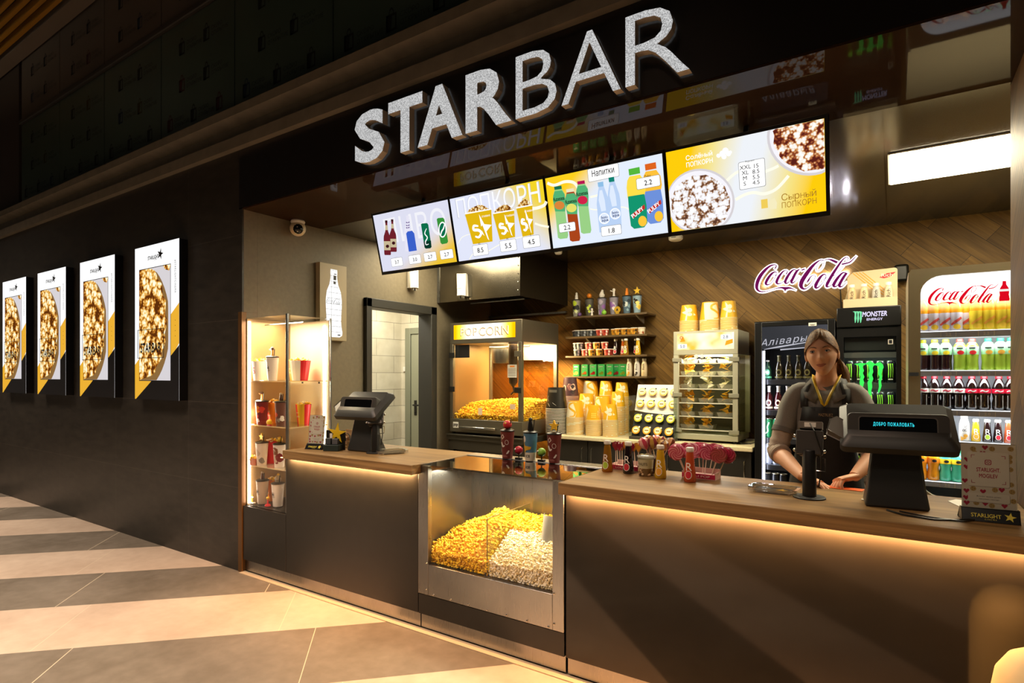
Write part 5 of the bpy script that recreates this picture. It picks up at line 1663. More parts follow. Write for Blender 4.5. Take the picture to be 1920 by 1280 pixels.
# ================================================================== sauce rack
t = thing('sauce_rack', 'sloping rack holding rows of round sauce pots, upper half white', 'rack', (-1.83, 5.08, BZ))
SW2, SHH, SLP = .40, .50, .18
sfn = lambda u, v, w=0.0: Vector((u, SLP * v / SHH, v)) + Vector((0, -SHH, SLP)).normalized() * w
UP2 = sfn
m = MB(BLACKM); m.prism(rect(-.2, .03, .2, .24), -.01, 0, sfn); m.build('lower_panel', t)
m = MB(mat('#efe9de', .4)); m.prism([(-.2, .26), (-.1, .245), (.1, .23), (.2, .245), (.2, .5), (-.2, .5)], -.01, .001, sfn); m.build('upper_panel', t)
MB(mat('#3a352c', .5)).box(-.21, .21, -.03, .22, 0.001, .028).build('base', t, bevel=.003)
MB(CLEARG).box(-.212, -.206, -.03, .22, .03, .40).build('side_pane', t, smooth=0)
MB(CLEARG).box(.206, .212, -.03, .22, .03, .40).build('side_pane', t, smooth=0)
for r_, (zz, c1, c2, nm) in enumerate(((.075, '#e8a82a', '#c8741c', 'orange'), (.185, '#dcd23a', '#7fae6a', 'green'), (.315, '#e8c23a', '#a86a24', 'amber'), (.425, '#f0cf7a', '#b8824a', 'pale yellow'))):
    def mk(c1=c1, c2=c2):
        t2 = thing('sauce_pot', 'x', 'sauce pot')
        MB(mat(c2, .35)).lathe([(.030, .0), (.036, .022)], 18).build('pot', t2)
        m = MB(mat(c1, .35)); m.lathe([(.037, .0225), (.038, .025), (.034, .027)], 18); m.use(mat('#fbf2c0', .4)); m.lathe([(.026, .0272), (.024, .0276)], 14); m.use(mat('#7a5a1c', .5)); m.box(-.018, .018, -.004, .006, .0277, .028); m.build('lid', t2)
        MB(WHITEP if r_ < 2 else BLACKM).lathe([(.008, .026), (.008, .0275)], 8, (.03, .03, 0)).build('tab', t2)
        return t2
    k = Kind(mk)
    for q in range(4):
        p = sfn(-.155 + .103 * q + (.004 * r_), zz, .002)
        o = k.put((t.location.x + p.x, t.location.y + p.y, t.location.z + p.z), '%s sauce pot, %s along the %s row of the rack' % (nm, ORD[q], ['lowest', 'second lowest', 'second highest', 'highest'][r_]), 'sauce pots on the rack')
        o.rotation_euler = (R(90) - math.atan2(SLP, SHH), 0, 0)

# ================================================================== nacho warmer
NX0, NX1, NY0, NY1, NZ = -1.655, -1.10, 5.15, 5.60, .886
t = thing('nacho_warmer', 'grey glass-fronted warming cabinet of nacho trays on the cream worktop', 'warming cabinet', (0, 0, 0))
MNW = mat('#a9a691', .4, name='warmer_grey')
MB(mat('#9f9c88', .4)).box(NX0, NX1, NY0, NY1, NZ + .02, NZ + .07).build('base', t, bevel=.004)
for x in (NX0 + .04, NX1 - .04):
    for y in (NY0 + .04, NY1 - .04): MB(BLACKM).lathe([(.018, NZ), (.018, NZ + .02)], 10, (x, y, 0)).build('foot', t)
MB(MNW).box(NX0, NX1, NY0, NY1, 1.655, 1.865).build('top_box', t, bevel=.004)
for x0, y0 in ((NX0, NY0), (NX1 - .045, NY0), (NX0, NY1 - .03), (NX1 - .03, NY1 - .03)): MB(MNW).box(x0, x0 + .045, y0, y0 + .03, NZ + .07, 1.655).build('post', t, bevel=.003)
MB(CLEAR).box(NX0 + .045, NX1 - .045, NY0 + .004, NY0 + .009, NZ + .07, 1.655).build('door_glass', t, smooth=0)
MB(CLEAR).box(NX1 - .009, NX1 - .004, NY0 + .04, NY1 - .04, NZ + .07, 1.655).build('side_glass', t, smooth=0)
MB(mat('#57503f', .5)).box(NX0 + .03, NX1 - .03, NY1 - .012, NY1 - .004, NZ + .07, 1.655).build('back', t)
m = MB(graph('warmer_banner', lambda nt, v: (ramp(nt, noise(nt, v, 6, 2), [(.3, '#fffdf0'), (.55, '#fff0b0'), (.7, '#ffc545')]), None, None), emit=1.25))
fn = FRONT((NX0 + NX1) / 2, NY0 - .0015, 1.70)
m.flat(rect(-.245, 0, .245, .145), fn, 0)
m.use(SWHITE); m.flat(rrect(.135, .085, .215, .125, .006), fn, .001); m.flat(rrect(-.235, .012, -.155, .052, .006), fn, .001); m.use(SINK); m.text('2.8', .036, lambda u, v, w=0: fn(.175 + u, .092 + v, w), .002); m.text('5.0', .036, lambda u, v, w=0: fn(-.195 + u, .019 + v, w), .002)
m.use(glow('#ffb52e', 1.0)); m.flat([(-.22, .07), (-.17, .075), (-.19, .12)], fn, .001); m.flat([(.17, .03), (.235, .05), (.235, .085), (.18, .07)], fn, .001)
m.use(REDC)
for q in outline(circle(-.205, .108, .014, 12), .004): m.poly([fn(u, v, .002) for u, v in q])
m.build('lit_banner', t, smooth=0)
MB(glow('#f4fff0', 3.0, True)).box(NX0 + .18, NX1 - .05, NY0 + .02, NY0 + .035, 1.636, 1.653).build('tube_lamp', t)
for x in (-1.45, -1.40): MB(WHITEP).lathe([(.018, 0), (.016, .02)], 14, M=Matrix.Translation((x, NY0 - .0, 1.64)) @ Matrix.Rotation(R(90), 4, 'X')).build('knob', t)
for z in (.985, 1.30, 1.61):
    for x in (NX0 - .008, NX1 - .075): MB(mat('#8d8a78', .4)).box(x, x + .085, NY0 - .01, NY0 - .001, z - .018, z + .018).build('hinge', t, bevel=.003)
light('warmer_lamp', 'AREA', ((NX0 + NX1) / 2, NY0 + .08, 1.63), 15.0, (1, .96, .86), .4, .05)
NSH = [1.000, 1.115, 1.235, 1.36, 1.475, 1.585]
for z in NSH:
    MB(glass('#eef0e6', haze=.1)).box(NX0 + .03, NX1 - .03, NY0 + .023, NY1 - .03, z - .010, z - .004).build('shelf', t, smooth=0)
    MB(mat('#d9d5c2', .4)).box(NX0 + .03, NX1 - .03, NY0 + .016, NY0 + .022, z - .012, z - .003).build('shelf_lip', t)
MB(BLACKM).tube([(NX1 - .02, NY0 + .1, NZ + .03), (NX1 + .03, NY0 + .02, NZ + .008), (NX1 + .09, NY0 + .05, NZ + .008), (NX1 + .12, NY0 + .3, NZ + .008)], .004, 6).build('cord', t)
CH = [mat('#f0b822', .6), mat('#f7cc44', .6), mat('#dca018', .6)]
TRAY = glass('#e2ddca', boost=1.6, haze=.25)


def nachos():
    t = thing('nacho_tray', 'x', 'nacho tray')
    m = MB(TRAY)
    m.loft([[(x * .055, y * .05, .001) for x, y in ((-1, -1), (1, -1), (1, 1), (-1, 1))], [(x * .066, y * .06, .038) for x, y in ((-1, -1), (1, -1), (1, 1), (-1, 1))]], caps=False)
    m.poly([(x * .055, y * .05, .001) for x, y in ((-1, -1), (1, -1), (1, 1), (-1, 1))]); m.build('tray', t, smooth=0)
    return t


def chips(o, seed, n, cols=CH):
    rr = random.Random(seed)
    for i in range(n):
        m = MB(cols[i % len(cols)]); e = Euler((rr.uniform(-.9, .9), rr.uniform(-.7, .7), rr.random() * 6)).to_matrix()
        c0 = Vector((rr.uniform(-.03, .03), rr.uniform(-.03, .01), .026 + .010 * i * 8 / n + rr.uniform(0, .01)))
        m.prism([(-.033, -.024), (.033, -.024), (0, .038)], -.001, .001, lambda u, v, w: e @ Vector((u, v, w + u * u * 6)) + c0)
        m.build('chip', o, smooth=0)


NK = Kind(nachos)
for i, z in enumerate(NSH):
    for q in range(3):
        if i == 0 and q == 2: continue
        x = NX0 + .115 + .16 * q
        o = NK.put((x, NY0 + .10, z - .003), '%s nacho tray, %s on the %s warmer shelf' % ('cheesy pale' if i == 3 else 'golden', ['first', 'middle', 'far'][q], ['lowest', 'second', 'third', 'fourth', 'fifth', 'topmost'][i]), 'nacho trays in the warmer')
        if o is not NK.o:
            for ch in list(o.children):
                if ch.name.startswith('chip'): bpy.data.objects.remove(ch)
        chips(o, i * 7 + q, 8 if q != 2 else 5, CH if i != 3 else [WHC, mat('#cfc39a', .6), mat('#e0d6b4', .6)])
# cup stacks on the warmer
NT = 1.866
def topst(kind, xl, xr, ytop, desc, rz, Y=5.34):
    xc = AY((xl + xr) / 2, 600, Y).x; zt = AY((xl + xr) / 2, ytop, Y).z
    cup_stack(kind, xc, Y, NT, zt, .0125, desc, 'cups in ' + desc[1], rz)
topst('M', 1273, 1311, 572, ('starred yellow', 'stack on the warmer nearest the wall shelves'), .0)
topst('S', 1312, 1350, 566, ('striped yellow', 'middle stack on the warmer'), .9)
topst('X', 1352, 1381, 566, ('small yellow', 'stack on the warmer nearest the fridges'), .0)
# ================================================================== script logo strokes (traced once on the wall plane)
_c = lambda x, y: (1400 + x / 9.1429, 470 + y / 9.1429)
STROKES = [
 ([(478, 300), (500, 262), (495, 238), (455, 234), (385, 262), (300, 335), (225, 430), (178, 530), (165, 620), (190, 675), (250, 697), (330, 690), (430, 660), (520, 636), (600, 628), (652, 640), (720, 632), (780, 645), (830, 666)],
  [26, 18, 12, 18, 34, 52, 62, 62, 52, 34, 20, 11, 8, 14, 30, 52, 34, 16, 4]),
 ([(652, 640), (655, 668), (650, 690)], [60, 26, 3]),
 ([(505, 365), (470, 358), (415, 395), (352, 480), (322, 550), (345, 578), (400, 558), (465, 475), (505, 400), (500, 355)], [10, 22, 40, 50, 44, 24, 10, 8, 10, 12]),
 ([(505, 400), (470, 425), (430, 405)], [5, 5, 4]),
 ([(670, 398), (692, 350), (668, 330), (615, 352), (545, 440), (508, 525), (525, 558), (585, 548), (650, 500), (720, 420)], [24, 12, 10, 26, 44, 46, 28, 10, 7, 6]),
 ([(850, 330), (800, 320), (740, 370), (682, 460), (655, 530), (680, 552), (740, 505), (830, 370)], [10, 20, 38, 46, 42, 22, 8, 10]),
 ([(905, 308), (850, 350), (800, 440), (762, 525), (785, 545), (840, 500), (890, 428)], [10, 40, 46, 42, 22, 8, 5]),
 ([(935, 326), (992, 308)], [22, 22]),
 ([(1310, 152), (1245, 160), (1140, 240), (1035, 370), (950, 500), (925, 590), (960, 643), (1020, 640), (1095, 575), (1160, 475), (1168, 418), (1135, 412), (1085, 450), (1055, 500), (1022, 545)],
  [8, 16, 44, 66, 70, 62, 36, 14, 8, 8, 8, 8, 18, 30, 6]),
 ([(1322, 190), (1300, 265), (1240, 330), (1195, 335), (1195, 275), (1245, 200), (1320, 155), (1400, 140), (1470, 160), (1550, 196)], [7, 7, 7, 8, 8, 7, 8, 16, 34, 40]),
 ([(1355, 405), (1310, 402), (1250, 460), (1185, 570), (1180, 625), (1225, 620), (1300, 540), (1352, 440), (1345, 392)], [10, 24, 44, 54, 40, 18, 8, 8, 10]),
 ([(1370, 440), (1325, 490), (1285, 465)], [5, 5, 4]),
 ([(1718, 160), (1738, 122), (1705, 104), (1640, 150), (1560, 260), (1465, 405), (1385, 545), (1370, 605), (1415, 605), (1480, 560)], [8, 10, 12, 22, 36, 46, 50, 36, 12, 6]),
 ([(1460, 445), (1555, 365), (1650, 262)], [4, 5, 4]),
 ([(1625, 224), (1690, 212), (1770, 185), (1835, 125), (1872, 85)], [26, 24, 20, 14, 3]),
 ([(1695, 372), (1640, 375), (1565, 450), (1495, 560), (1495, 605), (1545, 595), (1630, 490), (1690, 395)], [10, 24, 42, 50, 36, 14, 8, 8]),
 ([(1712, 372), (1650, 460), (1590, 570), (1595, 608), (1640, 600), (1710, 530)], [36, 44, 46, 34, 14, 6]),
]
LOGO = []
p0_ = AY(*_c(150, 690), 5.63)
for pts, ws in STROKES:
    P = [AY(*_c(*p), 5.63) for p in pts]
    k = (AY(*_c(1000, 400), 5.63).z - AY(*_c(1000, 500), 5.63).z) / 100
    LOGO.append(([(q.x - p0_.x, q.z - p0_.z) for q in P], [w * k for w in ws]))
LOGOW = max(u for pts, _ in LOGO for u, v in pts)
# ------------------------------------------------------------------ back-lit script sign on the wood wall
t = thing('neon_sign', 'purple script cola sign with glowing white outline on the wood wall', 'sign', (p0_.x, YB - .001, p0_.z))
fn = FRONT(0, 0, 0)
m = MB(glow('#f6f2ff', 2.6, True))
for pts, ws in LOGO: m.ribbon(pts, ws, fn, 0.028, .046, grow=.0085, steps=4)
m.build('lit_backing', t, smooth=0)
m = MB(glow('#8c1a6a', .62))
for pts, ws in LOGO: m.ribbon(pts, [max(w, .004) for w in ws], fn, .0475, .052, steps=6)
m.build('lettering', t, smooth=0)
m = MB(BLACK)
for q in (LOGO[0][0][7], LOGO[8][0][5], LOGO[12][0][6]): m = MB(BLACK).tube([(q[0], -.001, q[1]), (q[0], -.028, q[1])], .006, 6); m.build('standoff', t)
for q in (.08, .22, .36, .50, .64, .78): light('sign_backlight', 'POINT', (p0_.x + q * LOGOW / .86, YB - .018, p0_.z + .05 + .08 * q), 1.0, (.92, .9, 1.0), radius=.02)
MB(BLACK).tube([(LOGO[-1][0][3][0], -.02, LOGO[-1][0][3][1]), (LOGO[-1][0][3][0] + .01, -.012, LOGO[-1][0][3][1] - .2), (LOGO[-1][0][3][0] + .01, -.012, LOGO[-1][0][3][1] - .6)], .005, 6).build('cable', t)
# same script on the bottle light box
m = MB(INK); bf = frame((.0555, 0, 0), (0, 1, 0), (0, 0, 1)); kk = .16 / LOGOW
for pts, ws in LOGO: m.ribbon([(u * kk, v * kk) for u, v in pts], [w * kk * .7 for w in ws], lambda u, v, w=0: bf(.066 + u, .315 + v, w), .0025, steps=3)
m.build('script', BOTSIGN, smooth=0)

# ================================================================== fridges
def can_kind(nm, body, h, r, art=None, top=None):
    def mk():
        t = thing('drink_can', 'x', 'drink can')
        m = MB(body); m.lathe([(r * .86, 0), (r, .012), (r, h - .02), (r * .84, h - .004)], 18)
        if art: art(m, cone(r, 0), h, r)
        m.build('body', t)
        MB(top or CHROME).lathe([(r * .85, h - .004), (r * .87, h), (r * .78, h), (r * .78, h - .003)], 18).build('lid', t)
        return t
    return Kind(mk)


def bottle_kind(prof, mats, cap, caph, art=None, nm='bottle', n=20):
    """prof: (r,z) rings with one material per band; cap on top"""
    def mk():
        t = thing(nm, 'x', 'bottle')
        m = MB(mats[0]); m.lathe(prof, n, mats=mats)
        m.build('body', t)
        r, z = prof[-1]
        MB(cap).lathe([(r * 1.18, z), (r * 1.22, z + caph * .2), (r * 1.22, z + caph * .9), (r * 1.05, z + caph)], 14).build('cap', t)
        if art:
            a = MB(WHITEP); art(a, prof); a.build('print', t)
        return t
    return Kind(mk)


def strip(parent, x0, x1, y, z0, z1, tags, col, price):
    MB(mat(col, .4)).box(x0, x1, y, y + .008, z0, z1).build('shelf_edge', parent)
    for px_, tx in tags:
        m = MB(WHITEP); fn = FRONT(px_, y - .001, (z0 + z1) / 2)
        for q in outline(rect(-.036, -.014, .036, .014), .003): m.poly([fn(u, v, 0) for u, v in q])
        m.text(tx, .022, lambda u, v, w=0: fn(u, v - .008, w), .0003, bold=.02); m.text('цена', .008, lambda u, v, w=0: fn(u, v + .0145, w), .0003)
        m.build('price_tag', parent, smooth=0)


# ---- tall beige cooler with red script
FX0, FX1, FY, FZ = .072, .93, 4.05, 2.085
t = thing('drinks_fridge', 'tall beige glass-door fridge with red script logo, brightly lit', 'fridge', (0, 0, 0))
MFR = mat('#a79c80', .4, .15, name='fridge_beige'); MFI = mat('#f2f4f6', .5)
m = MB(MFR); m.box(FX0, FX0 + .04, FY + .05, FY + .75, 0.02, FZ - .01); m.box(FX1 - .04, FX1, FY + .05, FY + .75, .02, FZ - .01); m.box(FX0 + .04, FX1 - .04, FY + .05, FY + .75, FZ - .06, FZ - .01); m.box(FX0 + .04, FX1 - .04, FY + .70, FY + .75, .02, FZ - .06); m.box(FX0 + .04, FX1 - .04, FY + .05, FY + .70, .02, .76)
m.build('body', t)
GX0, GX1, GZ0, GZ1 = FX0 + .058, FX1 - .058, .785, FZ - .045
hole = rrect(GX0, GZ0, GX1, GZ1, .10, 6); outer = []
ctr = ((GX0 + GX1) / 2, (GZ0 + GZ1) / 2)
for u, v in hole:                                    # matching outer points
    du, dv = u - ctr[0], v - ctr[1]
    k = min((FX1 - ctr[0]) / abs(du) if du else 9e9, ((FZ - ctr[1]) if dv > 0 else (ctr[1] - .05)) / abs(dv) if dv else 9e9)
    outer.append((ctr[0] + du * k, ctr[1] + dv * k))
m = MB(MFR); n = len(hole)
fn = lambda u, v, d: Vector((u, FY + d, v))
for d in (0, 1):
    for i in range(n):
        j = (i + 1) % n; dd = .045 * d
        m.poly([fn(*outer[i], dd), fn(*outer[j], dd), fn(*hole[j], dd), fn(*hole[i], dd)])
for i in range(n):
    j = (i + 1) % n
    m.poly([fn(*hole[i], 0), fn(*hole[j], 0), fn(*hole[j], .045), fn(*hole[i], .045)]); m.poly([fn(*outer[i], 0), fn(*outer[j], 0), fn(*outer[j], .045), fn(*outer[i], .045)])
m.build('door_frame', t)
MB(CHROME).box(FX0 + .004, FX0 + .05, FY - .004, FY - .0005, 1.472, 1.492).build('door_badge', t)
MB(MFI).box(GX0 - .02, GX1 + .02, FY + .62, FY + .63, .77, FZ - .06).build('lining', t)
MB(MFI).box(FX0 + .041, FX0 + .046, FY + .06, FY + .62, .77, FZ - .06).build('side_lining', t)
MB(CLEAR).box(GX0, GX1, FY + .022, FY + .026, GZ0, GZ1).build('door_glass', t, smooth=0)


def f_frost(nt, v):
    z = sep(nt, v)[2]
    return z


fm, nt, out = new_mat('frosted_header')
tc = N(nt, 'TexCoord'); e = N(nt, 'Emission', ins={1: 2.2}); e.inputs[0].default_value = lin('#fbfdff')
tr = N(nt, 'BsdfTransparent'); mx = N(nt, 'MixShader'); zz = sep(nt, tc.outputs['Object'])[2]
mr = N(nt, 'MapRange', ins={1: 1.845, 2: 2.0, 3: 0.0, 4: 1.0}); nt.links.new(zz, mr.inputs[0])
nt.links.new(mr.outputs[0], mx.inputs[0]); nt.links.new(tr.outputs[0], mx.inputs[1]); nt.links.new(e.outputs[0], mx.inputs[2]); nt.links.new(mx.outputs[0], out.inputs[0])
m = MB(fm); m.flat([p for p in hole if p[1] > 1.9] + [(GX0, 1.84), (GX1, 1.84)], FRONT(0, FY + .028, 0), 0); m.build('lit_header', t, smooth=0)
A_, B_ = AY(1741, 572, FY + .02), AY(1872, 560, FY + .02)
kk = (B_.x - A_.x) / LOGOW
m = MB(glow('#e30b22', .95)); lf = FRONT(A_.x, FY + .0205, A_.z + .004)
for pts, ws in LOGO: m.ribbon([(u * kk, v * kk) for u, v in pts], [max(w * kk * 1.12, .0022) for w in ws], lf, .001, steps=5)
b0_ = AY(1883, 564, FY + .02); bh = .108
bfn = FRONT(b0_.x, FY + .0205, b0_.z)
pr = [(.3, 0), (.32, .1), (.27, .3), (.30, .52), (.26, .64), (.12, .82), (.11, 1)]
m.flat([(a * .042 / .6, z * bh) for a, z in pr] + [(-a * .042 / .6, z * bh) for a, z in reversed(pr)], bfn, .001)
m.use(glow('#f6f0ea', 1.0)); m.flat(rect(-.022, .052, .022, .064), bfn, .002)
m.build('script_logo', t, smooth=0)
ES = [(1.688, 1.729), (1.468, 1.505), (1.243, 1.282), (1.066, 1.104), (.833, .869)]
tx = lambda px, y: AY(px, y, FY + .06).x
tg = [[(tx(1778, 625), '2.2'), (tx(1849, 624), '2.2')], [(tx(1779, 700), '2.2'), (tx(1851, 700), '2.2')], [(tx(1780, 775), '2.0'), (tx(1851, 776), '2.0')], [(tx(1847, 837), '2.3')], [(tx(1776, 911), '2.0')]]
for (z0, z1), g in zip(ES, tg):
    strip(t, GX0 - .005, GX1 + .005, FY + .055, z0 + .004, z1 - .004, g, '#b4bcd4', '2.2')
    MB(mat('#dfe4ea', .3)).box(GX0 - .01, GX1 + .01, FY + .064, FY + .60, z1 - .012, z1 - .004).build('shelf', t)
    MB(glow('#f6fbff', 2.2)).box(GX0 - .005, GX1 + .005, FY + .056, FY + .062, z1 - .0035, z1 - .0005).build('edge_light', t)
for z in [FZ - .08] + [a[0] for a in ES[:-1]]:
    light('fridge_light', 'AREA', ((GX0 + GX1) / 2, FY + .075, z - .004), 4.2 if z > 2 else 2.2, (.95, .98, 1.0), .68, .03, (R(22), 0, 0))
BYF = FY + .115
LW = mat('#e9e4ea', .4); LYE = mat('#f2d62e', .4); LGY = mat('#8d92a4', .4)
ORB = mat('#ffb01c', .15, coat=.5)
def orange_art(col):
    def a(m, prof):
        cf = cone(.0325, 0); m.use(col)
        m.ribbon([(-.024, .035), (0, .055), (.026, .075)], [.010, .014, .012], cf, .0012, steps=3)
        m.use(mat('#ffd23a', .4)); m.flat(circle(.004, .024, .018, 12, ry=.015), cf, .001, L=.012)
    return a
OB1 = bottle_kind([(.030, 0), (.032, .01), (.032, .105), (.031, .13), (.026, .16), (.014, .18)], [LW, LW, ORB, ORB, ORB], ORGC, .016, orange_art(mat('#e0564a', .4)), 'juice_bottle')
OB2 = bottle_kind([(.030, 0), (.032, .01), (.032, .110), (.031, .13), (.026, .16), (.014, .18)], [LYE, LYE, ORB, ORB, ORB], mat('#3fae3c', .4), .016, orange_art(mat('#f0a83a', .4)), 'juice_bottle')
TCAPY, TCAPR, TCAPG = mat('#e9e02c', .4), mat('#d8433c', .4), mat('#1f9a6a', .4)
def tea_art(fr):
    def a(m, prof):
        cf = cone(.031, 0); m.use(fr); m.flat(circle(.002, .100, .016, 14, ry=.012), cf, .0012, L=.012); m.use(INK); m.flat(rect(-.016, .121, .012, .128), cf, .0013, L=.012)
    return a
DT = mat('#2a1014', .08, coat=.8); GT = mat('#a9c83c', .12, coat=.6); TL = mat('#9cd0a0', .3)
tp = [(.029, 0), (.031, .012), (.0285, .05), (.031, .088), (.031, .132), (.022, .152), (.013, .160)]
TB1 = bottle_kind(tp, [DT, DT, DT, TL, TL, TL], TCAPY, .018, tea_art(LYE), 'tea_bottle')
TB2 = bottle_kind(tp, [GT, GT, GT, TL, GT, TL], TCAPR, .018, tea_art(REDC), 'tea_bottle')
TB3 = bottle_kind(tp, [GT, GT, GT, TL, TL, TL], TCAPG, .018, tea_art(FO), 'tea_bottle')
CK = mat('#120606', .06, coat=1.0); CRED = mat('#d3123a', .4)
def cola_art(c1, c2):
    def a(m, prof):
        cf = cone(.0305, 0); m.use(c1); m.flat(rect(-.05, .094, .05, .118), cf, .0006, L=.012); m.use(c2); m.ribbon([(-.02, .103), (-.008, .109), (.004, .103), (.018, .109)], [.004, .007, .007, .004], cf, .0014, steps=3)
        for s in (-.017, .014):
            m.use(WHITEP); m.flat(rect(s, .012, s + .0022, .082), cf, .0008, L=.02)
    return a
cp = [(.025, 0), (.030, .012), (.0305, .04), (.026, .065), (.0305, .092), (.0305, .120), (.023, .150), (.013, .175)]
CB1 = bottle_kind(cp, [CK] * 7, mat('#b01020', .4), .014, cola_art(WHITEP, CRED), 'cola_bottle')
CB2 = bottle_kind(cp, [CK] * 7, mat('#b01020', .4), .014, cola_art(CRED, WHITEP), 'cola_bottle')
FX = lambda px: AY(px, 700, BYF).x
gf = 'bottles in the tall beige fridge'
for i, (px, k) in enumerate(((1731, OB1), (1750.7, OB1), (1771.5, OB1), (1792, OB1), (1812, OB1), (1830.5, OB2), (1854, OB2), (1877.6, OB2), (1895, OB2))):
    k.put((FX(px), BYF + (.05 if i == 4 else 0), ES[0][1]), 'orange drink bottle with %s label, %s from the door edge, top fridge row' % ('white' if k is OB1 else 'yellow', ORD[i]), gf)
for i, (px, k) in enumerate(((1730, TB1), (1752, TB1), (1773, TB1), (1799.5, TB2), (1822.5, TB2), (1852.5, TB3), (1875.5, TB3), (1895, TB3))):
    k.put((FX(px), BYF, ES[1][1]), '%s, %s from the door edge, second fridge row' % ({id(TB1): 'dark tea bottle with yellow cap', id(TB2): 'green tea bottle with red cap', id(TB3): 'green tea bottle with green cap'}[id(k)], ORD[i]), gf)
for i, (px, k) in enumerate(((1731, CB1), (1752, CB1), (1775, CB1), (1797.5, CB1), (1822, CB2), (1845, CB2), (1872.5, CB2), (1895, CB2))):
    k.put((FX(px), BYF, ES[2][1]), 'cola bottle with %s label band, %s from the door edge, third fridge row' % ('white' if k is CB1 else 'red', ORD[i]), gf)
milk_bottle('white milk drink bottle in the fourth row of the beige fridge', (FX(1808), BYF, ES[3][1]), mat('#eeeae0', .4), FO, .150, gf)
for i, (px, lq, fr_) in enumerate(((1829.5, JY, FO), (1851, JD, FG), (1871, JD, FR_), (1891, mat('#b5522e', .12, coat=.5), FR_))):
    juice_bottle(['yellow juice bottle in the fourth row of the beige fridge', 'dark juice bottle with green fruit in the fourth fridge row', 'dark juice bottle with red fruit in the fourth fridge row', 'brown orange juice bottle at the wall side, fourth fridge row'][i], (FX(px), BYF, ES[3][1]), lq, fr_, .125, group=gf)
sp = [(.026, 0), (.031, .012), (.030, .04), (.025, .07), (.031, .1), (.031, .125), (.020, .15), (.013, .165)]
def sp_art(c1):
    def a(m, prof):
        cf = cone(.031, 0); m.use(c1); m.flat(rect(-.045, .098, .045, .126), cf, .0006, L=.012); m.use(INK); m.flat(circle(.004, .112, .012, 12, ry=.008), cf, .001, L=.01)
    return a
FAN = mat('#f29a1a', .12, coat=.6); SPR = mat('#4fc49a', .12, coat=.6)
SB1 = bottle_kind(sp, [FAN] * 7, ORGC, .015, sp_art(ORGC), 'soda_bottle'); SB2 = bottle_kind(sp, [SPR] * 7, TCAPG, .015, sp_art(LYE), 'soda_bottle')
for i, (px, k) in enumerate(((1727, SB1), (1750, SB1), (1772.6, SB2), (1795, SB2), (1818, SB2))):
    k.put((FX(px), BYF, ES[4][1]), '%s soda bottle, %s from the door edge, lowest visible fridge row' % ('orange' if k is SB1 else 'turquoise', ORD[i]), gf)

# ---- black can cooler with green claw
t = thing('can_fridge', 'narrow black can fridge with glowing green claw marks', 'fridge', (0, 0, 0))
QY = 5.0
QX0, QX1 = AY(1569, 650, QY).x, AY(1690, 650, QY).x
QZ = AY(1630, 575, QY).z
MBK = mat('#0c0c0d', .35, name='fridge_black')
iw0, iw1 = QX0 + .045, QX1 - .03
m = MB(MBK); m.box(QX0, QX0 + .02, QY + .03, QY + .60, .02, QZ); m.box(QX1 - .02, QX1, QY + .03, QY + .60, .02, QZ); m.box(QX0 + .02, QX1 - .02, QY + .55, QY + .60, .02, QZ); m.box(QX0 + .02, QX1 - .02, QY + .03, QY + .55, QZ - .14, QZ); m.box(QX0 + .02, QX1 - .02, QY + .03, QY + .55, .02, .3)
m.build('body', t)
MB(MBK).box(QX0, QX1, QY - .02, QY + .029, QZ - .145, QZ).build('header', t, bevel=.006)
dz1 = QZ - .155
m = MB(MBK); m.box(QX0, iw0, QY - .005, QY + .029, .1, dz1); m.box(iw1, QX1, QY - .005, QY + .029, .1, dz1); m.box(iw0, iw1, QY - .005, QY + .029, dz1 - .065, dz1); m.box(iw0, iw1, QY - .005, QY + .029, .1, .3)
m.build('door_frame', t)
MB(CLEAR).box(iw0, iw1, QY + .004, QY + .008, .3, dz1 - .065).build('door_glass', t, smooth=0)
GLG = glow('#3ff05a', 1.15, True)
cl_ = lambda x, y: (1540 + x / 8.533, 650 + y / 8.533)
hp = lambda pts, Y: [((q := AY(*cl_(*p), Y)).x, q.z) for p in pts]
m = MB(GLG); fn = FRONT(0, QY - .0062, 0)
for poly in ([(520, 275), (590, 265), (620, 255), (700, 265), (705, 285), (672, 300), (665, 330), (682, 380), (665, 420), (690, 480), (672, 520), (685, 570), (668, 640), (672, 700), (640, 690), (622, 640), (610, 570), (625, 480), (605, 420), (615, 330), (590, 295)],
             [(700, 270), (740, 245), (790, 232), (835, 255), (870, 285), (835, 305), (822, 340), (832, 400), (812, 450), (832, 510), (808, 570), (815, 640), (800, 700), (805, 760), (780, 805), (752, 760), (745, 640), (738, 570), (765, 510), (748, 450), (768, 380), (755, 310), (740, 290)],
             [(840, 285), (890, 255), (945, 245), (985, 280), (998, 325), (975, 380), (962, 440), (975, 480), (955, 560), (965, 620), (945, 690), (915, 752), (905, 710), (922, 640), (915, 560), (930, 480), (905, 420), (918, 360), (915, 320), (890, 300)]):
    m.flat(hp(poly, QY - .0062), fn, 0)
m.build('claw_mark', t, smooth=0)
cl2 = lambda x, y: (1400 + x / 6, 470 + y / 6)
hp2 = lambda pts: [((q := AY(*cl2(*p), QY - .021)).x, q.z) for p in pts]
m = MB(glow('#7fe8a8', 1.1)); fn = FRONT(0, QY - .021, 0)
for dx in (0, 30, 60):
    m.flat(hp2([(1190 + dx, 684), (1215 + dx, 680), (1238 + dx, 686), (1232 + dx, 720), (1236 + dx, 760), (1226 + dx, 806), (1218 + dx, 812), (1212 + dx, 760), (1216 + dx, 720), (1212 + dx, 692)]), fn, .0)
c0 = AY(*cl2(1438, 735), QY - .021)
m.use(glow('#e8e0ff', 1.1)); m.text('MONSTER', .050, lambda u, v, w=0: fn(c0.x + u, c0.z + v, w), .0, bold=.03, shear=.15, fit=.155)
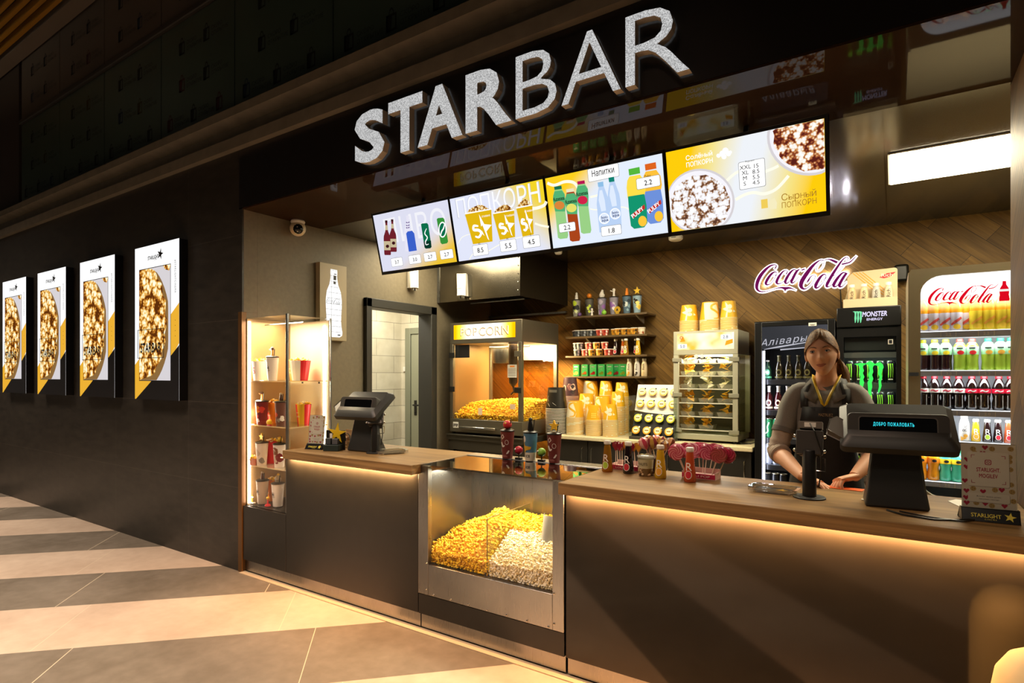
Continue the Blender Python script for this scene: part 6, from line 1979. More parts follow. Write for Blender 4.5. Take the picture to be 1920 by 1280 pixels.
c0 = AY(*cl2(1440, 762), QY - .021); c0.z -= .012; m.text('ENERGY', .024, lambda u, v, w=0: fn(c0.x + u, c0.z + v, w), .0, bold=.02, fit=.10)
m.build('header_logo', t, smooth=0)
MB(mat('#222726', .3)).box(iw0 + .005, iw1 - .005, QY + .03, QY + .035, 1.66, dz1 - .07).build('inner_panel', t)
m = MB(WHITEP); m.box(iw1 - .05, iw1 - .02, QY + .001, QY + .003, 1.70, 1.735); m.use(INK); m.box(iw1 - .045, iw1 - .025, QY, QY + .001, 1.705, 1.73); m.build('sticker', t)
QS = [1.42, 1.19, .96, .73, .50]
for i, z in enumerate(QS):
    MB(mat('#3f4646', .35)).box(iw0, iw1, QY + .035, QY + .04, z - .045, z - .003).build('shelf_edge', t)
    MB(mat('#8d9494', .3)).box(iw0, iw1, QY + .041, QY + .5, z - .008, z - .003).build('shelf', t)
MB(mat('#4b5252', .4)).box(iw0, iw1, QY + .035, QY + .04, 1.605, 1.645).build('upper_rail', t)
light('fridge_light', 'AREA', ((iw0 + iw1) / 2, QY + .05, 1.60), 1.3, (.8, 1, .85), .3, .03, (R(10), 0, 0))
light('fridge_light', 'AREA', ((iw0 + iw1) / 2, QY + .05, 1.37), .9, (.8, 1, .85), .3, .03, (R(10), 0, 0))
CANG = mat('#8fe03a', .4)
def claw_art(m, cf, h, r):
    m.use(CANG)
    for dx in (-.013, 0, .013): m.ribbon([(dx - .003, h * .86), (dx + .001, h * .6), (dx - .001, h * .34), (dx, h * .22)], [.007, .005, .006, .001], cf, .0008, steps=2)
    m.use(WHITEP); m.flat(rect(-.016, h * .14, .014, h * .19), cf, .0008, L=.012)
CANB = mat('#131414', .25, .3)
KCAN = can_kind('can', CANB, .166, .032, claw_art)
QYF = QY + .085
for r_, z in enumerate(QS[:4]):
    for q in range(5):
        KCAN.put((iw0 + .034 + q * (iw1 - iw0 - .068) / 4, QYF, z - .002), 'black can with green claw, %s from the hinge side, %s row of the black fridge' % (ORD[q], ['top', 'second', 'third', 'fourth'][r_]), 'cans in the black fridge')

# ---- beer fridge
t = thing('beer_fridge', 'black beer fridge with grey script header behind the woman', 'fridge', (0, 0, 0))
VX0, VX1 = AY(1415, 650, QY).x, AY(1566, 650, QY).x
VZ = AY(1415, 605, QY).z
m = MB(MBK); m.box(VX0, VX0 + .02, QY + .03, QY + .62, .02, VZ - .01); m.box(VX1 - .02, VX1, QY + .03, QY + .62, .02, VZ - .01); m.box(VX0 + .02, VX1 - .02, QY + .57, QY + .62, .02, VZ - .01); m.box(VX0 + .02, VX1 - .02, QY + .03, QY + .57, VZ - .05, VZ - .01); m.box(VX0 + .02, VX1 - .02, QY + .03, QY + .57, .02, .3)
m.build('body', t)
jw0, jw1 = VX0 + .055, VX1 - .05
m = MB(MBK); m.box(VX0, jw0, QY - .005, QY + .029, .1, VZ); m.box(jw1, VX1, QY - .005, QY + .029, .1, VZ); m.box(jw0, jw1, QY - .005, QY + .029, VZ - .035, VZ); m.box(jw0, jw1, QY - .005, QY + .029, .1, .3)
m.build('door_frame', t, bevel=.003)
MB(CHROME).box(VX0, VX1, QY - .006, QY + .03, VZ + .0005, VZ + .006).build('top_trim', t)
hz0 = AY(1428, 655, QY).z
m = MB(graph('beer_header', f_grad('#4a4b50', '#8f8f99', .6, .4, -.6, .8), emit=.55)); fn = FRONT(0, QY + .0, 0)
m.flat(rect(jw0, hz0, jw1, VZ - .037), fn, 0)
c0 = AY(1476, 641, QY)
m.use(glow('#d6d6e2', .8))
m.text('Алiварыя', .075, lambda u, v, w=0: fn(c0.x + u * .98 - v * .02, c0.z - .01 + v + u * .10, w), .001, shear=.28, fit=.40)
m.ribbon([(c0.x - .17, c0.z - .055), (c0.x - .05, c0.z - .035), (c0.x + .18, c0.z + .0)], [.003, .012, .004], fn, .001); m.ribbon([(c0.x - .05, c0.z - .06), (c0.x + .16, c0.z - .045)], [.010, .006], fn, .001)
m.build('header_panel', t, smooth=0)
m = MB(WHITEP); m.box(jw1 - .13, jw1 - .075, QY - .007, QY - .0055, VZ - .045, VZ - .02); m.use(INK); m.box(jw1 - .122, jw1 - .083, QY - .008, QY - .007, VZ - .035, VZ - .032); m.box(jw1 - .115, jw1 - .09, QY - .008, QY - .007, VZ - .041, VZ - .038); m.build('sticker', t)
MB(CLEAR).box(jw0, jw1, QY + .004, QY + .008, .3, hz0 - .002).build('door_glass', t, smooth=0)
MB(glow('#e9ecff', 6.0, True)).box(jw0 + .003, jw0 + .017, QY + .032, QY + .040, .32, hz0 - .01).build('light_strip', t)
MB(mat('#1c1d22', .4)).box(jw0, jw1, QY + .56, QY + .565, .3, hz0).build('lining', t)
light('fridge_light', 'AREA', (jw0 + .03, QY + .045, 1.1), 2.2, (.85, .9, 1), 1.3, .03, (0, R(-90), R(0)))
VS = [1.441, 1.194, .969, .753, .54]
for i, z in enumerate(VS):
    MB(mat('#25262c', .35)).box(jw0 + .018, jw1, QY + .045, QY + .05, z - .042, z - .002).build('shelf_edge', t)
    MB(mat('#6a6c76', .3)).box(jw0 + .018, jw1, QY + .051, QY + .52, z - .007, z - .002).build('shelf', t)
VY = QY + .10
VXX = lambda px: AY(px, 700, VY).x
bpn = [(.028, 0), (.031, .01), (.031, .09), (.026, .115), (.014, .145), (.013, .185)]
BRG = mat('#1d170c', .12, coat=.7); OLV = mat('#5a5430', .35); REDB = mat('#3a0c12', .12, coat=.6)
def beer_art(c, c2):
    def a(m, prof):
        cf = cone(.031, 0); m.use(c); m.flat(circle(0, .058, .021, 14, ry=.026), cf, .001, L=.012); m.flat(rect(-.04, .012, .04, .026), cf, .0008, L=.012); m.use(c2); m.flat(circle(0, .058, .012, 10, ry=.015), cf, .0014, L=.012)
    return a
BB1 = bottle_kind(bpn, [BRG, BRG, BRG, BRG, OLV], mat('#8a8468', .4, .4), .010, beer_art(OLV, BRG), 'beer_bottle')
BB2 = bottle_kind(bpn, [REDB, REDB, REDB, REDB, WHC], WHC, .010, beer_art(WHC, REDB), 'beer_bottle')
BB3 = bottle_kind([(.028, 0), (.03, .01), (.03, .07), (.022, .1), (.013, .13), (.012, .145)], [mat('#123a2a', .12, coat=.6)] * 5, WHC, .012, beer_art(mat('#58b088', .4), WHC), 'beer_bottle')
gb = 'bottles and cans in the beer fridge'
for i, (px, k) in enumerate(((1439.5, BB3), (1461, BB1), (1479, BB1), (1497, BB1), (1514, BB1))):
    k.put((VXX(px), VY, VS[0] - .001), '%s, %s from the lit strip, top beer fridge row' % ('small green beer bottle' if k is BB3 else 'dark beer bottle', ORD[i]), gb)
for i, px in enumerate((1442, 1459.5, 1477)): BB2.put((VXX(px), VY, VS[1] - .001), 'dark red beer bottle with round white label, %s from lit strip' % ORD[i], gb)
def carl(m, cf, h, r):
    m.use(WHC); m.ribbon([(-.018, h * .2), (0, h * .35), (-.004, h * .55), (.01, h * .8)], [.006, .01, .01, .005], cf, .001, steps=3)
KC1 = can_kind('can', mat('#146a40', .3, .3), .155, .037, carl); KC2 = can_kind('can', mat('#b9c0d4', .25, .6), .168, .033)
for i, px in enumerate((1441, 1458)): KC1.put((VXX(px), VY, VS[2] - .001), 'wide green beer can, %s from the lit strip in the beer fridge' % ORD[i], gb)
for i, px in enumerate((1440, 1456)): KC2.put((VXX(px), VY, VS[3] - .001), 'tall silver can, %s from the lit strip in the beer fridge' % ORD[i], gb)
KC3 = can_kind('can', mat('#1a1a1c', .3, .3), .140, .034, None, mat('#c9c2a8', .3, .6))
for i, px in enumerate((1439, 1455, 1469)): KC3.put((VXX(px), VY, VS[4] - .001), 'black can with pale lid, %s in the lowest visible row of the beer fridge' % ORD[i], gb)

# ---- cardboard display on the can fridge
ry_ = QY + .06
RX0, RX1 = AY(1581, 560, ry_).x, AY(1683, 560, ry_).x
t = thing('carton_display', 'cream cardboard display stand on top of the black can fridge', 'display stand', (RX0, ry_, QZ + .001))
rw = RX1 - RX0
MCD = mat('#cbb996', .55)
m = MB(MCD); m.box(0, rw, 0, .006, 0, .07); m.box(0, .006, .007, .13, 0, .07); m.box(rw - .006, rw, .007, .13, 0, .07); m.box(.007, rw - .007, .007, .13, 0, .006); m.build('tray', t)
bk = [(.0, .071), (rw, .071), (rw, .262)] + [(rw - .02 + .02 * math.cos(a), .28 + .02 * math.sin(a)) for a in (0, .5, 1.0, 1.57)] + [(.06, .29), (.02, .25), (.02, .14)]
m = MB(MCD); m.prism(bk, .12, .128, lambda u, v, w: Vector((u, w, v))); m.build('backboard', t)
m = MB(mat('#d89a3a', .5)); fn = FRONT(0, .1195, 0)
for q in range(4): m.poly([fn(u, v, 0) for u, v in ((.05 + .022 * q, .285), (.06 + .022 * q, .285), (.24 + .022 * q, .10), (.23 + .022 * q, .10))])
m.use(mat('#b8202a', .5)); m.flat([(rw - .115, .235), (rw - .07, .262), (rw - .01, .268), (rw - .045, .235), (rw - .085, .225)], fn, .001)
m.use(WHITEP); m.text('Rich', .036, lambda u, v, w=0: fn(rw - .066 + u, .237 + v, w), .002, fit=.07)
m.build('print', t, smooth=0)
for i in range(4):
    milk_bottle(['first milk drink bottle in the cardboard display, orange spot, by the script sign', 'second milk drink bottle in the cardboard display, orange spot', 'third milk drink bottle in the cardboard display, grey with dark spots', 'last milk drink bottle in the cardboard display, by the tall fridge'][i],
                (RX0 + .055 + i * (rw - .11) / 3, ry_ + .055, QZ + .0085), mat(['#d9b98a', '#dcc096', '#b9b4aa', '#d9c6a4'][i], .4), [FO, FO, mat('#3a3430', .5), GRYC][i], .178, 'milk drinks in the cardboard display')
t = thing('wall_speaker', 'small black speaker on the wood wall beside the cardboard display', 'speaker', (AY(1690, 515, YB - .06).x, YB - .001, AY(1690, 515, YB).z))
MB(BLACK).box(-.05, .05, -.12, -.03, -.07, .07).build('housing', t, bevel=.02)
MB(BLACK).box(-.015, .015, -.03, -.0, -.02, .02).build('bracket', t)
# ================================================================== things on the counters
# ---- tills (all-in-one terminals seen from the back)
def till(label, loc, rz, msg, s=1.0):
    t = thing('till_terminal', label, 'till', loc, rz, 'till terminals')
    MT = mat('#2b2b29', .42, name='till_plastic'); MT2 = mat('#35332f', .5)
    m = MB(MT)                                   # foot and column, tapering upwards
    L = []
    for z, hw, y0, y1 in ((0, .105, 0, .16), (.012, .104, .001, .155), (.08, .094, .018, .125), (.16, .086, .032, .11), (.225, .080, .045, .105), (.262, .078, .055, .12)):
        L.append([Vector((x * hw, y, z)) for x, y in ((-1, y0), (1, y0), (1, y1), (-1, y1))])
    m.loft(L); m.build('column', t, bevel=.008)
    # screen body tilted back: its back faces the customer
    tl = R(52)
    f = frame((0, .03, .295), (1, 0, 0), (0, math.sin(tl), math.cos(tl)))
    m = MB(MT); o0 = rrect(-.19, -.10, .19, .15, .022); o1 = rrect(-.165, -.065, .165, .13, .02)
    m.loft([[f(u, v, -.028) for u, v in o0], [f(u, v, .0) for u, v in o0], [f(u, v, .026) for u, v in o1]]); m.build('screen_body', t)
    m = MB(mat('#06070a', .1)); m.flat(rrect(-.18, -.09, .18, .14, .016), f, -.0285); m.build('touch_screen', t)
    # customer display
    c = frame((0, -.012, .262), (1, 0, 0), Vector((0, .22, .97)).normalized())
    m = MB(MT2); q0 = rrect(-.165, 0, .165, .105, .018); q1 = rrect(-.15, .012, .15, .098, .018)
    m.loft([[c(u, v, -.075) for u, v in q1], [c(u, v, -.002) for u, v in q0], [c(u * .985, .052 + (v - .052) * .96, .004) for u, v in q0]]); m.build('customer_display', t)
    m = MB(mat('#5b5954', .35)); g0 = rrect(-.128, .014, .128, .092, .012)
    m.flat(g0, c, .0046); m.use(mat('#040406', .15)); m.flat(rrect(-.124, .018, .124, .088, .010), c, .005)
    if msg:
        m.use(glow('#35d8e8', 1.2)); m.text(msg, .0185, lambda u, v, w=0: c(u - .012, .055 + v, w), .0055, sp=1.25, fit=.132, bold=.02)
    m.build('display_glass', t, smooth=0)
    m = MB(mat('#57504a', .45)); m.prism([(-.235, -.02), (-.175, -.065), (-.165, .03), (-.20, .06), (-.225, .05)], -.012, .012, f); m.build('card_reader', t, bevel=.004)
    return t


till('till terminal with lit greeting on its customer display', (.012, 2.655, ZT + .001), R(5), 'ДОБРО ПОЖАЛОВАТЬ')
till('till terminal turned away on the far worktop', (-2.985, 2.655, ZT + .001), R(3), None)


def card_post(label, loc, rz, tilt):
    t = thing('card_terminal', label, 'card terminal', loc, rz, 'card terminals on posts')
    MB(BLACKM).lathe([(.062, 0), (.062, .004), (.058, .007)], 28).build('base', t)
    MB(mat('#191816', .4)).lathe([(.027, .0075), (.027, .195), (.024, .20)], 20).build('post', t)
    f = Matrix.Translation((0, .005, .225)) @ Matrix.Rotation(tilt, 4, 'X')
    m = MB(mat('#3a3733', .4)); m.box(-.05, .05, -.012, .012, -.045, .055, f); m.build('bracket', t, bevel=.003)
    for x in (-.055, .055):
        for z in (-.03, .03): MB(CHROME).ball(f @ Vector((x, 0, z)), .008, 8, 6).build('screw', t)
    m = MB(mat('#22211f', .35)); m.box(-.042, .042, .014, .052, -.05, .09, f); m.build('reader', t, bevel=.006)
    m = MB(mat('#6d675e', .4)); m.box(-.045, .045, .006, .05, .065, .095, f); m.use(WHITEP); m.box(-.022, .022, .004, .0058, .07, .09, f); m.build('reader_head', t, bevel=.003)
    m = MB(BLACK); m.tube([f @ Vector((0, .0, .085)), f @ Vector((.02, -.035, .05)), f @ Vector((.045, -.03, -.03)), Vector((.045, -.01, .12)), Vector((.035, .0, .05))], .003, 6); m.build('cable', t)
    m = MB(CHROME); m.tube([f @ Vector((.03, .01, -.05)), f @ Vector((.06, .0, -.06)), f @ Vector((.06, .0, -.11)), f @ Vector((.02, .01, -.11))], .0025, 6); m.build('wire_loop', t)
    return t


card_post('black card terminal on a post beside the lit till', (-.293, 2.70, ZT + .001), 0, R(-12))
card_post('black card terminal on a post beside the far till', (-2.84, 2.675, ZT + .001), R(40), R(-35))


def coin_tray(label, loc, rz, logo):
    t = thing('coin_tray', label, 'tray', loc, rz, 'clear coin trays')
    m = MB(glass('#dcd8cc', boost=2.5, haze=.15))
    o = rrect(-.10, -.07, .10, .07, .03, 5); i_ = rrect(-.085, -.055, .085, .055, .03, 5)
    m.loft([[Vector((u, v, .006)) for u, v in o], [Vector((u, v, .024)) for u, v in o], [Vector((u, v, .022)) for u, v in i_], [Vector((u, v, .010)) for u, v in i_]], caps=False); m.poly([Vector((u, v, .010)) for u, v in i_]); m.build('dish', t)
    MB(mat('#26231f', .3)).flat(rrect(-.075, -.045, .075, .045, .02), frame((0, 0, .0105), (1, 0, 0), (0, 1, 0)), 0).build('insert', t)
    for x, y in ((-.07, -.05), (.07, -.05), (-.07, .05), (.07, .05)): MB(CHROME).lathe([(.006, 0), (.006, .008)], 8, (x, y, 0)).build('foot', t)
    if logo: MB(mat('#d9a82a', .4)).flat(star(.03, 0, .03, .012), frame((0, 0, .0108), (1, 0, 0), (0, 1, 0)), 0).build('star_logo', t)
    return t


coin_tray('clear coin tray with a gold star left of the near card terminal', (-.435, 2.745, ZT + .0005), R(-4), True)
coin_tray('clear coin tray on the far worktop', (-2.74, 2.72, ZT + .0005), R(60), False)


def flyer(label, loc, rz, s, foot):
    t = thing('flyer_stand', label, 'flyer stand', loc, rz, 'flyer stands')
    w, h = .165 * s, .245 * s
    f = frame((0, 0, .045 * s), (1, 0, 0), (0, .10, .995))
    MB(glass('#f4f4f0', boost=1.5)).prism(rect(-w / 2 - .002, 0, w / 2 + .002, h + .003), .0012, .003, f).build('holder', t, smooth=0)
    m = MB(mat('#e9e3da', .5)); m.flat(rect(-w / 2, 0, w / 2, h), f, .0); rr = random.Random(5)
    HE = mat('#b8234a', .5); CO = mat('#c2a468', .5); CH_ = mat('#7a5c34', .5)
    k = 0
    for i in range(9):
        for j in range(6):
            u = -w / 2 + w * (j + .5 + rr.uniform(-.2, .2)) / 6; v = h * (i + .5 + rr.uniform(-.25, .25)) / 9; q = .0095 * s; k += 1
            if abs(u) > w / 2 - q * 1.1 or v < q or v > h - q: continue
            if k % 2: m.use(HE).flat([(u, v - q), (u + q, v + q * .2), (u + q * .8, v + q * .8), (u + q * .3, v + q * .85), (u, v + q * .45), (u - q * .3, v + q * .85), (u - q * .8, v + q * .8), (u - q, v + q * .2)], f, .0002)
            else:
                m.use(CO).flat(circle(u, v, q, 10), f, .0002)
                m.use(CH_)
                for a in range(3): m.flat(circle(u + q * .45 * math.cos(a * 2.1), v + q * .45 * math.sin(a * 2.1), q * .18, 5), f, .0003)
    m.use(mat('#b3aca4', .5)); m.flat(rrect(-.062 * s, .082 * s, .064 * s, .212 * s, .006), f, .0003); m.flat(rrect(-.062 * s, .022 * s, .064 * s, .056 * s, .006), f, .0003)
    m.use(mat('#f2eee8', .5)); m.flat(rrect(-.063 * s, .084 * s, .062 * s, .214 * s, .006), f, .0004); m.flat(rrect(-.063 * s, .024 * s, .062 * s, .058 * s, .006), f, .0004)
    m.use(HE)
    g = lambda u0, v0: (lambda u, v, w=0: f(u0 + u * s, v0 + v * s, w))
    m.text('STARLIGHT.', .021, g(0, .140 * s), .0006, bold=.02, fit=.072); m.text('MOGILEV', .021, g(0, .117 * s), .0006, bold=.02, fit=.056)
    for q in outline(rrect(-.010 * s, .166 * s, .010 * s, .186 * s, .005), .0022): m.poly([f(u, v, .0006) for u, v in q])
    for q in outline(circle(0, .176 * s, .005 * s, 12), .0016): m.poly([f(u, v, .0006) for u, v in q])
    for sx, sy in ((-1, 1), (1, 1), (-1, -1), (1, -1)):
        x, y = sx * .051 * s, .149 * s + sy * .053 * s
        m.flat(rect(min(x, x - sx * .011 * s), y - .0008, max(x, x - sx * .011 * s), y + .0008), f, .0006); m.flat(rect(x - .0008, min(y, y - sy * .011 * s), x + .0008, max(y, y - sy * .011 * s)), f, .0006)
    m.use(INK); m.text('Фотографируйся, делись', .0062, g(0, .044 * s), .0006); m.text('эмоциями с #starlight', .0062, g(0, .034 * s), .0006)
    m.build('flyer', t, smooth=0)
    m = MB(mat('#141210', .2)); m.prism([(-.030, 0), (.05, 0), (.012, .047 * s), (-.008, .047 * s)], -w / 2 - .004, w / 2 + .004, lambda u, v, W: Vector((W, u, v))); m.build('foot', t, bevel=.002)
    a = math.atan2(.047 * s, .022); ff = frame((0, -.0305, .0), (1, 0, 0), Vector((0, .022, .047 * s)).normalized())
    m = MB(mat('#d6c43a', .4)); m.text('STARLIGHT', .021, lambda u, v, W=0: ff(-.012 + u * s, .018 * s + v * s, W), .001, bold=.015, fit=.09); m.flat(star(.058 * s, .026 * s, .019 * s, .007, .2), ff, .001); m.text('CINEMA', .007, lambda u, v, W=0: ff(.0 + u * s, .009 * s + v * s, W), .001, sp=1.6)
    m.build('foot_logo', t, smooth=0)
    return t


flyer('large heart and biscuit patterned flyer stand at the end of the near worktop', (.281, 2.62, ZT + .0005), R(4), .925, True)
flyer('small heart patterned flyer stand by the display case', (-3.33, 2.585, ZT + .0005), R(12), .80, True)
# ---- star box with cards
t = thing('card_box', 'dark box with a yellow star sign and grey cards by the far till', 'card box', (-3.165, 2.595, ZT + .0005), R(24))
MB(mat('#22302d', .5)).box(-.055, .055, -.035, .035, 0, .042).build('box', t, bevel=.003)
MB(BLACK).box(-.07, .07, .037, .043, 0, .135).build('sign_board', t, bevel=.004)
m = MB(mat('#e0bc1c', .4)); fn = FRONT(0, .036, 0); m.prism(star(.012, .115, .072, .024, .12), .0, .006, lambda u, v, w: fn(u, v, w)); m.build('star', t)
MB(mat('#3a4044', .5)).box(-.045, -.005, -.025, .0, .044, .085).build('card_stack', t, bevel=.002)
MB(mat('#54565a', .5)).box(.002, .042, -.02, .01, .044, .082).build('card_stack', t, bevel=.002)
MB(WHITEP).box(-.03, -.012, .012, .016, .044, .115).build('card', t)
# ---- scanner with cable behind it, small wooden box
t = thing('wood_box', 'small open brown wooden box with a coiled cable behind the card box', 'box', (-3.255, 2.79, ZT + .0005), R(-8))
m = MB(MOAK); m.box(-.09, .09, .05, .06, 0, .115); m.box(-.09, -.08, -.05, .049, 0, .05); m.box(.08, .09, -.05, .049, 0, .05); m.box(-.079, .079, -.05, .049, 0, .012); m.build('box', t)
MB(mat('#caa07a', .5)).box(-.06, .0, -.035, .02, .0125, .07).build('charger', t, bevel=.004)
m = MB(BLACK); m.tube([(-.05 + .05 * math.cos(a * .7) + .05, -.04 + .004 * a, .05 + .045 * math.sin(a * .7)) for a in range(14)], .004, 6); m.build('cable', t)

# ---- cups and toys on the back ledge of the popcorn display
cg = 'cups on the popcorn display ledge'
LZ = .9665
def art_cups(cols, seed):
    def fn(m, cf, h, r):
        m.use(WHC)
        for q in outline([(-.022, .135), (-.006, .150), (.004, .132), (-.012, .117)], .004): m.poly([cf(u, v, .0012) for u, v in q])
        for q in outline(circle(.018, .10, .012, 14, ry=.015), .002): m.poly([cf(u, v, .0012) for u, v in q])
        m.ribbon([(-.02, .10), (-.008, .075), (.005, .082)], [.010, .014, .004], cf, .0012, steps=3); m.ribbon([(.03, .05), (.02, .035), (.012, .03)], [.008, .010, .002], cf, .0012, steps=3); m.ribbon([(-.03, .06), (-.026, .04)], [.006, .01], cf, .0012, steps=3)
        m.use(mat('#c98a80', .4)); m.flat(rect(-.018, .012, .018, .015), cf, .001, L=.01); m.flat(rect(-.014, .019, .014, .021), cf, .001, L=.01)
    return fn


def art_blue(m, cf, h, r):
    m.use(mat('#e9dfc6', .4)); m.flat(rect(-.12, .0, .12, .05), cf, .0006, L=.012)
    m.use(mat('#e2b02a', .4)); m.flat([(-.03, .13), (-.018, .09), (.025, .085), (.02, .07), (-.01, .062), (-.024, .04), (-.03, .08)], cf, .0012, L=.01)
    m.use(WHC); m.flat(circle(-.02, .13, .012, 10, ry=.02), cf, .001, L=.01); m.use(INK); m.text('ICE', .02, lambda u, v, w=0: cf(u, .022 + v, w), .0014, bold=.02)


MARO = mat('#6e2a24', .4)
drink_cup('maroon cup with crimson and gold topper, nearest the far worktop', (-1.985, 2.955, LZ), MARO, .165, .043, .031, art_cups(None, 1), 1, group=cg, s=1.25, cols=[mat('#c9242c', .4), mat('#d8b84a', .4), mat('#c9242c', .4), mat('#d8b84a', .4)])
drink_cup('blue and cream cup between the two maroon cups', (-1.815, 2.95, LZ), mat('#4f7d9a', .4), .165, .043, .031, art_blue, 3, group=cg, s=1.3, cols=[BLACK] * 4)
drink_cup('maroon cup with yellow propeller topper, nearest the juices', (-1.655, 2.955, LZ), MARO, .165, .043, .031, art_cups(None, 2), 2, group=cg, s=1.1, cols=[REDC, REDC, YELC, YELC])
for x, c_, lb in ((-1.895, '#b8203a', 'red ball toy on a black foot between the cups'), (-1.735, '#8cc24a', 'green ball toy on a black foot between the cups')):
    t = thing('toy_topper', lb, 'toy', (x, 2.945, LZ))
    MB(BLACK).box(-.02, .02, -.014, .014, 0, .012).build('foot', t, bevel=.002); MB(BLACK).tube([(0, 0, .012), (0, 0, .035)], .004, 6).build('stem', t)
    m = MB(mat(c_, .35)); m.ball((0, 0, .055), .026, 14, 10); m.use(WHC); m.ball((-.012, -.022, .062), .006, 8, 6); m.build('ball', t)

# ---- juices on the near worktop
JG = 'juice bottles on the near worktop'
for x, y, lq, fr_, lb in ((-1.268, 2.84, JA, FG, 'amber apple juice bottle at the end of the near worktop'), (-1.152, 2.845, JD, FR_, 'dark red juice bottle second from the glass bin'),
                          (-.965, 2.80, JY, FO, 'yellow juice bottle beside the cup of nuts'), (-.815, 2.785, JR, FR_, 'orange red juice bottle in front of the pink lollipops')):
    juice_bottle(lb, (x, y, ZT + .0005), lq, fr_, .165, group=JG)
t = thing('nut_cup', 'clear lidded cup of nuts with a cream label', 'cup', (-1.052, 2.83, ZT + .0005))
m = MB(mat('#8a6a44', .5)); m.lathe([(.030, 0), (.034, .03), (.0355, .04)], 22)
rr = random.Random(9)
for i in range(40):
    a = rr.random() * 2 * PI; z = rr.uniform(.005, .038); m.use(mat(['#a8845a', '#d8c09a', '#5a3c20'][i % 3], .5)); m.ball((.0325 * math.cos(a), .0325 * math.sin(a), z), .0065, 6, 4)
m.build('nuts', t)
m = MB(mat('#d6cfb4', .5)); m.lathe([(.0358, .041), (.040, .085)], 24, caps=False); m.use(INK); cf = cone(.0325, .092)
m.text('NUTS', .02, lambda u, v, w=0: cf(u, .056 + v, w), .001, L=.008, fit=.042); m.build('label', t)
MB(glass('#eef0ea', boost=1.6)).lathe([(.031, 0), (.042, .095)], 24, caps=False).build('cup', t)
MB(glass('#eef0ea', boost=1.6, haze=.3)).lathe([(.044, .095), (.045, .1), (.042, .104), (.03, .108)], 24).build('lid', t)

# ---- lollipops
PK = [mat('#c43a62', .3), mat('#e8a0b4', .3), mat('#9a1f38', .3)]
STK = mat('#e9dccb', .5)
def lolly(kind, cols, seed):
    t = thing('lollipop', 'x', 'lollipop')
    MB(STK).tube([(0, 0, 0), (0, 0, .085)], .0022, 6).build('stick', t)
    m = MB(cols[0])
    if kind == 'swirl':
        f = frame((0, 0, .112), (1, 0, 0), (0, 0, 1))
        m.lathe([(.033, -.009), (.040, -.004), (.040, .004), (.033, .009)], 26, M=Matrix.Translation((0, 0, .112)) @ Matrix.Rotation(R(90), 4, 'X'))
        m.use(cols[1])
        for k in range(7):
            a = 2 * PI * k / 7
            P = [(q * .0055 * math.cos(a + q * .36), q * .0055 * math.sin(a + q * .36)) for q in range(1, 8)]
            m.ribbon(P, [.001, .002, .003, .003, .004, .005, .003], f, .0095, steps=3); m.ribbon(P, [.001, .002, .003, .003, .004, .005, .003], f, -.0095, steps=3)
        m.build('candy', t)
        MB(glass('#ffffff', boost=1.6)).lathe([(.035, -.0115), (.043, -.005), (.043, .005), (.035, .0115)], 20, M=Matrix.Translation((0, 0, .112)) @ Matrix.Rotation(R(90), 4, 'X')).build('wrapper', t)
    elif kind == 'heart':
        m.prism([(0, .080), (.019, .106), (.017, .121), (.007, .125), (0, .117), (-.007, .125), (-.017, .121), (-.019, .106)], -.005, .005, lambda u, v, w: Vector((u, w, v))); m.build('candy', t, bevel=.002)
    else:
        for i in range(8):
            m.use(cols[i % len(cols)]); a0, a1 = 2 * PI * i / 8, 2 * PI * (i + 1) / 8
            m.loft([[Vector((r * math.cos(a), r * math.sin(a), z)) for a in (a0, a1)] for r, z in ((.004, .075), (.022, .092), (.028, .112), (.021, .134), (.004, .144))], caps=False, close=False)
        m.build('candy', t)
    return t


def lolly_box(label, loc, rz, w, d):
    t = thing('lollipop_box', label, 'lollipop box', loc, rz, 'lollipop boxes')
    m = MB(mat('#d8b0a8', .5)); m.box(-w / 2, w / 2, -d / 2, d / 2, .0, .004); m.box(-w / 2, w / 2, d / 2 - .003, d / 2, .0041, .045); m.box(-w / 2, -w / 2 + .003, -d / 2, d / 2 - .004, .0041, .034); m.box(w / 2 - .003, w / 2, -d / 2, d / 2 - .004, .0041, .034)
    m.use(mat('#b8204a', .45)); m.box(-w / 2, w / 2, -d / 2 - .001, -d / 2 + .002, .0041, .026); m.use(mat('#e9c9c4', .5)); m.box(-w / 2 + .003, w / 2 - .003, -d / 2 + .003, d / 2 - .004, .018, .020)
    m.use(WHC); m.text('LOLLI POP', .014, lambda u, v, q=0: Vector((u, -d / 2 - .002, .010 + v)), 0, fit=w * .7); m.build('box', t)


lolly_box('pink box of heart lollipops behind the dark juice', (-1.20, 2.955, ZT + .0005), R(-3), .15, .075)
lolly_box('pink box of swirl lollipops behind the orange red juice', (-.80, 2.925, ZT + .0005), R(-4), .165, .085)
rr = random.Random(31)
KH = [Kind(lambda c=c: lolly('heart', c, 0)) for c in ([mat('#8a1c30', .25)], [mat('#c08a2a', .2)], [mat('#a82a44', .25)])]
hl = 'heart lollipops in the pink box'
n = 0
for i in range(6):
    for j in range(2):
        k = KH[[0, 0, 1, 2, 0, 1][(i + j) % 6]]
        o = k.put((-1.26 + .024 * i + rr.uniform(-.003, .003), 2.94 + .025 * j, ZT + .022), '%s heart lollipop, %s in the %s row of the heart box' % ('amber' if k is KH[1] else 'dark red' if k is KH[0] else 'crimson', ORD[i], ['front', 'rear'][j]), hl)
        o.rotation_euler = (rr.uniform(-.12, .12), rr.uniform(-.1, .1), rr.uniform(-.5, .5))
KS = [Kind(lambda c=c: lolly('bulb', c, 0)) for c in ([mat('#8a2a3a', .3), mat('#c8a04a', .3)], [mat('#6a3a1c', .3), mat('#d9b070', .3)], [mat('#c4405a', .3), mat('#e8b0a8', .3)])]
